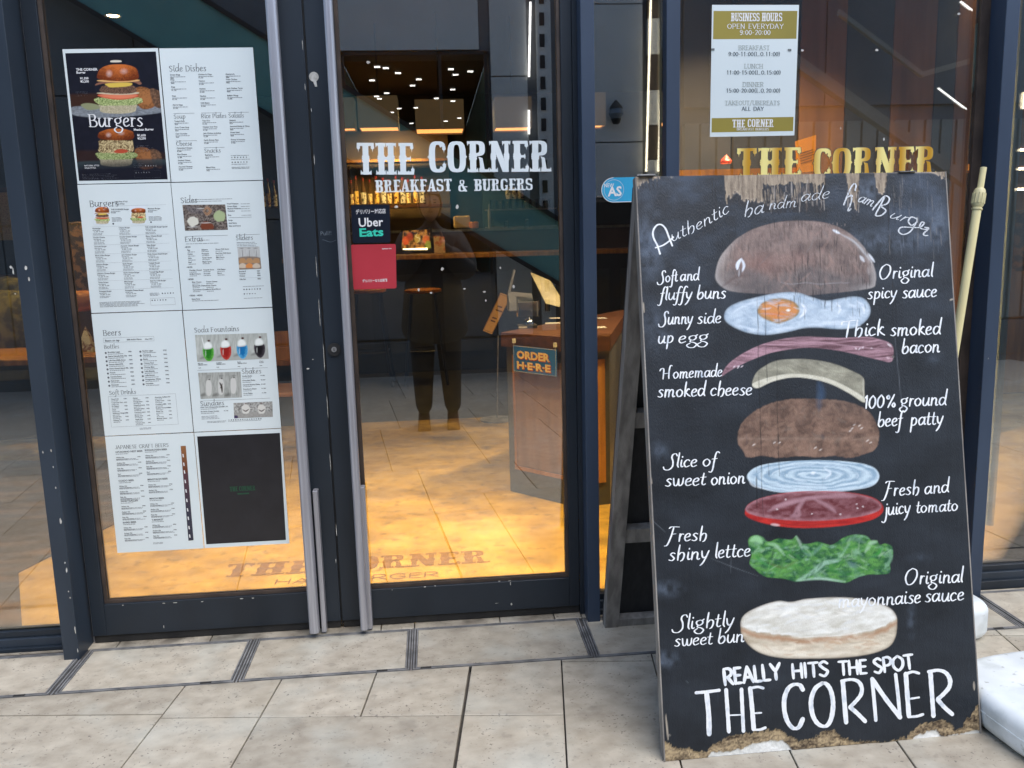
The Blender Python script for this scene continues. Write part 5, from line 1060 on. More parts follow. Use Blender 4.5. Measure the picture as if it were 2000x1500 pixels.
    # bacon
    pt.poly([(1409, 735), (1420, 714), (1445, 694), (1480, 676), (1515, 665), (1550, 659), (1590, 658), (1640, 660), (1690, 658), (1715, 662), (1742, 674), (1744, 700), (1737, 707), (1718, 703), (1680, 694), (1645, 686), (1600, 680), (1560, 680), (1510, 688), (1470, 702), (1440, 716), (1420, 728)],
            lambda x, y, d: mixc((98, 66, 74), (182, 144, 156), np.clip(fbm(x/45, (y+.35*(x-1580)**2/900)/3.2, 24)*2-.55+.25*np.clip(1-d/3, 0, 1), 0, 1)), 1.8, .96)
    for k in range(9): x_ = random.choice((1432, 1440, 1447, 1452, 1670, 1677, 1683, 1700, 1708)); pt.stroke([(x_, (717 if x_ < 1500 else 681)+random.uniform(-3, 3)), (x_+4, (715 if x_ < 1500 else 680)+random.uniform(-3, 3))], 2, (228, 214, 222), .9, 1.2)
    pt.stroke([(1733, 671), (1741, 677)], 3, (226, 218, 224), .9, 1.5); pt.stroke([(1600, 668), (1660, 676), (1720, 682)], 2.5, (196, 160, 172), .5, 2); pt.stroke([(1731, 698), (1738, 700)], 4, (206, 178, 188), .8, 2)
    # cheese
    pt.poly([(1469, 752), (1476, 730), (1492, 716), (1515, 705), (1550, 701), (1590, 703), (1630, 711), (1665, 725), (1686, 738), (1688, 760), (1687, 785), (1660, 768), (1625, 750), (1590, 740), (1550, 736), (1510, 744), (1482, 757)],
            lambda x, y, d: mixc((120, 118, 104), (164, 162, 144), np.clip(fbm(x/16, y/10, 26)*1.5-.25, 0, 1)), 1.8, .96)
    pt.poly([(1469, 752), (1478, 745), (1510, 735), (1550, 730), (1595, 734), (1630, 744), (1662, 760), (1687, 776), (1687, 786), (1660, 769), (1625, 751), (1590, 741), (1550, 737), (1510, 745), (1480, 758)], lambda x, y, d: mixc((196, 192, 172), (222, 220, 204), fbm(x/9, y/5, 27)), 1.5, .92)
    pt.stroke([(1686, 740), (1687, 782)], 2, (198, 196, 180), .8, 1.5); pt.stroke([(1500, 744), (1540, 734)], 2, (226, 222, 206), .5, 1.5)
    pt.brush([(1476, 730), (1515, 705), (1590, 703), (1665, 725), (1686, 760), (1625, 735), (1550, 728), (1490, 742)], 40, ((178, 176, 156), (112, 108, 94), (140, 138, 122)), .25, 3.5, 18, .4)
    # smoke
    pt.stroke([(1600, 748), (1604, 768), (1600, 792)], 14, (54, 80, 112), .55, 10)
    # patty
    def patty(x, y, d):
        v = (892-y)/112; c = mixc((88, 68, 58), (140, 112, 96), np.clip(fbm(x/18, y/12, 30)*1.7-.4+(fbm(x/5, y/5, 33)-.5)*.5+.2*(v < .33), 0, 1))
        b_ = np.clip(1-np.abs(v-.32)/.06, 0, 1)*.35*fbm(x/9, y/3, 35); c = c*(1-b_[:, None])+lin((176, 156, 140))*b_[:, None]
        s_ = np.clip((v-.6)*2, 0, 1)*.35*np.clip((x-1560)/80, 0, 1); return c*(1-s_[:, None])+lin((92, 84, 80))*s_[:, None]
    pt.poly([(1442, 866), (1442, 845), (1450, 825), (1470, 806), (1500, 790), (1540, 780), (1590, 779), (1640, 782), (1680, 793), (1703, 812), (1716, 840), (1716, 862), (1708, 878), (1690, 886), (1660, 894), (1630, 890), (1600, 893), (1560, 891), (1520, 894), (1490, 890), (1460, 893), (1452, 880)], patty, 2.2, .96, wob=3)
    pt.stroke([(1600, 770), (1600, 800)], 10, (62, 82, 104), .5, 8); pt.stroke([(1606, 848), (1608, 858)], 7, (48, 48, 58), .6, 4)
    for x_, y_ in ((1662, 838), (1666, 831), (1676, 833), (1680, 838), (1658, 843), (1692, 862), (1698, 866), (1510, 866), (1520, 866), (1590, 876), (1600, 880), (1470, 870)): pt.stroke([(x_, y_), (x_+5, y_-3)], 2.4, (222, 212, 204), .8, 1.5)
    pt.brush([(1450, 825), (1500, 790), (1590, 779), (1680, 793), (1716, 850), (1690, 886), (1600, 890), (1500, 890), (1452, 875)], 150, ((150, 122, 104), (78, 60, 52), (124, 96, 82), (108, 98, 90)), .1, 5, 16, .35, 1.2)
    # onion
    on = [(1460, 935), (1465, 920), (1490, 908), (1540, 901), (1600, 899), (1660, 902), (1700, 910), (1716, 924), (1714, 940), (1695, 952), (1640, 960), (1580, 962), (1520, 961), (1480, 951)]
    def onion(x, y, d):
        r_ = np.hypot((x-1590)/127, (y-928)/30); c = mixc((140, 168, 190), (196, 216, 228), np.clip(.5+.5*np.sin(r_*30+fbm(x/20, y/10, 40)*5)+(fbm(x/14, y/5, 41)-.5)*.8, 0, 1))
        e_ = np.clip(1-d/5, 0, 1)*np.clip((y-925)/20, 0, 1); return c*(1-e_[:, None]*.6)+lin((214, 228, 238))*e_[:, None]*.6
    pt.poly(on, onion, 1.8, .97); pt.stroke([(1584, 924), (1592, 923)], 6, (232, 240, 246), .9, 3); pt.stroke([(1610, 914), (1622, 924), (1612, 934)], 4, (228, 238, 246), .7, 3); pt.stroke([(1462, 932), (1470, 948), (1500, 956)], 2.5, (226, 236, 244), .6, 2)
    for k in range(46):
        a0 = random.uniform(0, 6.28); r_ = random.uniform(.25, .95); L_ = [(1590+127*r_*math.cos(a0+t_), 929+29*r_*math.sin(a0+t_)) for t_ in (0, .2, .4, .6)]; pt.stroke(L_, random.uniform(1.5, 3), random.choice(((226, 238, 246), (150, 178, 202), (206, 222, 234))), .4, 1.5)
    # tomato
    pt.poly([(1455, 1000), (1462, 985), (1490, 972), (1540, 962), (1600, 959), (1660, 962), (1705, 972), (1724, 988), (1722, 1003), (1700, 1016), (1650, 1026), (1590, 1031), (1530, 1029), (1485, 1020), (1460, 1010)],
            lambda x, y, d: mixc((150, 26, 26), (200, 48, 40), np.clip(fbm(x/30, y/6, 44)*1.6-.3, 0, 1)), 1.8, .97)
    pt.poly([(1456, 995), (1464, 984), (1490, 972), (1540, 963), (1600, 960), (1660, 963), (1703, 973), (1721, 986), (1715, 998), (1680, 1009), (1620, 1016), (1560, 1017), (1500, 1012), (1466, 1004)],
            lambda x, y, d: mixc((92, 44, 50), (158, 116, 124), np.clip(.9-d/9, 0, 1)*.8+np.clip(fbm(x/12, y/6, 46)*1.2-.45, 0, .6)), 2, .95)
    for L_ in ([(1500, 998), (1530, 986), (1565, 978)], [(1550, 1005), (1562, 988), (1572, 974)], [(1590, 974), (1620, 990), (1632, 1000)], [(1575, 972), (1640, 968), (1670, 970)], [(1510, 990), (1560, 976), (1600, 972)], [(1560, 992), (1560, 1006), (1545, 1008)]): pt.stroke(L_, 8, (176, 138, 148), .6, 5)
    for x_, y_ in ((1516, 994), (1584, 1003), (1673, 992), (1672, 984), (1684, 989), (1640, 1004), (1533, 975)): pt.stroke([(x_, y_), (x_+3, y_+1)], 2.4, (230, 220, 222), .85, 1.2)
    pt.stroke([(1500, 1018), (1560, 1026), (1640, 1022)], 2, (120, 24, 24), .6, 2); pt.stroke([(1506, 1024), (1522, 1026)], 4, (220, 200, 200), .8, 3)
    # lettuce
    let = [(1463, 1068), (1462, 1053), (1472, 1046), (1488, 1048), (1500, 1058), (1520, 1052), (1545, 1054), (1556, 1046), (1562, 1060), (1580, 1062), (1598, 1058), (1618, 1064), (1630, 1062), (1648, 1050), (1670, 1044), (1692, 1047), (1702, 1056), (1712, 1056), (1718, 1064), (1730, 1062), (1742, 1068), (1744, 1085), (1738, 1100), (1738, 1118), (1718, 1122), (1695, 1122), (1670, 1130), (1650, 1138), (1610, 1132), (1575, 1133), (1555, 1136), (1530, 1130), (1495, 1126), (1475, 1112), (1464, 1100), (1468, 1084)]
    def lett(x, y, d):
        n_ = fbm((x*.8+y)/13, (y-x*.5)/8, 50); n_b = fbm((x-y)/18, (y+x*.3)/9, 51)
        c = mixc((28, 84, 52), (92, 152, 74), np.clip(n_*2.4-.7, 0, 1)); p_ = np.clip(n_b*3.2-1.75, 0, 1)*.8; return c*(1-p_[:, None])+lin((134, 178, 150))*p_[:, None]
    pt.poly(let, lett, 1.8, .97)
    for L_, c_, w_, a_ in (([(1466, 1056), (1478, 1052), (1488, 1060)], (150, 200, 150), 12, .8), ([(1500, 1062), (1516, 1066), (1532, 1084)], (160, 200, 170), 6, .7), ([(1555, 1048), (1562, 1060), (1566, 1072)], (150, 176, 158), 5, .8), ([(1566, 1072), (1580, 1084), (1596, 1074), (1606, 1064)], (96, 140, 120), 7, .7), ([(1560, 1132), (1590, 1116), (1610, 1100), (1636, 1096)], (150, 190, 168), 9, .8), ([(1636, 1096), (1652, 1072), (1660, 1062)], (120, 170, 136), 4, .7), ([(1690, 1078), (1700, 1062), (1712, 1058)], (160, 198, 166), 8, .7), ([(1732, 1070), (1740, 1090), (1728, 1110)], (116, 160, 130), 6, .7), ([(1556, 1134), (1600, 1130), (1650, 1136)], (168, 204, 184), 4, .8), ([(1645, 1060), (1665, 1052), (1690, 1060)], (90, 126, 110), 8, .7), ([(1610, 1110), (1650, 1120), (1690, 1112)], (36, 110, 50), 8, .6), ([(1500, 1100), (1530, 1108), (1556, 1096)], (84, 96, 50), 5, .5), ([(1476, 1084), (1490, 1100), (1516, 1112)], (60, 140, 64), 7, .6), ([(1510, 1076), (1508, 1090)], (24, 56, 40), 4, .7), ([(1700, 1090), (1716, 1080), (1722, 1070)], (56, 150, 60), 8, .6), ([(1655, 1098), (1675, 1108)], (90, 120, 130), 9, .5)): pt.stroke(L_, w_, c_, a_, 4)
    pt.brush(let, 130, ((110, 170, 96), (30, 84, 50), (60, 132, 62), (150, 186, 150), (70, 110, 84)), -.5, 4, 20, .45, .7)
    # bottom bun
    bb_ = [(1447, 1228), (1448, 1210), (1460, 1196), (1490, 1182), (1520, 1174), (1545, 1176), (1575, 1170), (1620, 1167), (1665, 1168), (1705, 1175), (1735, 1186), (1750, 1202), (1752, 1222), (1748, 1246), (1735, 1264), (1700, 1277), (1650, 1284), (1590, 1286), (1530, 1285), (1490, 1277), (1465, 1262), (1450, 1242)]
    def bun2(x, y, d):
        edge = np.interp(x, [1447, 1470, 1500, 1540, 1560, 1600, 1640, 1670, 1700, 1730, 1752], [1222, 1232, 1236, 1240, 1244, 1241, 1240, 1235, 1232, 1220, 1206])+(fbm(x/8, y/40, 55)-.5)*5
        top_ = mixc((196, 194, 182), (236, 238, 234), np.clip(fbm((x+y)/24, y/9, 56)*1.7-.3, 0, 1)); low = mixc((170, 156, 134), (222, 214, 196), np.clip(fbm(x/26, y/9, 57)*1.5-.3+np.clip((y-1255)/30, 0, .4), 0, 1))
        m_ = np.clip((y-edge)/2.5, 0, 1); c = top_*(1-m_[:, None])+low*m_[:, None]
        br_ = np.clip(1-np.abs(y-edge-6-6*(fbm(x/22, y/40, 58)))/8, 0, 1)*m_*.8; c = c*(1-br_[:, None])+lin((170, 126, 92))*br_[:, None]
        sd2 = np.clip(1-d/5, 0, 1)*.5; return c*(1-sd2[:, None])+lin((150, 134, 116))*sd2[:, None]
    pt.poly(bb_, bun2, 2, .97)
    pt.stroke([(1560, 1245), (1600, 1243), (1650, 1240), (1700, 1230)], 2, (236, 236, 230), .7, 2); pt.stroke([(1500, 1270), (1570, 1278), (1660, 1274)], 6, (236, 232, 220), .5, 5)
    pt.brush([(1455, 1210), (1500, 1180), (1600, 1170), (1700, 1178), (1742, 1205), (1640, 1236), (1550, 1238), (1480, 1232)], 80, ((246, 246, 240), (206, 206, 196), (222, 226, 228)), -.1, 5, 28, .4); pt.brush([(1455, 1240), (1550, 1250), (1700, 1240), (1745, 1225), (1735, 1262), (1640, 1280), (1520, 1280)], 60, ((234, 226, 208), (190, 160, 130), (212, 200, 180)), .02, 5, 28, .4)
    # cracks and grain that cut through the paint
    for x_, ya_, yb_, w_ in ((1391, 340, 400, 1.2), (1397, 342, 420, 1.3), (1405, 350, 380, 1), (1478, 560, 1010, 1.2), (1476, 880, 1000, 1.6), (1493, 560, 760, 1), (1516, 700, 930, 1), (1520, 590, 632, 1.6), (1600, 440, 600, 1.0), (1732, 340, 450, 2.2), (1748, 560, 780, .9), (1612, 340, 420, 1.4), (1676, 360, 430, 1.2), (1420, 700, 790, 1), (1500, 880, 930, 1), (1740, 450, 700, .8), (1532, 870, 950, .9), (1253, 420, 450, 1.2)):
        L_ = [(x_+random.uniform(-1, 1)+.028*(y_-ya_), y_) for y_ in np.linspace(ya_, yb_, 7)]; pt.stroke(L_, w_*1.5, (12, 13, 16), .75, 1.2, mod=sk(3, 40, int(x_) % 97, .35, 4))
    for k in range(170):
        x_ = random.uniform(1420, 1735); y_ = random.uniform(355, 600); l_ = random.uniform(8, 34)
        if y_ > 480: x_ = random.uniform(1540, 1700)
        pt.stroke([(x_, y_), (x_+random.uniform(-1, 1), y_+l_)], random.uniform(.8, 1.6), (22, 22, 26), random.uniform(.35, .75), 1)
    for k in range(60):
        x_ = random.uniform(1735, 1840); y_ = random.uniform(338, 470); pt.stroke([(x_, y_), (x_+1, y_+random.uniform(10, 50))], random.uniform(.8, 1.8), random.choice(((14, 15, 18), (96, 104, 116), (120, 116, 112))), random.uniform(.3, .6), 1)
    for k in range(60):     # fine crazing all over
        x_ = random.uniform(1260, 1880); y_ = random.uniform(360, 1350); pt.stroke([(x_, y_), (x_+.6, y_+random.uniform(8, 30))], 1, (70, 76, 86), random.uniform(.1, .3), 1)
    for L_ in ([(1272, 1014), (1300, 1040)], [(1388, 1090), (1430, 1107), (1480, 1125)], [(1340, 1330), (1345, 1334)], [(1427, 1085), (1428, 1120)], [(1748, 660), (1762, 800)]): pt.stroke(L_, 1.2, (120, 126, 134), .45, 1.2)
    # bare timber at the top, decay at the bottom
    e, ww_, te = decay_masks(X_, Y_)
    wood = mixc((104, 90, 76), (166, 151, 130), np.clip(fbm(X_/2.4, Y_/28, 80)*1.6-.3+.15*(fbm(X_/40, Y_/6, 81)), 0, 1)); ln_ = np.clip(fbm(X_/1.3, Y_/26, 82)*4-2.5, 0, 1)*.65; wood = wood*(1-ln_[:, None])+lin((60, 50, 44))*ln_[:, None]
    hz = np.clip(1-np.abs(((Y_*1.0) % 17)-8)/1.1, 0, 1)*np.clip(fbm(X_/20, Y_/9, 83)*3-1.6, 0, 1)*.5; wood = wood*(1-hz[:, None])+lin((88, 68, 54))*hz[:, None]
    m_ = np.clip((te-Y_)/2.0, 0, 1); m_ = m_*np.where((X_ > 1490) & (X_ < 1640) & (Y_ > 352+14*fbm(X_/6, Y_/60, 86)), np.clip(fbm(X_/2.2, Y_/30, 84)*5-2.5, 0, 1), 1); 
    fr = np.clip(1-np.abs(Y_-te-8)/13, 0, 1)*(te > 352)*.8*fbm(X_/1.6, Y_/30, 85)*1.6; pt.blend(slice(None), np.clip(fr, 0, .9), lin((34, 32, 34))); pt.blend(slice(None), ((X_ > 1490) & (X_ < 1612) & (Y_ < 415) & (Y_ > 345))*np.clip(fbm(X_/2, Y_/26, 87)*2-.3, 0, .8), lin((30, 28, 30)))
    pt.blend_arr(np.clip(m_, 0, 1), wood)
    # light ragged remains among the fibres (centre of the top)
    for k in range(46):
        x_ = random.uniform(1505, 1612) if k < 34 else random.uniform(1655, 1680); y_ = random.uniform(350, 392); l_ = random.uniform(8, 34); pt.stroke([(x_, y_), (x_+random.uniform(-2, 2), y_+l_)], random.uniform(1, 2.6), random.choice(((150, 142, 134), (176, 168, 160), (104, 92, 84))), .7, 1)
    m_ = np.clip((Y_-e)/1.6, 0, 1)
    rot = mixc((62, 50, 42), (184, 164, 130), np.clip(fbm(X_/4, Y_/3, 90)*1.6-.55+(fbm(X_/26, Y_/12, 96)-.35)*1.6, 0, 1)); l2 = np.clip(fbm(X_/1.6, Y_/5, 91)*4-2.4, 0, 1)*.8; rot = rot*(1-l2[:, None])+lin((42, 34, 30))*l2[:, None]
    pt.blend_arr(m_, rot)
    ed = np.clip(1-np.abs(Y_-e-1.5)/2.2, 0, 1)*.7*np.clip(fbm(X_/6, Y_/6, 92)*2.4-.6, 0, 1); pt.blend(slice(None), ed, lin((186, 168, 136)))
    m_ = np.clip((Y_-ww_)/1.5, 0, 1); pt.blend_arr(m_, mixc((196, 198, 194), (236, 238, 236), np.clip(fbm(X_/22, Y_/9, 93)*1.5-.2, 0, 1))*(.9+.15*fbm(X_/4, Y_/3, 94))[:, None])
    # worn pale edges
    for L_ in ([(1902, 1332), (1903, 1348)], [(1256, 590), (1258, 610)], [(1300, 1395), (1305, 1445)], [(1270, 930), (1273, 945)], [(1855, 586), (1862, 584)]): pt.stroke(L_, 3, (190, 180, 164), .8, 1.5)
    for (x_, y_) in ((1307.6, 1436), (1312, 346), (1744, 697)): pt.stroke([(x_-2, y_), (x_+2, y_)], 5, (120, 118, 114), .9, 1.5); pt.stroke([(x_-.5, y_), (x_+.5, y_)], 2.4, (20, 20, 20), .9, 1)
def blend_arr(s, a, C): s.C = s.C*(1-a[:, None])+C*a[:, None]
Paint.blend_arr = blend_arr
def board_disp(X_, Y_):
    e, ww_, te = decay_masks(X_, Y_); d = -.0022*np.clip((te-Y_)/3, 0, 1)-.003*np.clip((Y_-e)/3, 0, 1)*(.6+.8*fbm(X_/5, Y_/4, 95))-.002*np.clip((Y_-ww_)/3, 0, 1)
    return d+.0004*(fbm(X_/2.2, Y_/40, 3)-.5)
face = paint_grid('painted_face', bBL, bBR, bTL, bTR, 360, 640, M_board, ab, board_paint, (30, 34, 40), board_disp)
# body of the front leaf: plywood backing with timber edge
off = lambda p, d, e=0.0: p-nB*d
mb = MB(); ew = (bBR-bBL)/np.linalg.norm(bBR-bBL)*.004
lo = [bBL+nB*-.0105, bBR+nB*-.0105, off(bBR, .026), off(bBL, .026)]; hi = [bTL+nB*-.0105, bTR+nB*-.0105, off(bTR, .026), off(bTL, .026)]
mb.hexa(lo, hi); adopt(ab, mb.build('front_leaf', M_greywood))
for a, b, s_ in ((bBL, bTL, -1), (bBR, bTR, 1)):
    w2 = ew/np.linalg.norm(ew)*.0035*s_; q = [a, a+w2, off(a+w2, .03), off(a, .03)]; q2 = [b, b+w2, off(b+w2, .03), off(b, .03)]
    adopt(ab, MB().hexa(q if s_ > 0 else q[::-1], q2 if s_ > 0 else q2[::-1]).build('edge_batten', M_greywood))
# rear leaf
rBL, rBR = gnd(1177, 1217), gnd(1177, 1217)+(bBR-bBL)*.985; rBL[2] = rBR[2] = .002
rTL, rTR = bTL-nB*.034+np.array([.0, 0, -.006]), bTR-nB*.034+np.array([0, 0, -.006])
nR = np.cross(rBR-rBL, rTL-rBL); nR /= np.linalg.norm(nR)
if nR[1] < 0: nR = -nR                          # outward (towards the shop)
def rp(u, v, d): p = (rBL*(1-u)+rBR*u)*(1-v)+(rTL*(1-u)+rTR*u)*v; return p+nR*d
def rbar(nm, u0, u1, v0, v1, d0, d1, m):
    q = lambda v: [rp(u0, v, d0), rp(u1, v, d0), rp(u1, v, d1), rp(u0, v, d1)]; return adopt(ab, MB().hexa(q(v0), q(v1)).build(nm, m))
rbar('rear_stile', 0, .055, 0, 1, -.04, .0, M_greywood); rbar('rear_stile', .945, 1, 0, 1, -.04, .0, M_greywood)
for v0, v1 in ((0, .025), (.235, .27), (.515, .55), (.965, 1)): rbar('rear_rail', .056, .944, v0, v1, -.036, -.002, M_greywood)
rbar('rear_panel', .0, 1, .004, .99, .0005, .008, M_ply)
hg = MB(); c = bTL+np.array([.02, .012, .0]); hg.box(c[0]-.012, c[0]+.03, c[1]-.02, c[1]+.02, c[2]+.001, c[2]+.004); hg.tube([c+np.array([-.015, 0, .003]), c+np.array([.035, 0, .003])], .004, 8)
adopt(ab, hg.build('hinge', M_steel)); hg = MB()
c = bTR-np.array([.12, -.012, 0]); hg.box(c[0]-.02, c[0]+.03, c[1]-.02, c[1]+.02, c[2]+.001, c[2]+.004); adopt(ab, hg.build('hinge', M_steel))
# brush lettering: every painted word is a part of its own
WORD_M = M_chalk
def line(txt, xa, ya, xb, yb, xh, font=SF, w_=.23, slant=.1, thin=.38, bend=0.0, jit=.03):
    A = np.array([xa, ya]); B_ = np.array([xb, yb]); L_ = np.linalg.norm(B_-A); ux = (B_-A)/L_; uy = np.array([ux[1], -ux[0]])
    def place(x, y):
        s_ = x*xh/L_; p = A+ux*x*xh+uy*(y*xh+bend*4*s_*(1-s_)); return bpt(p[0], p[1])
    c = bpt(xa, ya); sc = float(np.linalg.norm(bpt(xa, ya-10)-c))/10
    s_ = xh*sc; ink = Ink(); ink.k = random.randrange(50)
    ink.text(txt, lambda x, y: Vector(place(x, y)), nB, s_, w_, slant=slant, font=font, thin=thin, jitter=jit, x1=L_/xh)
    ink.build('painted_word', WORD_M, ab)
for a in (('uthentic', 1311, 472, 1425, 414, 12.5, .17, .2, 3), ('Soft', 1286, 552, 1324, 549, 12), ('and', 1328, 549, 1366, 547, 12.5), ('fluffy', 1288, 586, 1352, 584, 13), ('buns', 1360, 584, 1418, 582, 14), ('Sunny', 1289, 634, 1353, 632, 13.5), ('side', 1361, 632, 1409, 630, 13.5),
          ('up', 1284, 671, 1316, 669, 13.5), ('egg', 1324, 670, 1384, 667, 13.5), ('Homemade', 1290, 740, 1411, 735, 12.5), ('smoked', 1284, 776, 1378, 773, 14.5), ('cheese', 1386, 773, 1469, 771, 14.5),
          ('Original', 1716, 545, 1822, 540, 14), ('spicy', 1694, 584, 1752, 581, 13.5), ('sauce', 1761, 582, 1830, 579, 14.5), ('Thick', 1644, 658, 1729, 654, 16), ('smoked', 1738, 656, 1838, 652, 15.5), ('bacon', 1760, 691, 1836, 687, 15),
          ('100%', 1687, 798, 1749, 795, 15.5), ('ground', 1757, 794, 1849, 791, 15), ('beef', 1713, 834, 1763, 831, 15), ('patty', 1777, 831, 1842, 828, 15), ('Slice', 1299, 913, 1362, 911, 14), ('of', 1371, 911, 1400, 909, 14), ('sweet', 1298, 950, 1379, 947, 14.5), ('onion', 1388, 947, 1455, 944, 14.5),
          ('Fresh', 1300, 1058, 1381, 1055, 14.5), ('shiny', 1305, 1095, 1385, 1091, 15), ('lettce', 1395, 1090, 1466, 1086, 15), ('Slightly', 1317, 1230, 1434, 1222, 15), ('sweet', 1316, 1262, 1392, 1258, 14), ('bun', 1401, 1257, 1454, 1253, 15),
          ('Fresh', 1724, 969, 1796, 965, 14.5), ('and', 1805, 965, 1854, 961, 14.5), ('juicy', 1727, 1006, 1778, 1002, 14.5), ('tomato', 1788, 1002, 1871, 997, 13.5), ('Original', 1766, 1142, 1881, 1137, 15.5), ('mayonnaise', 1636, 1187, 1799, 1177, 15.5), ('sauce', 1806, 1176, 1883, 1172, 15.5)):
    s_, xa, ya, xb, yb, xh = a[:6]; w_ = a[6] if len(a) > 6 else .235; line(s_, xa, ya, xb, yb, xh, w_=w_, slant=a[7] if len(a) > 7 else .1, bend=-a[8] if len(a) > 8 else 0)
for a in (('REALLY', 1414, 1338, 1526, 1326, 31), ('HITS', 1547, 1325, 1620, 1319, 28), ('THE', 1638, 1319, 1695, 1315, 27), ('SPOT', 1707, 1315, 1786, 1305, 28)): line(a[0], *a[1:], font=CAPS, w_=.23, slant=0, thin=.8, jit=.008)
ink = Ink()
def bs(L_, w0, straight=False):
    P_ = np.array(L_, float) if straight or len(L_) < 3 else smooth_pts(L_, k=6)
    if len(P_) == 2: P_ = np.linspace(P_[0], P_[1], 8)
    sc = .00145; ws = []
    for i in range(len(P_)):
        d = P_[min(i+1, len(P_)-1)]-P_[max(i-1, 0)]; a_ = abs(d[1])/(np.hypot(*d)+1e-9); ws.append(w0*sc*(.62+.38*a_)*(1+random.uniform(-.07, .07)))
    ink.ribbon([Vector(bpt(*p)) for p in P_], ws, nB)
for L_, w0 in (([(1359, 1353), (1382, 1351), (1405, 1348)], 8.5), ([(1380, 1354), (1384, 1395), (1385, 1434)], 9.5), ([(1418, 1347), (1421, 1390), (1423.5, 1429)], 7.5), ([(1448, 1346), (1450, 1388), (1452, 1428)], 7), ([(1424, 1397), (1447, 1396)], 4), ([(1465, 1344), (1469, 1385), (1472, 1424)], 8.5), ([(1466, 1344), (1480, 1341.5), (1491, 1344)], 7), ([(1473, 1393), (1487, 1392)], 5), ([(1470, 1425), (1484, 1425), (1495, 1421)], 6.5),
               ([(1568, 1347), (1562, 1338), (1550, 1337), (1539, 1345), (1532, 1364), (1532, 1388), (1538, 1409), (1549, 1422), (1560, 1420), (1568, 1404)], 9), ([(1606, 1334), (1592, 1345), (1584, 1368), (1587, 1396), (1598, 1414), (1613, 1418), (1623, 1404), (1627, 1376), (1623, 1350), (1614, 1336), (1604, 1334)], 9),
               ([(1646, 1331), (1649, 1370), (1652.5, 1411)], 9), ([(1643, 1330), (1662, 1327), (1676, 1331), (1683, 1343), (1681, 1357), (1671, 1370), (1660, 1381)], 8), ([(1660, 1381), (1674, 1393), (1690, 1409)], 9), ([(1703, 1325), (1707, 1366), (1710.5, 1407)], 7), ([(1703, 1326), (1730, 1365), (1758, 1401)], 9.5), ([(1749, 1317), (1754, 1360), (1757.5, 1400)], 7),
               ([(1769, 1316), (1772, 1358), (1775, 1399)], 9), ([(1768, 1317), (1782, 1312), (1795, 1315)], 7), ([(1776, 1365), (1795, 1362)], 5.5), ([(1774, 1400), (1790, 1399), (1803, 1395)], 7), ([(1817, 1313), (1820, 1356), (1823, 1398)], 9), ([(1813, 1312), (1832, 1309), (1847, 1314), (1855, 1327), (1854, 1341), (1844, 1354), (1831, 1366)], 9), ([(1831, 1366), (1844, 1381), (1860, 1395)], 9)): bs(L_, w0)
ink.build('painted_word', M_chalk, ab); ink = Ink(); bs([(1289, 496), (1284, 480), (1276, 463), (1276, 450), (1283, 440), (1292, 439), (1300, 447), (1306, 462), (1313, 480)], 3.6); bs([(1280, 484), (1295, 479), (1308, 470), (1315, 463)], 3.6); ink.build('painted_word', M_chalk, ab)
# damaged words at the top: thinner, broken
M_faint = mat('worn_sign_paint', lin((206, 212, 218)), .7, col2=lin((120, 122, 126)), nscale=120, mixlo=.5, mixhi=.66, stretch=(3, 3, .6))
WORD_M = M_faint
line('ha', 1451, 424, 1492, 415, 15, w_=.17, slant=.25); line('ndm', 1500, 410, 1556, 404, 12, w_=.16, slant=.25); line('ade', 1562, 394, 1620, 387, 13, w_=.15, slant=.25)
def worn(Ls, w0):
    global ink
    ink = Ink()
    for L_ in Ls: bs(L_, w0)
    ink.build('painted_word', M_faint, ab)
worn([[(1648, 400), (1654, 384), (1662, 366), (1668, 359), (1672, 362), (1670, 372)], [(1656, 385), (1664, 382), (1661, 398), (1656, 412), (1662, 408)]], 3.2)
line('am', 1673, 393, 1704, 404, 12, w_=.2, slant=.3)
worn([[(1704, 410), (1712, 400), (1728, 383), (1737, 388), (1732, 398), (1718, 402)], [(1728, 384), (1718, 404), (1710, 420), (1720, 421), (1730, 412), (1722, 404)]], 3.4)
line('ur', 1734, 424, 1768, 434, 11, w_=.2, slant=.35)
worn([[(1790, 427), (1780, 424), (1774, 432), (1780, 440), (1790, 434), (1791, 426)], [(1790, 434), (1778, 452), (1764, 458), (1755, 452), (1760, 444), (1778, 444), (1796, 444), (1805, 436), (1800, 434), (1796, 444), (1806, 448), (1814, 446)], [(1806, 444), (1814, 446), (1804, 456), (1806, 460), (1812, 460)]], 3.2)

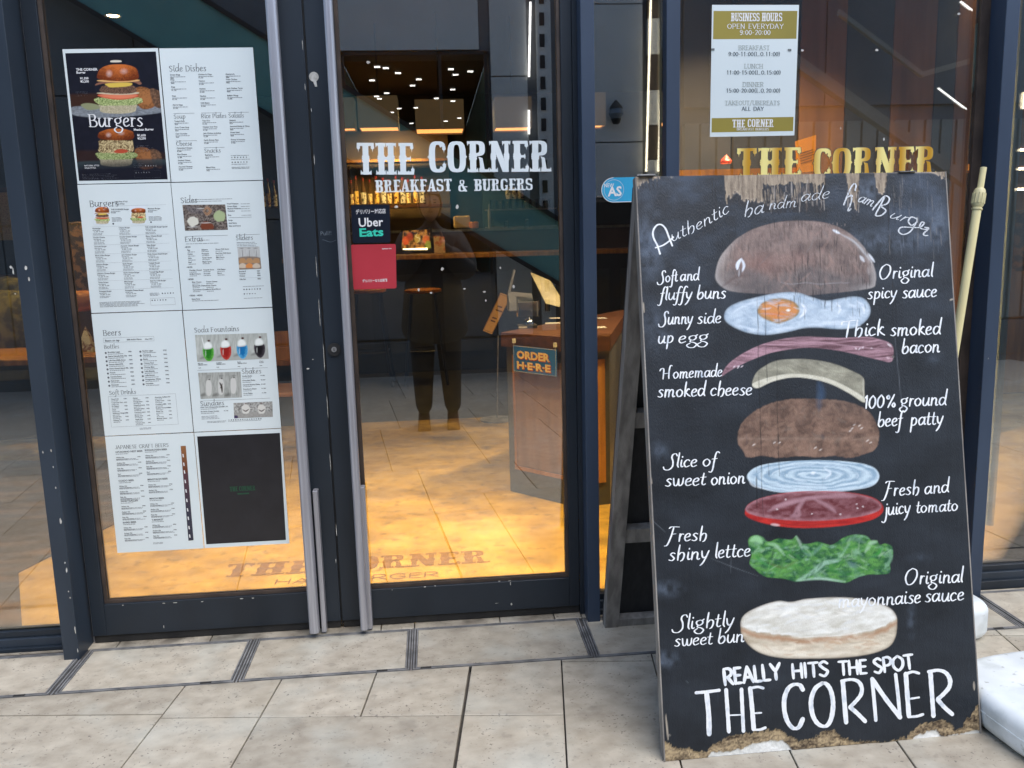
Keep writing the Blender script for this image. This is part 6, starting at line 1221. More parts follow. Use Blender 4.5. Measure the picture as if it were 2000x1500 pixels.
# ------------------------------------------------------------------ white weights and leaning pole
M_mwhite = mat('white_vinyl_base', lin((236, 242, 244)), .35, col2=lin((206, 214, 218)), nscale=7, mixlo=.3, mixhi=.75, bump=.15, bscale=14)
add_stain(M_mwhite, lin((150, 160, 156)), 9, .54, .72, .45); add_stain(M_mwhite, lin((120, 118, 108)), 38, .62, .7, .5)
def pebble(name, label, cx, cy, hx, hy, z0, h, rot, rad, cat, m):
    mb = MB(); nseg = 44; prof = []
    e = min(.034, h*.4)
    for k in range(7): a_ = R(90*k/6); prof.append((-e+e*math.sin(a_), z0+e-e*math.cos(a_)))
    for k in range(7): a_ = R(90*k/6); prof.append((-e+e*math.cos(a_), z0+h-e+e*math.sin(a_)))
    vs_ = []
    for inset, z in prof:
        for k in range(nseg):
            a_ = 2*math.pi*k/nseg; ca, sa = math.cos(a_), math.sin(a_); p_ = 2/rad
            x = math.copysign(abs(ca)**p_, ca)*(hx+inset); y = math.copysign(abs(sa)**p_, sa)*(hy+inset); vs_.append((cx+x*math.cos(rot)-y*math.sin(rot), cy+x*math.sin(rot)+y*math.cos(rot), z))
    m_ = len(prof); fs = [(i*nseg+k, i*nseg+(k+1) % nseg, (i+1)*nseg+(k+1) % nseg, (i+1)*nseg+k) for i in range(m_-1) for k in range(nseg)]+[tuple(range(nseg))[::-1], tuple((m_-1)*nseg+k for k in range(nseg))]
    o = mb.add(vs_, fs).build(name, m, smooth=True); return tag(o, label, cat)
SLX, SLY, SHX, SHY = 3.015, -.925, .42, .245
slab = pebble('base_weight', 'thick rounded white base weight standing right of the board', SLX, SLY, SHX, SHY, .0, .11, R(5), 4.4, 'base weight', M_mwhite)
_e = 2/4.4; _sm = MB(); _sm.tube([(SLX+(.4185*math.copysign(abs(math.cos(a_))**_e, math.cos(a_))*math.cos(R(5))-.2435*math.copysign(abs(math.sin(a_))**_e, math.sin(a_))*math.sin(R(5))), SLY+(.4185*math.copysign(abs(math.cos(a_))**_e, math.cos(a_))*math.sin(R(5))+.2435*math.copysign(abs(math.sin(a_))**_e, math.sin(a_))*math.cos(R(5))), .058) for a_ in np.linspace(0, 2*math.pi, 90)], .0028, 6); _o = _sm.build('mould_seam', M_mwhite); _o.parent = slab
pebble('base_weight', 'small rounded white weight behind the board edge', 2.835, -.34, .12, .12, .0, .13, R(10), 3.6, 'base weight', M_mwhite)
pole = thing('broom_pole', 'cream telescopic pole with ribbed collar leaning on the right window post', 'pole', (2.8, -.2, 0))
pt_ = fac(1921, 327, -.14); pj_ = fac(1870, 650, -.20); dirp = (pj_-pt_)/np.linalg.norm(pj_-pt_)
foot = pt_+dirp*((pt_[2]-.02)/-dirp[2]); col_ = pt_+dirp*.075; col2_ = pt_+dirp*.135
M_cream = mat('cream_tube', lin((226, 214, 160)), .35, col2=lin((206, 196, 150)), nscale=8, stretch=(2, 2, .5)); M_cream2 = mat('cream_collar', lin((216, 206, 158)), .45, col2=lin((190, 182, 140)), nscale=20)
adopt(pole, MB().tube([pt_, col_], .0105, 14).build('inner_tube', M_cream, smooth=True)); adopt(pole, MB().tube([col_, foot], .0145, 16).build('outer_tube', M_cream, smooth=True))
mb = MB().tube([col_-dirp*.004, col_+dirp*.004, col_+dirp*.03, col2_-dirp*.006, col2_], [.014, .0185, .0205, .0185, .015], 16)
sd_ = np.cross(dirp, [0, 1, 0]); sd_ /= np.linalg.norm(sd_); s2_ = np.cross(dirp, sd_)
for k in range(12):
    a_ = 2*math.pi*k/12; o_ = sd_*math.cos(a_)*.0195+s2_*math.sin(a_)*.0195; mb.tube([col_+dirp*.012+o_, col2_-dirp*.012+o_], .0022, 5)
mb.tube([col2_+dirp*.004, col2_+dirp*.009], .0175, 14); adopt(pole, mb.build('ribbed_collar', M_cream2, smooth=True))
adopt(pole, MB().tube([foot, foot+np.array([0, 0, .05])-dirp*.0], .018, 12).build('foot_cap', M_black))
# ------------------------------------------------------------------ inside the shop
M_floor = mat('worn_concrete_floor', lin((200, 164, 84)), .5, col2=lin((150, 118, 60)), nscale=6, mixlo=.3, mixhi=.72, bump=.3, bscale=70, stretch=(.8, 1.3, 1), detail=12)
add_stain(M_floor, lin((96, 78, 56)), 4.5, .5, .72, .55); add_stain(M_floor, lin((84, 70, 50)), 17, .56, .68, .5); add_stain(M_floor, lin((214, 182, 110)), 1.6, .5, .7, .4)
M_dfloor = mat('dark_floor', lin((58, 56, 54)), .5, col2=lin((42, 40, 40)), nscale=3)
M_dwall = mat('dark_interior_paint', lin((50, 50, 50)), .7, col2=lin((40, 40, 41)), nscale=2)
M_bwall = mat('brown_panelling', lin((138, 98, 60)), .6, col2=lin((112, 78, 48)), nscale=3, stretch=(5, 5, .4), bump=.1)
M_dpanel = mat('slate_panelling', lin((66, 66, 66)), .6, col2=lin((52, 54, 56)), nscale=3)
M_walnut = mat('walnut', lin((96, 62, 44)), .4, col2=lin((70, 44, 32)), nscale=6, stretch=(.6, 6, 6), bump=.1)
M_oak = mat('warm_oak', lin((176, 124, 64)), .45, col2=lin((138, 92, 46)), nscale=6, stretch=(6, 6, .5), bump=.1)
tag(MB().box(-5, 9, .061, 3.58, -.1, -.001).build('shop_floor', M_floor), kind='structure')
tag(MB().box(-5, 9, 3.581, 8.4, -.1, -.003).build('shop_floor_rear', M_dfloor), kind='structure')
tag(MB().box(-5, 9, .36, 8.4, 3.12, 3.2).build('shop_ceiling', M_dwall), kind='structure')
tag(MB().box(-5, 9, 8.2, 8.35, 0, 3.119).build('shop_wall_back', M_dwall), kind='structure')
tag(MB().box(-5.1, -5.001, .06, 8.4, 0, 3.119).build('shop_wall_left', M_dwall), kind='structure')
tag(MB().box(9.0, 9.1, .06, 8.4, 0, 3.119).build('shop_wall_right', M_dwall), kind='structure')
tag(MB().box(-5, 9, .061, .34, 2.97, 3.29).build('window_bulkhead', M_dwall), kind='structure')
# floor lettering inside the doors
M_fl = mat('brown_floor_lettering', lin((112, 80, 42)), .6, col2=lin((132, 96, 54)), nscale=30)
mb = MB()
def floor_word(s_, a_px, b_px, depth, mbb, plain=False):
    a = gnd(*a_px, .0006); b = gnd(*b_px, .0006); L_ = float(np.linalg.norm(b-a)); ux = (b-a)/L_; uy = np.array([-ux[1], ux[0], 0])
    if plain:
        ik_.text(s_, lambda x, y: Vector(a+ux*x*depth+uy*y*depth), (0, 0, 1), depth, .14, slant=0, font=CAPS, thin=.9, jitter=0, x1=L_/depth)
    else: western(mbb, s_, lambda x, y: a+ux*x+uy*y, L_, depth, .0003, (0, 0, 1))
ik_ = Ink(); floor_word('THE', (428, 1128), (612, 1118), .15, mb); floor_word('CORNER', (640, 1116), (958, 1098), .15, mb); floor_word('HAMBURGER', (532, 1142), (860, 1126), .055, None, True)
o = mb.build('floor_lettering', M_fl); o['kind'] = 'stuff'; tag(o, 'brown shop name lettering on the floor just inside the doors', 'lettering'); o2_ = ik_.mb.build('small_word', M_fl); o2_.parent = o

mp_ = [gnd(*q, .003)[:2] for q in ((-260, 1238), (44, 1236), (36, 1118), (226, 1022), (232, 900), (-260, 900))]  # dark sheet standing in for the unlit floor around the lit patch
M_unlit_floor = mat('unlit_floor_tone', lin((60, 48, 40)), .8, col2=lin((110, 84, 60)), nscale=5, mixlo=.45, mixhi=.68, stretch=(.5, 2, 1), bump=.3)
rg_ = MB().prism([tuple(q) for q in mp_], .0005, .006).build('unlit_floor_sheet', M_unlit_floor); tag(rg_, 'dark mottled sheet for the unlit floor inside the left window', 'floor shade')
def lamp_area(name, loc, size, power, col, rot=(0, 0, 0), spread=160):
    l = bpy.data.lights.new(name, 'AREA'); l.size = size; l.energy = power; l.color = col; l.shape = 'DISK'; l.spread = R(spread); o = bpy.data.objects.new(name, l); COL.objects.link(o); o.location = loc; o.rotation_euler = rot; return o
WARM = (1.0, .66, .22)
M_glow = mat('lamp_glow', (1, .8, .5), .5, emit=(1, .62, .28), estr=14); M_dull = mat('lamp_can', (.03, .03, .03), .5, col2=(.05, .05, .05), nscale=9)
DL = [(-.35, .5, 40), (.55, .42, 62), (1.35, .45, 62), (.3, 2.3, 2), (1.3, 2.5, 2), (2.0, 1.9, 8), (-1.6, 2.6, 30), (-1.2, 4.2, 22), (4.6, 2.2, 4), (2.42, .5, 75)]  # last entry: unseen lamp added to brighten the orange notice
DLW = ['just inside the left window', 'just inside the left door', 'just inside the right door', 'further in behind the left door', 'further in behind the right door', 'above the order counter', 'above the dining table', 'above the left bench', 'behind the far right window', 'just inside the wide window, added to light the orange notice']
for i, (x, y, pw) in enumerate(DL):
    t = thing('ceiling_downlight', 'round recessed downlight in the dark shop ceiling '+DLW[i], 'ceiling light', (x, y, 3.1), 'recessed downlights in the shop ceiling')
    adopt(t, MB().lathe(x, y, [(.05, 3.118), (.062, 3.100), (.062, 3.118)], 16).build('trim_ring', M_dull)); adopt(t, MB().lathe(x, y, [(.044, 3.104), (.044, 3.108)], 14).build('lens', M_glow))
    if pw: lamp_area('downlight_light', (x, y, 3.09), .1, pw*.22, WARM, spread=80)
# --- order counter right of the door
cA = gnd(997, 959); cB = gnd(1128, 991); cC = gnd(1192, 984)
back = np.array([.55, 1.9, 0]); cD = cC+back*.9; cE = cA+np.array([.9, 1.1, 0])
base = [(cA[0], cA[1]), (cB[0], cB[1]), (cC[0], cC[1]), (cD[0], cD[1]), (cE[0], cE[1])]
ct = thing('order_counter', 'slate and oak order counter with thick wooden top behind the right door', 'counter', (float(cB[0]), float(cB[1]), 0))
zc = gnd(990, 647, 0)[2]; HT = .878
adopt(ct, MB().prism(base, 0, HT-.075).build('carcass', mat('slate_counter', lin((74, 76, 78)), .5, col2=lin((62, 64, 67)), nscale=4)))
ctr = np.mean(base, 0); topp = [tuple(np.array(p)+(np.array(p)-ctr)/np.linalg.norm(np.array(p)-ctr)*.035) for p in base]
adopt(ct, MB().prism(topp, HT-.074, HT).build('counter_top', M_walnut, bevel=.004))
def face_panel(P, Q, u0, u1, z0, z1, d, nm, m, frame=True):
    P = np.array(P[:2]); Q = np.array(Q[:2]); e = (Q-P)/np.linalg.norm(Q-P); n_ = np.array([e[1], -e[0]]); a = P+e*np.linalg.norm(Q-P)*u0; b = P+e*np.linalg.norm(Q-P)*u1
    mb = MB().prism([tuple(a+n_*(d+.006)), tuple(b+n_*(d+.006)), tuple(b+n_*d), tuple(a+n_*d)], z0, z1); return adopt(ct, mb.build(nm, m))
M_pan = mat('counter_panel', lin((134, 104, 84)), .5, col2=lin((112, 86, 70)), nscale=5, stretch=(5, 5, .5))
face_panel(cA, cB, .12, .94, .16, .74, .001, 'inset_panel', M_pan); face_panel(cA, cB, .10, .96, .135, .155, .003, 'panel_moulding', M_oak); face_panel(cA, cB, .10, .13, .157, .76, .003, 'panel_moulding', M_oak)
face_panel(cB, cC, .06, .86, .12, .76, .001, 'oak_panel', M_oak)
# sign hanging from the counter
def plane_quad(cs, Pn, nn):      # photo pixels -> points on the plane through Pn with normal nn
    out = []
    for c in cs: d = ray(*c); out.append(CAM+d*(((Pn-CAM)@nn)/(d@nn)))
    return out
eAB = (cB-cA)/np.linalg.norm(cB-cA); nAB = np.array([eAB[1], -eAB[0], 0])
Pn = cA+nAB*.05
qs = plane_quad([(1001.5, 674), (1087, 683), (1087.5, 736), (1003, 725)], Pn, nAB)
sg = thing('order_sign', 'blue hanging sign reading ORDER HERE on two clips', 'sign', tuple(qs[3]))
def slabq(q, n_, th, m, nm, root): mb = MB(); mb.hexa([p for p in (q[3], q[2], q[1], q[0])], [p-n_*th for p in (q[3], q[2], q[1], q[0])]); return adopt(root, mb.build(nm, m))
slabq(qs, nAB, .003, mat('sign_blue', lin((44, 112, 214)), .4, col2=lin((40, 104, 200)), nscale=5), 'sign_plate', sg)
ik = Ink(); cen = sum(qs)/4; bq = [p+(cen-p)*.035 for p in qs]
for i in range(4): ik.ribbon([bq[i], (bq[i]+bq[(i+1) % 4])/2, bq[(i+1) % 4]], [.0018]*3, nAB)
ik.build('white_border', M_wink, sg)
M_cream_i = mat('cream_letter', lin((236, 214, 170)), .5, col2=lin((226, 202, 158)), nscale=20); M_redi = mat('red_letter_shadow', lin((190, 60, 48)), .5, col2=lin((176, 52, 42)), nscale=20)
def sign_text(s_, u0, u1, v, hh):
    for m, du, dv, lf, nm in ((M_redi, .012, .03, .0008, 'letter_shadow'), (M_cream_i, 0, 0, .0014, 'letters')):
        mb = MB(); a = qs[3]+(qs[2]-qs[3])*(u0+du)+(qs[0]-qs[3])*(v-dv)+nAB*lf; ux = (qs[2]-qs[3])/np.linalg.norm(qs[2]-qs[3]); uy = (qs[0]-qs[3])/np.linalg.norm(qs[0]-qs[3])
        ftext(mb, s_, a, ux, uy, hh*float(np.linalg.norm(qs[0]-qs[3])), .045, width=(u1-u0)*float(np.linalg.norm(qs[2]-qs[3]))); adopt(sg, mb.build(nm, m))
sign_text('ORDER', .09, .86, .53, .29); sign_text('H·E·R·E', .09, .87, .14, .27)
for u in (.03, .97):
    p = qs[0]*(1-u)+qs[1]*u; mb = MB(); mb.box(p[0]-.009, p[0]+.009, p[1]-.006, p[1]+.004, p[2]+.012, p[2]+.034); mb.tube([p+np.array([0, 0, -.006]), p+np.array([0, 0, .014])], .0015, 6); adopt(sg, mb.build('clip', M_chip))
# things on the counter (each stands on the wooden top)
def on_top(px, py): return gnd(px, py, HT)
M_chrome = mat('chrome', (.8, .8, .8), .12, 1.0, col2=(.7, .7, .7), nscale=5); M_pblack = mat('black_plastic', (.02, .02, .02), .4, col2=(.03, .03, .03), nscale=9); M_pgrey = mat('grey_plastic', lin((150, 152, 154)), .4, col2=lin((136, 138, 140)), nscale=9)
p = on_top(1032, 640); b_ = thing('service_bell', 'chrome call bell on a black block near the counter edge', 'bell', tuple(p))
adopt(b_, MB().box(p[0]-.06, p[0]+.045, p[1]-.045, p[1]+.035, p[2], p[2]+.018).build('base', M_pblack, bevel=.002)); adopt(b_, MB().lathe(p[0]+.005, p[1], [(.03, p[2]+.02), (.03, p[2]+.03), (.022, p[2]+.044), (.008, p[2]+.051), (.003, p[2]+.06)], 18).build('dome', M_chrome, smooth=True))
adopt(b_, MB().box(p[0]-.058, p[0]-.012, p[1]-.0462, p[1]-.0452, p[2]+.003, p[2]+.013).build('label_strip', M_chip))
p = on_top(1028, 620); q_ = thing('acrylic_holder', 'clear acrylic leaflet box with grey papers beside the bell', 'holder', tuple(p)); mb = MB()
mb.box(p[0]-.05, p[0]+.09, p[1]+.03, p[1]+.034, p[2], p[2]+.13); mb.box(p[0]-.05, p[0]+.09, p[1]+.10, p[1]+.104, p[2], p[2]+.10); mb.box(p[0]-.05, p[0]-.046, p[1]+.035, p[1]+.099, p[2], p[2]+.12); adopt(q_, mb.build('box', M_clear)); adopt(q_, MB().box(p[0]-.04, p[0]+.08, p[1]+.05, p[1]+.09, p[2]+.001, p[2]+.09).build('papers', M_pgrey))
p = on_top(1010, 610); q_ = thing('card_terminal', 'grey payment printer with slanted lid at the counter end', 'printer', tuple(p+np.array([.03, .1, 0]))); c = p+np.array([.04, .14, 0])
adopt(q_, MB().hexa([c+np.array(v) for v in ((-.09, -.06, 0), (.09, -.06, 0), (.09, .08, 0), (-.09, .08, 0))], [c+np.array(v) for v in ((-.085, -.05, .06), (.085, -.05, .05), (.085, .07, .11), (-.085, .07, .13))]).build('body', M_pgrey, bevel=.006)); adopt(q_, MB().tube([c+np.array([-.08, .05, .1]), c+np.array([-.03, .09, .27])], .009, 8).build('arm', M_pgrey))
p = on_top(1075, 612); q_ = thing('tablet_stand', 'pale tablet tilted on a stand at the right of the counter', 'tablet', tuple(p+np.array([0, .1, 0]))); c = p+np.array([.0, .12, 0])
adopt(q_, MB().hexa([c+np.array(v) for v in ((-.02, -.05, .06), (.12, -.05, .02), (.12, -.04, .03), (-.02, -.04, .07))], [c+np.array(v) for v in ((-.10, .07, .25), (.03, .07, .19), (.03, .08, .2), (-.10, .08, .26))]).build('screen', M_cream2)); adopt(q_, MB().tube([c+np.array([0, .03, 0]), c+np.array([0, .04, .12])], .01, 8).build('stem', M_pgrey))
for (px, py), w_ in (((1082, 632), .10), ((1172, 640), .06), ((1176, 622), .05), ((1085, 622), .07)):
    p = on_top(px, py); tag(MB().box(p[0]-w_/2, p[0]+w_/2, p[1]-.03, p[1]+.03, p[2]+.0005, p[2]+.0035).build('price_card', M_chip), {1082: 'white printed card lying on the counter, nearest the ORDER HERE sign', 1172: 'white card on the counter seen in the narrow pane, nearer one', 1176: 'white card on the counter seen in the narrow pane, farther one', 1085: 'white card behind the front card on the counter'}[px], 'card')
# notice on a thin stand
g = gnd(971, 820); s_ = thing('notice_stand', 'thin floor stand holding a tilted yellow notice', 'sign stand', tuple(g)); Yn = float(g[1])-.02
adopt(s_, MB().lathe(g[0], g[1], [(.13, 0), (.13, .008), (.02, .016)], 24).build('foot_disc', M_steel)); pt1 = fac(973, 655, float(g[1])); adopt(s_, MB().tube([(g[0], g[1], .016), tuple(pt1)], .005, 8).build('stem', M_steel))
nq = [fac(*c, Yn) for c in ((978, 572), (998, 579), (961, 653), (943, 646))]
adopt(s_, MB().hexa([nq[3], nq[2], nq[1], nq[0]], [p+np.array([0, .008, 0]) for p in (nq[3], nq[2], nq[1], nq[0])]).build('notice_panel', mat('yellow_notice', lin((226, 178, 96)), .5, col2=lin((214, 166, 86)), nscale=4)))
ik = Ink(); cN = sum(nq)/4; e1 = nq[1]-nq[0]; e2 = nq[3]-nq[0]; bn = [p+(cN-p)*.07 for p in nq]
for i in range(4): ik.ribbon([bn[i], (bn[i]+bn[(i+1) % 4])/2, bn[(i+1) % 4]], [.003]*3, NRM, .001)
for v, n_ in ((.32, 2), (.42, 3), (.62, 2), (.7, 2)): ik.ribbon([nq[0]+e1*(.3)+e2*v, nq[0]+e1*.5+e2*v, nq[0]+e1*(.25+.2*n_)+e2*v], [.012]*3, NRM, .001)
ik.build('notice_print', mat('brown_ink', lin((130, 92, 48)), .6, col2=lin((112, 80, 42)), nscale=40), s_)

# --- bar, stools, bottles
YB = 5.9; zb_ = Z(850, 497, YB)
bar = thing('bar_counter', 'long dark bar with a warm-lit wooden top across the back of the shop', 'bar', (1.6, YB, 0)); xl_, xr_ = X(560, 500, YB), X(1190, 490, YB)+.6
adopt(bar, MB().box(xl_, xr_, YB+.15, YB+.7, 0, zb_-.045).build('front_panel', M_dwall)); adopt(bar, MB().box(xl_-.05, xr_+.05, YB, YB+.75, zb_-.044, zb_).build('bar_top', M_oak, bevel=.004))
for k in range(7): x = xl_+.3+k*.62; adopt(bar, MB().box(x, x+.5, YB+.135, YB+.149, .2, zb_-.2).build('cladding_panel', M_dpanel))
M_seat = mat('stool_seat_wood', lin((190, 120, 40)), .35, col2=lin((160, 96, 32)), nscale=4, stretch=(5, 1, 1))
def stool(px, label):
    Ys = 5.35; c = fac(px, 568, Ys); x, z = c[0], c[2]; t = thing('bar_stool', label, 'bar stool', (x, Ys, 0), 'bar stools in front of the bar')
    adopt(t, MB().lathe(x, Ys, [(.15, z-.02), (.175, z-.01), (.175, z+.012), (.15, z+.02)], 22).build('seat', M_seat, smooth=True))
    for sx, sy in ((-1, -1), (1, -1), (1, 1), (-1, 1)): adopt(t, MB().tube([(x+sx*.11, Ys+sy*.11, z-.02), (x+sx*.2, Ys+sy*.2, 0)], .015, 6).build('leg', M_pblack))
    adopt(t, MB().tube([(x+.165*a_, Ys+.165*b_, .32) for a_, b_ in ((-1, -1), (1, -1), (1, 1), (-1, 1), (-1, -1))], .01, 6).build('foot_ring', M_pblack))
stool(826, 'round wooden-topped bar stool at the middle of the bar, under the tablet display'); stool(718, 'round wooden-topped bar stool left of the other, partly behind the red sticker'); 
# lit display and card on the bar
d_ = [fac(*c, YB+.2) for c in ((783, 448), (843, 444), (846, 492), (780, 492))]; ds = thing('food_display', 'glowing countertop food picture display on the bar', 'display', tuple(d_[3]))
adopt(ds, MB().hexa([d_[3], d_[2], d_[1], d_[0]], [p+np.array([0, .06, 0]) for p in (d_[3], d_[2], d_[1], d_[0])]).build('case', M_pblack))
def disp_p(pt):
    pt.C[:] = mixc((40, 20, 10), (190, 130, 60), np.clip(fbm(pt.X*.22, pt.Y*.16, 7)*2.4-.8, 0, 1)); 
    for cx, cy, c_ in ((792, 470, (230, 90, 40)), (800, 462, (170, 60, 30)), (815, 466, (200, 160, 70)), (832, 468, (210, 100, 50)), (836, 478, (140, 150, 60))): pt.poly([(cx-6, cy), (cx-2, cy-8), (cx+5, cy-5), (cx+6, cy+5), (cx-2, cy+8)], c_, 3, .8)
    pt.stroke([(815, 456), (812, 462), (820, 466), (815, 474)], 1.6, (236, 214, 150), .8)
M_disp = vcol_mat('display_picture', .4); bN_ = M_disp.node_tree.nodes['Principled BSDF']; K_ = M_disp.node_tree.links; K_.new(bN_.inputs['Base Color'].links[0].from_socket, bN_.inputs['Emission Color']); bN_.inputs['Emission Strength'].default_value = .5
P4 = [fac(*c, YB+.197) for c in ((784, 485), (842, 485), (787, 451), (839, 448))]; paint_grid('display_picture', *P4, 60, 40, M_disp, ds, disp_p, (80, 50, 30))
P5 = [fac(*c, YB+.19) for c in ((787, 488), (835, 488), (835, 484), (787, 485.5))]; adopt(ds, MB().add(P5, [(0, 1, 2, 3)]).build('light_strip', mat('strip_glow', (1, .8, .4), .5, emit=(1, .75, .35), estr=3)))
cq = [fac(*c, YB+.15) for c in ((847, 461), (868, 462), (870, 494), (848, 495))]
cdh = tag(MB().hexa([cq[3], cq[2], cq[1], cq[0]], [p+np.array([0, .004, 0]) for p in (cq[3], cq[2], cq[1], cq[0])]).build('menu_card', mat('pink_card', lin((206, 176, 140)), .5, col2=lin((190, 120, 96)), nscale=14, mixlo=.5, mixhi=.6)), 'upright menu card right of the glowing display on the bar', 'card')
# back counter, toaster, shelves with bottles
YC = 7.2; zk = Z(900, 447, YC)
bc = thing('back_counter', 'back counter behind the bar with equipment on it', 'counter', (1.8, YC, 0)); adopt(bc, MB().box(X(600, 450, YC), X(1185, 450, YC)+.4, YC, YC+.6, 0, zk-.03).build('cabinet', mat('reddish_cabinet', lin((88, 66, 62)), .6, col2=lin((74, 56, 54)), nscale=4))); adopt(bc, MB().box(X(600, 450, YC)-.02, X(1185, 450, YC)+.42, YC-.03, YC+.6, zk-.029, zk).build('worktop', M_steel))
a = fac(887, 447, YC+.15); b = fac(918, 421, YC+.15); to = thing('toaster', 'cream box toaster on the back counter', 'toaster', (float(a[0]), YC+.2, zk)); adopt(to, MB().box(a[0], b[0], YC+.12, YC+.34, zk+.012, b[2]).build('body', mat('cream_enamel', lin((236, 204, 150)), .4, col2=lin((224, 190, 138)), nscale=3), bevel=.02, seg=3)); adopt(to, MB().box(a[0]+.03, b[0]-.03, YC+.15, YC+.3, zk, zk+.013).build('feet', M_pblack)); adopt(to, MB().box(b[0]+.001, b[0]+.018, YC+.15, YC+.17, zk+.08, zk+.1).build('lever', M_pblack))
a = fac(926, 447, YC+.1); tag(MB().lathe(a[0], YC+.12, [(.03, zk), (.055, zk+.01), (.06, zk+.07), (.05, zk+.08)], 14).build('orange_bowl', mat('orange_ceramic', lin((240, 150, 40)), .4, col2=lin((226, 134, 30)), nscale=6), smooth=True), 'small orange bowl right of the toaster', 'bowl')
for px, r_, h_ in ((957, .02, .28), (962, .016, .14), (990, .03, .1), (1030, .035, .12)):
    a = fac(px, 447, YC+.2); tag(MB().lathe(a[0], YC+.22, [(r_, zk), (r_, zk+h_*.7), (r_*.4, zk+h_*.82), (r_*.4, zk+h_)], 10).build('glass_bottle', M_clear if px > 960 else M_pgrey, smooth=True), {957: 'tall grey bottle on the back counter', 962: 'short clear bottle beside the tall grey one', 990: 'squat clear jar on the back counter', 1030: 'rightmost clear jar on the back counter'}[px], 'bottle')
YSf = 7.75; zs = Z(760, 401, YSf)
sh = thing('wall_shelf', 'long lit shelf carrying the row of bottles', 'shelf', (1, YSf, zs)); xa_, xb_ = X(560, 400, YSf), X(880, 400, YSf)
adopt(sh, MB().box(xa_, xb_, YSf-.12, YSf+.2, zs-.035, zs-.001).build('shelf_board', M_walnut)); adopt(sh, MB().box(xa_, xb_, YSf+.3, YSf+.34, zs-.9, zs+.9).build('back_panel', mat('shelf_back', lin((120, 96, 72)), .6, col2=lin((100, 80, 60)), nscale=2)))
adopt(sh, MB().box(xa_, xb_, YSf-.1, YSf+.2, zs+.5, zs+.53).build('upper_board', M_oak))
M_lab = [mat('bottle_label_%s' % n_, lin(c1), .5, col2=lin(c2), nscale=30, mixlo=.5, mixhi=.6) for n_, c1, c2 in (('cream', (236, 220, 170), (150, 96, 50)), ('yellow', (240, 206, 120), (120, 60, 30)), ('white', (230, 226, 214), (90, 80, 70)))]
M_bgl = mat('bottle_glass', lin((70, 52, 40)), .15, col2=lin((96, 70, 46)), nscale=3); M_cap = mat('bottle_cap', lin((150, 40, 36)), .4, col2=lin((120, 30, 28)), nscale=4)
desc = ['tall brown', 'slim clear-necked', 'short', 'white-labelled', 'yellow-labelled', 'cream-labelled']
for k, px in enumerate((688, 697, 711, 724, 737, 750, 762, 775, 788, 799, 813, 826, 516, 526, 537)):
    c = fac(px, 401, YSf); r_ = .026+.006*((k*7) % 3)/2; h_ = .17+.02*((k*5) % 3); x = float(c[0])
    o_ = ['first', 'second', 'third', 'fourth', 'fifth', 'sixth', 'seventh', 'eighth', 'ninth', 'tenth', 'eleventh', 'twelfth'][k] if k < 12 else ['nearest the menus', 'in the middle', 'nearest the pull handle'][k-12]
    t = thing('liquor_bottle', ('%s bottle from the left in the row behind the right door glass' % o_) if k < 12 else ('labelled bottle between menus and pull handle, %s' % o_), 'bottle', (x, YSf, zs), 'bottles on the lit shelf')
    adopt(t, MB().lathe(x, YSf, [(r_, zs), (r_, zs+h_), (r_*.45, zs+h_+.05), (r_*.38, zs+h_+.12)], 12).build('glass_body', M_bgl, smooth=True)); adopt(t, MB().lathe(x, YSf, [(r_+.001, zs+.02), (r_+.001, zs+h_*.82)], 12).build('paper_label', M_lab[k % 3], smooth=True)); adopt(t, MB().lathe(x, YSf, [(r_*.42, zs+h_+.1), (r_*.42, zs+h_+.135)], 8).build('cap', M_cap))
lamp_area('shelf_light', (float(fac(770, 340, 7.5)[0]), 7.35, zs+.75), .5, 13, WARM, rot=(R(25), 0, 0)); lamp_area('bar_light', (1.4, 5.2, 2.6), .3, 10, WARM)
# wall rack with glassware on the right of the back wall
rk = thing('glass_rack', 'steel rack with glasses at the right of the back wall', 'rack', (2.4, 7.6, 1.2)); za = Z(1000, 408, 7.6); zc2 = Z(1000, 442, 7.6)
x0_, x1_ = X(948, 400, 7.6), X(1085, 400, 7.6)
adopt(rk, MB().box(x0_, x1_, 7.5, 7.8, za-.012, za).build('rack_shelf', M_steel)); adopt(rk, MB().box(x0_, x1_, 7.5, 7.8, zc2-.012, zc2).build('rack_shelf', M_steel)); adopt(rk, MB().box(x0_-.02, x1_+.02, 7.83, 7.87, .9, 2.3).build('back_splash', mat('green_splashback', lin((66, 84, 80)), .4, col2=lin((54, 70, 68)), nscale=2)))
for k in range(9):
    x = x0_+.1+k*(x1_-x0_-.2)/8; tag(MB().lathe(x, 7.62, [(.035, za+.001), (.045, za+.11), (.042, za+.11), (.032, za+.006)], 12).build('drinking_glass', M_clear, smooth=True), 'clear glass on the steel rack', 'glass', 'glasses on the steel rack')
for k, px in enumerate((996, 1006, 1017)):
    c = fac(px, 383, 7.6); tag(MB().lathe(c[0], 7.66, [(.04, za+.12), (.05, za+.16), (.05, za+.22), (.035, za+.26)], 12).build('storage_jar', M_lab[2], smooth=True), ['left', 'middle', 'right'][k]+' white jar stacked above the rack glasses', 'jar')
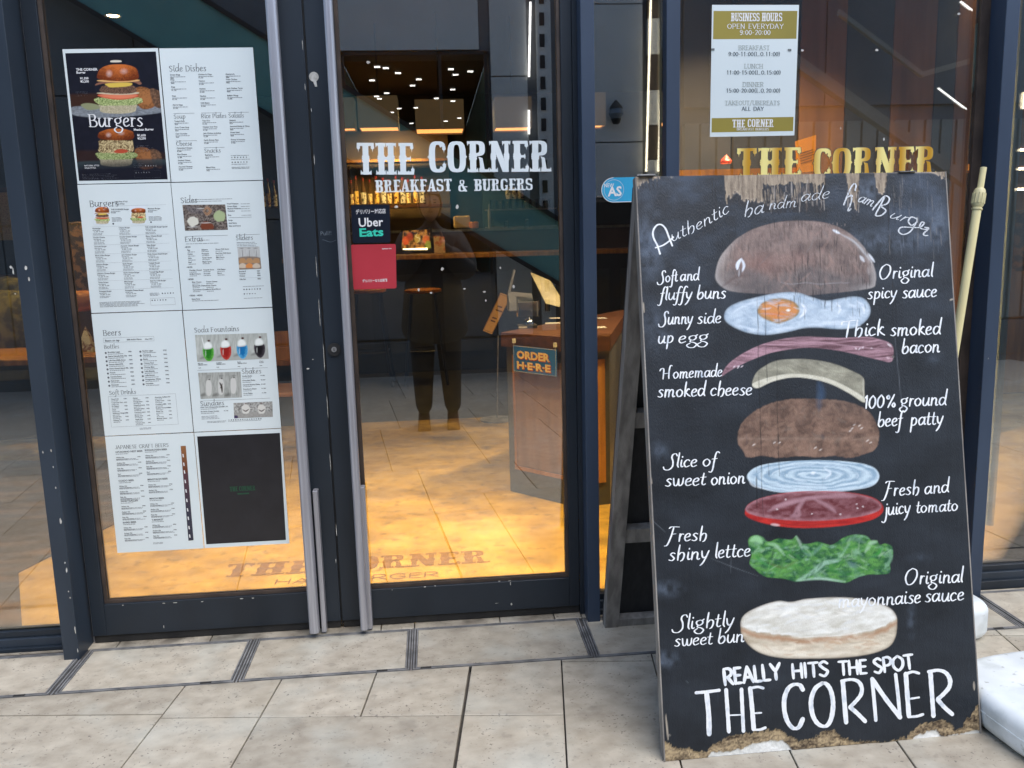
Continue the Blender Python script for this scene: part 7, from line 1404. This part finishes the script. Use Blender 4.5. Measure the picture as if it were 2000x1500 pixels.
# pendant lamps with box shades
M_shade = mat('brown_card_shade', lin((112, 92, 66)), .7, col2=lin((96, 78, 56)), nscale=4, emit=(.6, .42, .22), estr=.05)
for k, (a, b, c, d, Yp) in enumerate(((700, 775, 186, 250, 4.4), (812, 905, 193, 253, 4.0), (968, 1038, 188, 250, 4.2), (1130, 1183, 180, 246, 3.6), (640, 690, 190, 252, 4.8))):
    P_, Q_ = fac(a, d, Yp), fac(b, c, Yp); x0_, x1_, z0_, z1_ = float(P_[0]), float(Q_[0]), float(P_[2]), float(Q_[2]); dp = (x1_-x0_)
    t = thing('pendant_lamp', ['leftmost full', 'second', 'third', 'rightmost', 'half-hidden'][k]+' boxy brown pendant lamp glowing orange underneath', 'pendant lamp', ((x0_+x1_)/2, Yp+dp/2, z0_), 'boxy pendant lamps over the bar side')
    mb = MB(); th = .006
    mb.box(x0_, x1_, Yp, Yp+th, z0_, z1_); mb.box(x0_, x1_, Yp+dp-th, Yp+dp, z0_, z1_); mb.box(x0_, x0_+th, Yp+th, Yp+dp-th, z0_, z1_); mb.box(x1_-th, x1_, Yp+th, Yp+dp-th, z0_, z1_); adopt(t, mb.build('shade', M_shade))
    adopt(t, MB().box(x0_+th, x1_-th, Yp+th, Yp+dp-th, z0_+.012, z0_+.018).build('diffuser', M_glow if False else mat('pendant_glow', (1, .5, .15), .5, emit=(1, .38, .1), estr=1.3))); adopt(t, MB().tube([((x0_+x1_)/2, Yp+dp/2, z1_-.04), ((x0_+x1_)/2, Yp+dp/2, 3.12)], .006, 6).build('cord', M_pblack))
# --- left side: table, bench, cushions, chair
M_cam = mat('patterned_upholstery', lin((150, 112, 70)), .8, col2=lin((74, 62, 46)), nscale=22, mixlo=.44, mixhi=.54, bump=.5, bscale=30); M_cam2 = mat('olive_upholstery', lin((120, 112, 60)), .8, col2=lin((70, 66, 40)), nscale=16, mixlo=.42, mixhi=.56, bump=.5, bscale=20)
def cushion(nm, label, c, sx, sy, sz, m, rot=0, tilt=0, cat='cushion'):
    me_ = MB(); n1, n2 = 16, 10; vs_ = []
    for j in range(n2+1):
        ph = -math.pi/2+math.pi*j/n2
        for i in range(n1):
            th_ = 2*math.pi*i/n1; x = math.copysign(abs(math.cos(ph))**.5*abs(math.cos(th_))**.6, math.cos(th_)); y = math.copysign(abs(math.cos(ph))**.5*abs(math.sin(th_))**.6, math.sin(th_)); z = math.copysign(abs(math.sin(ph))**.8, math.sin(ph))
            v = Vector((x*sx, y*sy, z*sz)); f = 1+.1*mnoise.noise(v*7+Vector(c)); vs_.append(v*f)
    fs = [(j*n1+i, j*n1+(i+1) % n1, (j+1)*n1+(i+1) % n1, (j+1)*n1+i) for j in range(n2) for i in range(n1)]
    o = me_.add(vs_, fs).build(nm, m, smooth=True); o.location = c; o.rotation_euler = (tilt, 0, rot); return tag(o, label, cat)
def table(nm, label, x0, x1, y0, y1, z, cat='table'):
    t = thing(nm, label, cat, ((x0+x1)/2, (y0+y1)/2, 0)); adopt(t, MB().box(x0, x1, y0, y1, z-.035, z).build('table_top', M_oak, bevel=.004))
    for x in (x0+.06, x1-.1):
        for y in (y0+.06, y1-.1): adopt(t, MB().box(x, x+.04, y, y+.04, 0, z-.036).build('leg', M_pblack))
    return t
g1 = gnd(60, 700, .72); table('dining_table', 'wooden table seen through the left window', -2.6, -.45, float(g1[1])-.05, float(g1[1])+.65, .72)
ty = float(g1[1])
bn_ = thing('upholstered_bench', 'dark upholstered bench along the left side behind the table', 'bench', (-1.6, ty+1.3, 0)); adopt(bn_, MB().box(-3.2, -.5, ty+1.0, ty+1.6, .0, .44).build('seat', M_dpanel, bevel=.02)); adopt(bn_, MB().box(-3.2, -.5, ty+1.61, ty+1.75, .0, 1.0).build('backrest', mat('tan_leather', lin((120, 88, 40)), .5, col2=lin((100, 72, 34)), nscale=4), bevel=.02))
c = fac(20, 640, ty+.75); cushion('jacket_heap', 'olive patterned jacket heaped on the seat, seen through the left window', c, .26, .14, .26, M_cam2, .3, cat='jacket')
c = fac(20, 600, ty+1.2); cushion('bench_cushion', 'olive patterned cushion on the bench at the left edge', c, .3, .12, .22, M_cam2, -.2, .3)
c = fac(162, 520, 3.4); cushion('bench_cushion', 'brown patterned cushion between the door frame and the menus', c, .17, .12, .30, M_cam)
table('side_table', 'wooden table edge between the door frame and the menus', -.62, -.12, 2.2, 2.9, float(Z(160, 695, 2.2)))
c = fac(166, 690, 2.35); nk = MB(); nk.add([(c[0]-.05, 2.35, c[2]+.005), (c[0]+.05, 2.35, c[2]+.005), (c[0]+.05, 2.45, c[2]+.005), (c[0]-.05, 2.45, c[2]+.005), (c[0], 2.4, c[2]+.16)], [(3, 2, 1, 0), (0, 1, 4), (1, 2, 4), (2, 3, 4), (3, 0, 4)]); tag(nk.build('folded_napkin', M_lab[0]), 'folded cream napkin standing on the side table', 'napkin')
c = fac(148, 588, 3.0); cushion('armrest', 'tan padded armrest below the brown patterned cushion', c, .14, .1, .07, mat('tan_pad', lin((190, 120, 60)), .6, col2=lin((170, 104, 50)), nscale=5), cat='armrest')
# shelving panel and screen at far left
c0_, c1_ = fac(-30, 470, 5.0), fac(38, 375, 5.0); ms = thing('cabinet', 'cream perforated cabinet front on the wall at the far left', 'cabinet', tuple(c0_)); adopt(ms, MB().box(c0_[0]-.6, c1_[0], 5.0, 5.3, c0_[2], c1_[2]).build('front', mat('cream_perforated', lin((236, 200, 130)), .6, col2=lin((206, 170, 104)), nscale=80, mixlo=.5, mixhi=.55))); adopt(ms, MB().box(c0_[0]-.6, c1_[0]+.02, 4.98, 5.32, c1_[2]+.001, c1_[2]+.04).build('top_board', M_walnut)); adopt(ms, MB().box(c0_[0]-.6, c1_[0]+.02, 4.98, 5.32, 0, c0_[2]-.3).build('lower_cabinet', M_bwall)); adopt(ms, MB().box(c0_[0]-.6, c1_[0]+.0, 5.1, 5.32, c0_[2]-.299, c0_[2]-.001).build('recess', M_dwall))
# items between menus and handle: low lit table and chair
zt_ = .5; g2 = gnd(562, 705, zt_); table('low_table', 'orange-lit low wooden table between the menus and the left pull handle', float(g2[0])-.5, float(g2[0])+.28, float(g2[1]), float(g2[1])+.5, zt_)
g3 = gnd(575, 900, 0); chx, chy = float(g3[0])-.14, float(g3[1])+.15; ch = thing('wooden_chair', 'pale wooden chair leg and seat beside the left pull handle', 'chair', (chx, chy, 0))
adopt(ch, MB().box(chx-.2, chx+.2, chy-.18, chy+.2, .42, .45).build('seat', M_oak, bevel=.01))
for sx in (-1, 1):
    for sy in (-1, 1): adopt(ch, MB().box(chx+sx*.18-.018, chx+sx*.18+.018, chy+sy*.17-.018, chy+sy*.17+.018, 0, .419).build('leg', M_oak))
adopt(ch, MB().box(chx-.19, chx+.19, chy+.17, chy+.195, .6, .8).build('backrest', M_oak, bevel=.008)); adopt(ch, MB().box(chx-.19, chx-.16, chy+.165, chy+.2, .451, .8).build('back_post', M_oak)); adopt(ch, MB().box(chx+.16, chx+.19, chy+.165, chy+.2, .451, .8).build('back_post', M_oak))
# --- behind the wide window: panelled partition, shelf, notice
pn = MB().box(float(X(1300, 150, 2.3)), 3.25, 2.33, 2.42, 0, 3.119).build('partition', M_dwall); tag(pn, 'panelled partition behind the wide window', 'partition')
bx = [1300, 1430, 1562, 1652, 1742, 1826, 1866, 1952, 2000]
for k, (a, b) in enumerate(zip(bx[:-1], bx[1:])):
    o = MB().box(X(a, 150, 2.3)+.003, X(b, 150, 2.3)-.003, 2.3, 2.329, .0, 3.118).build('wall_panel', (M_dpanel, M_dwall, M_bwall, M_dpanel, M_bwall, M_dpanel, M_bwall, M_bwall)[k]); o.parent = pn
lamp_area('partition_fill_light', (2.9, 1.3, 3.0), .2, 55, (1, .7, .42), spread=120);  # unseen area lamp added to brighten the panelled partition
zt2 = Z(1380, 331, .9); st2 = thing('window_table', 'pale wooden table edge behind the wide window', 'table', (2.3, 1.1, 0)); adopt(st2, MB().box(X(1335, 331, .9)-.02, X(1560, 331, .9), .9, 1.3, zt2-.03, zt2).build('table_top', M_oak)); adopt(st2, MB().box(2.3, 2.36, 1.05, 1.11, 0, zt2-.031).build('leg', M_pblack))
nq = [fac(*c, .85) for c in ((1553.5, 276), (1594, 263.5), (1594, 334), (1557, 338))]; nt_ = thing('orange_notice', 'orange printed notice standing behind the gold letters', 'notice', tuple(nq[3]))
adopt(nt_, MB().hexa([nq[3], nq[2], nq[1], nq[0]], [p+np.array([0, .004, 0]) for p in (nq[3], nq[2], nq[1], nq[0])]).build('sheet', mat('orange_paper', lin((250, 176, 84)), .6, col2=lin((244, 166, 76)), nscale=4, emit=lin((250, 176, 84)), estr=0.0)))
ik = Ink(); e1 = nq[1]-nq[0]; e2 = nq[3]-nq[0]
for v, a_, b_, w_ in ((.42, .2, .8, .003), (.5, .2, .85, .003), (.58, .18, .85, .003), (.66, .2, .7, .003), (.74, .2, .8, .003)): ik.ribbon([nq[0]+e1*a_+e2*v, nq[0]+e1*(a_+b_)/2+e2*v, nq[0]+e1*b_+e2*v], [w_]*3, NRM, .001)
ik.build('printed_lines', M_fl, nt_)
c = fac(1425, 318, 1.0); tag(MB().lathe(c[0], 1.05, [(.024, c[2]-.0), (.028, c[2]+.012), (.012, c[2]+.03), (.004, c[2]+.04)], 12).build('red_lid', mat('red_plastic', lin((196, 80, 70)), .4, col2=lin((180, 70, 60)), nscale=4), smooth=True), 'small red lid on the table behind the wide window', 'lid')
# --- far right window: lit shelf
sf = thing('lit_shelf', 'tall shelf with warm light strips beyond the last post', 'shelf', (5.2, 3.2, 0)); M_strip = mat('white_strip_glow', (1, .9, .7), .5, emit=(1, .82, .55), estr=5)
for k, py in enumerate((288, 325, 365, 420)):
    z = Z(1995, py, 3.2); adopt(sf, MB().box(4.45, 6.4, 3.2, 3.6, z-.02, z+.02).build('shelf_board', M_walnut)); adopt(sf, MB().box(4.45, 6.4, 3.19, 3.199, z-.026, z-.008).build('light_strip', M_strip))
adopt(sf, MB().box(4.4, 6.5, 3.62, 3.66, 0, 2.6).build('back_board', M_oak))
c = fac(1999, 197, 3.0); tag(MB().lathe(c[0]+.02, 3.0, [(.02, c[2]-.05), (.05, c[2]-.02), (.05, c[2]+.03), (.02, c[2]+.06)], 14).build('globe_lamp', M_strip, smooth=True), 'small glowing globe lamp at the right edge', 'lamp')
c = fac(2002, 470, 2.6); cushion('bench_cushion', 'mottled cushion at the right edge beyond the last post', c, .22, .16, .2, M_cam)

# ------------------------------------------------------------------ the street side opposite (seen in the glass)
YO = 5.93
def mir(px, py, D=YO): p = fac(px, py, D); return np.array([p[0], -p[1], p[2]])
M_ow = mat('grey_metal_cladding', lin((206, 206, 202)), .6, col2=lin((194, 195, 192)), nscale=2); M_od = mat('dark_cladding', lin((112, 114, 116)), .6, col2=lin((100, 103, 106)), nscale=2)
M_teal = mat('teal_cladding', lin((112, 164, 156)), .6, col2=lin((100, 150, 144)), nscale=2); M_blk = mat('black_edge', (.01, .01, .01), .5, col2=(.02, .02, .02), nscale=4)
ow = MB().box(-9, -.9, -6.4, -5.97, -.2, 4.3).box(-.9, .3, -6.4, -5.97, -.2, 4.3).box(.3, 1.77, -6.4, -5.97, 3.17, 4.3).box(.3, 1.77, -6.4, -5.97, -.2, 1.0).box(1.77, 11, -6.4, -5.97, -.2, 4.3).build('opposite_wall', M_od); tag(ow, kind='structure')
def opanel(x0, x1, z0, z1, m, d=0.0):
    o = MB().box(x0+.006, x1-.006, -5.969, -5.93+d, z0+.006, z1-.006).build('cladding_panel', m); o.parent = ow
for x0, x1 in ((-6, -4.5), (-4.5, -3), (-3, -1.6), (-1.6, -.2), (-.2, .3)):
    for z0, z1 in ((.36, 1.6), (1.6, 2.8), (2.8, 4.0), (4.0, 4.28)): opanel(x0, x1, z0, z1, M_od)
for z0, z1 in ((3.18, 4.2), (4.2, 4.28)): opanel(.3, 1.68, z0, z1, M_ow)
for x0, x1 in ((1.78, 2.15), (2.5, 3.31)):
    for z0, z1 in ((.36, 1.2), (1.2, 2.28), (2.28, 2.93 if x0 < 2 else 3.6), (2.93 if x0 < 2 else 3.6, 4.28)): opanel(x0, x1, z0, z1, M_ow)
for x0, x1 in ((.3, 1.2), (1.2, 1.77)): opanel(x0, x1, .36, .99, M_od)
for k in range(26): opanel(3.72+k*.17, 3.72+k*.17+.158, .36, 2.45, mat('rib_cladding', lin((150, 152, 146)), .6, col2=lin((134, 136, 130)), nscale=2) if k == 0 else MATS['rib_cladding'], .05)
for x0, x1 in ((3.72, 5.2), (5.2, 6.8), (6.8, 8.2)):
    for z0, z1 in ((2.6, 3.8), (3.8, 4.28)): opanel(x0, x1, z0, z1, M_od)
kb = MB().box(-9, 11, -5.97, -5.78, -.02, .34).build('opposite_plinth', mat('grey_plinth', lin((104, 106, 106)), .6, col2=lin((90, 92, 92)), nscale=3)); tag(kb, kind='structure')
# dark shopfront opening with ceiling lights
op = thing('opposite_shopfront', 'dark glazed opening with ceiling spots across the passage', 'shopfront', (1.03, -6.5, 1.0))
adopt(op, MB().box(.3, 1.77, -12, -6.41, 3.17, 3.2).build('ceiling', M_dwall)); adopt(op, MB().box(.25, .299, -12, -6.41, .9, 3.17).build('side_wall', M_teal)); adopt(op, MB().box(1.771, 1.8, -12, -6.41, .9, 3.17).build('side_wall', M_teal)); adopt(op, MB().box(.25, 1.8, -12.05, -12.001, .9, 3.2).build('rear_wall', M_dwall)); adopt(op, MB().box(.3, 1.77, -12, -6.41, .88, .899).build('inner_floor', M_dfloor))
for x in (.33, 1.27, 1.72): adopt(op, MB().box(x, x+.03, -5.96, -5.93, 1.0, 3.168).build('frame_bar', M_blk))
adopt(op, MB().box(.3, 1.77, -5.96, -5.93, 3.14, 3.169).build('frame_bar', M_blk))
M_spot = mat('white_spot_glow', (1, 1, 1), .5, emit=(1, .96, .9), estr=3)
for k in range(22):
    x = random.uniform(.45, 1.65); y = random.uniform(-11.5, -6.6); adopt(op, MB().box(x-.03, x+.03, y-.02, y+.02, 3.16, 3.169).build('ceiling_spot', M_spot))
# staircase flank running down to the right
def seg_prism(p0, p1, th0, th1, y0, y1, nm, m, root=None, label=None, cat=None):
    """band between two points (x, z) with vertical thickness"""
    (xa, za), (xb, zb2) = p0, p1; q = lambda y: [(xa, y, za-th0), (xb, y, zb2-th1), (xb, y, zb2), (xa, y, za)]
    o = MB().hexa([Vector(v) for v in q(y0)], [Vector(v) for v in q(y1)]).build(nm, m)
    if root: adopt(root, o)
    else: tag(o, label, cat)
    return o
stt = thing('outdoor_stair', 'teal flank of a stair falling to the right, mirrored in the door glass', 'stair', (1.5, -5.5, 0))
D1 = 5.6; la = mir(140, 0, D1); lb = mir(1089, 553, D1); ua_ = mir(400, 0, D1); ub_ = mir(845, 276, D1)
def on(la, lb, x): return la[2]+(lb[2]-la[2])*(x-la[0])/(lb[0]-la[0])
x0_, x1_ = -4.2, 3.9
seg_prism((x0_, on(ua_, ub_, x0_)), (x1_, max(on(ua_, ub_, x1_), .05)), on(ua_, ub_, x0_)-on(la, lb, x0_), on(ua_, ub_, x1_)-on(la, lb, x1_) if on(ua_, ub_, x1_) > .3 else .4, -5.72, -5.6, 'flank', M_teal, stt)
for L0, L1 in ((ua_, ub_), (la, lb)): seg_prism((x0_, on(L0, L1, x0_)+.025), (x1_, on(L0, L1, x1_)+.025), .05, .05, -5.60, -5.57, 'edge_strip', M_blk, stt)
# LED bars, lantern, slot column
def led(p, q, w_, label, m, D):
    a, b = mir(*p, D), mir(*q, D); o = MB().tube([a, b], w_, 6).build('light_bar', m); tag(o, label, 'light bar', 'white light bars on the opposite wall')
M_led = mat('led_white', (1, 1, 1), .5, emit=(1, .97, .92), estr=2.5); M_ledw = mat('led_warm', (1, 1, 1), .5, emit=(1, .86, .6), estr=2.5)
led((1036, 4), (1033, 150), .012, 'upper white vertical light bar mirrored in the right door', M_led, 5.9); led((1033, 215), (1033, 262), .012, 'short white vertical light bar below the upper one', M_led, 5.9)
led((1271, 0), (1262, 335), .012, 'left warm vertical light bar mirrored in the narrow pane', M_ledw, 5.88); led((1294, 0), (1286, 335), .012, 'right warm vertical light bar mirrored in the narrow pane', M_ledw, 5.88)
sc = thing('slot_column', 'pale column with dark blocks between two light bars', 'column', (3.43, -5.95, 0)); xa_, xb_ = float(mir(1264, 200)[0]), float(mir(1289, 200)[0])
for k in range(11): adopt(sc, MB().box(xa_, xb_, -5.969, -5.90, .4+k*.34, .4+k*.34+.335).build('block', (M_ow, mat('dark_block', lin((92, 80, 68)), .6, col2=lin((80, 70, 60)), nscale=3) if k == 1 else MATS.get('dark_block', M_od))[k % 2]))
sc2 = thing('slot_column', 'narrow column with dark slots beside the upper white light bar', 'column', (2.35, -5.95, 0)); xa2, xb2 = float(mir(1050, 200)[0]), float(mir(1078, 200)[0])
adopt(sc2, MB().box(xa2, xb2, -5.969, -5.92, .4, 4.28).build('shaft', M_ow))
for k in range(18): adopt(sc2, MB().box(xa2+.03, xa2+.08, -5.919, -5.91, .6+k*.2, .6+k*.2+.12).build('slot', M_blk))
c = mir(1203, 222, 5.86); lm = thing('wall_lantern', 'small dark wall lantern mirrored in the narrow pane', 'wall lamp', tuple(c)); adopt(lm, MB().lathe(c[0], c[1], [(.03, c[2]-.1), (.05, c[2]-.06), (.05, c[2]-.05)], 14).build('lower_cap', M_blk)); adopt(lm, MB().lathe(c[0], c[1], [(.05, c[2]-.049), (.075, c[2]), (.06, c[2]+.05)], 16).build('globe', mat('frosted_globe', lin((110, 122, 134)), .3, col2=lin((100, 112, 124)), nscale=3), smooth=True)); adopt(lm, MB().lathe(c[0], c[1], [(.07, c[2]+.051), (.05, c[2]+.08), (.008, c[2]+.13)], 16).build('upper_cap', M_blk)); adopt(lm, MB().box(c[0]-.02, c[0]+.02, c[1]-.07, c[1]-.05, c[2]-.04, c[2]+.06).build('bracket', M_blk))
# beams and canopy mirrored in the wide window
M_beam = mat('pale_beam', lin((158, 156, 148)), .6, col2=lin((140, 138, 132)), nscale=2)
def beam(p, q, thick, label, m, D, dep=.12, cat='beam'):
    a, b = mir(*p, D), mir(*q, D); a_, b_ = Vector(a), Vector(b); up_ = Vector((0, 0, thick)); dd = Vector((0, -dep, 0)); mb = MB().hexa([a_, b_, b_+dd, a_+dd], [a_+up_, b_+up_, b_+dd+up_, a_+dd+up_]); tag(mb.build('stair_beam', m), label, cat)
beam((1455, 60), (1900, 372), .12, 'pale sloping stair beam mirrored in the wide window', M_beam, 5.2); beam((1640, 28), (1802, 150), .045, 'thin pale canopy edge, left side of the V in the wide window', M_beam, 4.6, .05); beam((1802, 150), (1960, 106), .045, 'thin pale canopy edge, right side of the V in the wide window', M_beam, 4.6, .05)
led((1876, 3), (1948, 60), .007, 'upper sloping light bar mirrored in the wide window', M_led, 4.4); led((1832, 172), (1930, 246), .006, 'lower thin sloping light bar mirrored in the wide window', M_led, 4.4)
# passage ends
for sx, x0, x1 in ((-1, -9.2, -9.0), (1, 11, 11.2)): pass
tag(MB().box(-40, 40, -40, 40, -.5, -.31).build('ground', mat('asphalt', (.05, .05, .05), .8, col2=(.07, .07, .07), nscale=2)), kind='structure')

# ------------------------------------------------------------------ the photographer (mirrored in the door glass)
M_coat = mat('black_coat', (.012, .012, .013), .8, col2=(.02, .02, .02), nscale=30, bump=.3); M_trou = mat('dark_trousers', lin((40, 36, 36)), .8, col2=lin((30, 27, 28)), nscale=30, bump=.3); M_shoe = mat('brown_shoes', lin((96, 56, 36)), .5, col2=lin((80, 46, 30)), nscale=12); M_skin = mat('skin', lin((158, 116, 94)), .5, col2=lin((146, 104, 84)), nscale=20); M_hair = mat('dark_hair', (.012, .01, .009), .6, col2=(.02, .016, .014), nscale=60)
def skin_mesh(name, pts, edges, rad, m, parent, root=0, sub=2):
    me = bpy.data.meshes.new(name); me.from_pydata([tuple(p) for p in pts], edges, []); o = bpy.data.objects.new(name, me); COL.objects.link(o)
    md = o.modifiers.new('skin', 'SKIN'); md.use_smooth_shade = True
    if not me.skin_vertices: 
        bpy.context.view_layer.objects.active = o
    for i, r_ in enumerate(rad): me.skin_vertices[0].data[i].radius = (r_, r_)
    me.skin_vertices[0].data[root].use_root = True
    sb = o.modifiers.new('sub', 'SUBSURF'); sb.levels = sub; sb.render_levels = sub; me.materials.append(m)
    if parent: adopt(parent, o)
    return o
def person(cx, cy, z0, label, group=None, k=1.0, phone=True, face=1):
    root = thing('person', label, 'person', (cx, cy, z0), group)
    Pp = lambda x, y, z: (cx+x*k, cy+face*y*k, z0+z*k)
    hx = .035; hz = 1.355 if phone else .95; hy = .275 if phone else 0.05
    W1, W2 = ((-.062, hy, hz-.02), (.075, hy, hz-.02)) if phone else ((-.26, .12, .82), (.26, .12, .82))
    E1, E2 = ((-.24, .10, 1.12), (.24, .10, 1.12)) if phone else ((-.25, -.02, 1.08), (.25, -.02, 1.08))
    pts = [Pp(0, 0, .92), Pp(0, 0, 1.08), Pp(0, 0, 1.24), Pp(0, 0, 1.36), Pp(0, .02, 1.45), Pp(-.17, 0, 1.36), Pp(.17, 0, 1.36), Pp(*E1), Pp(*E2), Pp(*W1), Pp(*W2), Pp(-.09, 0, .86), Pp(.09, 0, .86), Pp(-.10, .01, .48), Pp(.10, .01, .48), Pp(-.105, -.02, .09), Pp(.11, -.02, .09), Pp(0, .02, 1.52)]
    edges = [(0, 1), (1, 2), (2, 3), (3, 4), (3, 5), (3, 6), (5, 7), (6, 8), (7, 9), (8, 10), (0, 11), (0, 12), (11, 13), (12, 14), (13, 15), (14, 16), (4, 17)]
    rad = [v*k for v in (.16, .155, .16, .13, .055, .075, .075, .055, .055, .036, .036, .115, .115, .09, .09, .062, .062, .055)]
    skin_mesh('body', pts, edges, rad, M_trou, root)
    skin_mesh('coat', [Pp(0, -.01, .60), Pp(0, -.01, .80), Pp(0, 0, 1.05), Pp(0, 0, 1.26), Pp(0, .0, 1.39), Pp(-.18, 0, 1.35), Pp(.18, 0, 1.35), Pp(*E1), Pp(*E2), Pp(*(np.array(W1)*.82+np.array(E1)*.18)), Pp(*(np.array(W2)*.82+np.array(E2)*.18))], [(0, 1), (1, 2), (2, 3), (3, 4), (3, 5), (3, 6), (5, 7), (6, 8), (7, 9), (8, 10)], [v*k for v in (.29, .26, .225, .215, .12, .12, .12, .10, .10, .07, .07)], M_coat, root)
    hd = MB(); n1, n2 = 18, 14; c = Pp(0, .045, 1.61); vs_ = []
    for j in range(n2+1):
        ph = -math.pi/2+math.pi*j/n2
        for i in range(n1):
            th_ = 2*math.pi*i/n1; x = math.cos(ph)*math.cos(th_)*.075; y = math.cos(ph)*math.sin(th_)*.095; z = math.sin(ph)*.118
            if z < -.02: y += .008*(-z/.1); x *= 1+z*1.8
            if y > .06 and abs(x) < .022 and -.03 < z < .03: y += .018
            vs_.append((c[0]+x*k, c[1]+face*y*k, c[2]+z*k))
    adopt(root, hd.add(vs_, [(j*n1+i, j*n1+(i+1) % n1, (j+1)*n1+(i+1) % n1, (j+1)*n1+i) for j in range(n2) for i in range(n1)]).build('head', M_skin, smooth=True))
    if k > .8:
        fx = lambda x, y, z, w_, h_, m_, nm: adopt(root, MB().box(c[0]+x-w_, c[0]+x+w_, c[1]+y-.002, c[1]+y+.002, c[2]+z-h_, c[2]+z+h_).build(nm, m_, bevel=.0015))
        for sx in (-1, 1): fx(sx*.03, .091, .012, .012, .005, M_hair, 'eye'); fx(sx*.03, .090, .03, .016, .003, M_hair, 'eyebrow')
        fx(0, .099, -.052, .02, .003, M_shoe, 'mouth')
        for sx in (-1, 1): adopt(root, MB().lathe(c[0]+sx*.076, c[1]-.005, [(.004, c[2]-.03), (.012, c[2]-.015), (.014, c[2]+.015), (.006, c[2]+.03)], 10).build('ear', M_skin, smooth=True))
    hr = MB(); vs_ = []
    for j in range(n2+1):
        ph = -math.pi/2*.55+(math.pi/2*1.55)*j/n2
        for i in range(n1):
            th_ = 2*math.pi*i/n1; x = math.cos(ph)*math.cos(th_)*.086; y = math.cos(ph)*math.sin(th_)*.106; z = math.sin(ph)*.128
            if y > .03 and z < .055: y = .03
            vs_.append((c[0]+x*k, c[1]+face*(y-.008)*k, c[2]+(z+.006)*k))
    adopt(root, hr.add(vs_, [(j*n1+i, j*n1+(i+1) % n1, (j+1)*n1+(i+1) % n1, (j+1)*n1+i) for j in range(n2) for i in range(n1)]).build('hair', M_hair, smooth=True))
    for sx in (-1, 1):
        adopt(root, MB().hexa([Vector(Pp(sx*.107+a, b, .0)) for a, b in ((-.045, -.09), (.045, -.09), (.05, .17), (-.05, .17))], [Vector(Pp(sx*.107+a, b, z)) for a, b, z in ((-.04, -.08, .12), (.04, -.08, .12), (.035, .13, .06), (-.035, .13, .06))]).build('shoe', M_shoe, bevel=.012, seg=3))
        Wx = W1 if sx < 0 else W2
        if k > .8:
            pts = [Pp(*Wx), Pp(Wx[0]-sx*.004, Wx[1]+.02, Wx[2]+.03)]; ed_ = [(0, 1)]; rd_ = [.026, .03]
            hnd = skin_mesh('hand', pts, ed_, rd_, M_skin, root)
            for f in range(4):
                zz = Wx[2]+.055-f*.021; x_ = Wx[0]; L_ = (.058, .066, .062, .05)[f]
                if phone: fp = [Pp(x_, Wx[1]+.0, zz-.02), Pp(x_-sx*.001, Wx[1]-.022, zz), Pp(x_-sx*(L_*.55), Wx[1]-.026, zz+.002), Pp(x_-sx*L_*.8, Wx[1]-.018, zz+.002)]
                else: fp = [Pp(x_, Wx[1], Wx[2]), Pp(x_+.006*(f-1.5), Wx[1]+.02, Wx[2]-.04), Pp(x_+.008*(f-1.5), Wx[1]+.03, Wx[2]-.04-L_*.5), Pp(x_+.008*(f-1.5), Wx[1]+.02, Wx[2]-.04-L_*.9)]
                skin_mesh('finger', fp, [(0, 1), (1, 2), (2, 3)], [.01, .0095, .0085, .007], M_skin, root, sub=1)
            skin_mesh('thumb', [Pp(*Wx), Pp(Wx[0]-sx*.004, Wx[1]-.014, Wx[2]+.062), Pp(Wx[0]-sx*.012, Wx[1]-.010, Wx[2]+.09)], [(0, 1), (1, 2)], [.013, .011, .008], M_skin, root, sub=1)
    return root
PY = -3.33
person(1.135, PY, 0, 'person in a black coat and brown shoes photographing the shop, mirrored in the door')
ph_ = thing('mobile_phone', 'dark phone held up by the photographer', 'phone', (1.142, -3.04, 1.34)); adopt(ph_, MB().box(1.07, 1.215, -3.052, -3.044, 1.318, 1.39).build('phone_body', M_pblack, bevel=.003)); adopt(ph_, disc(MB(), (1.1425, 0, 1.385), .006, -3.0435, -3.0425, 14).build('lens', M_chrome))
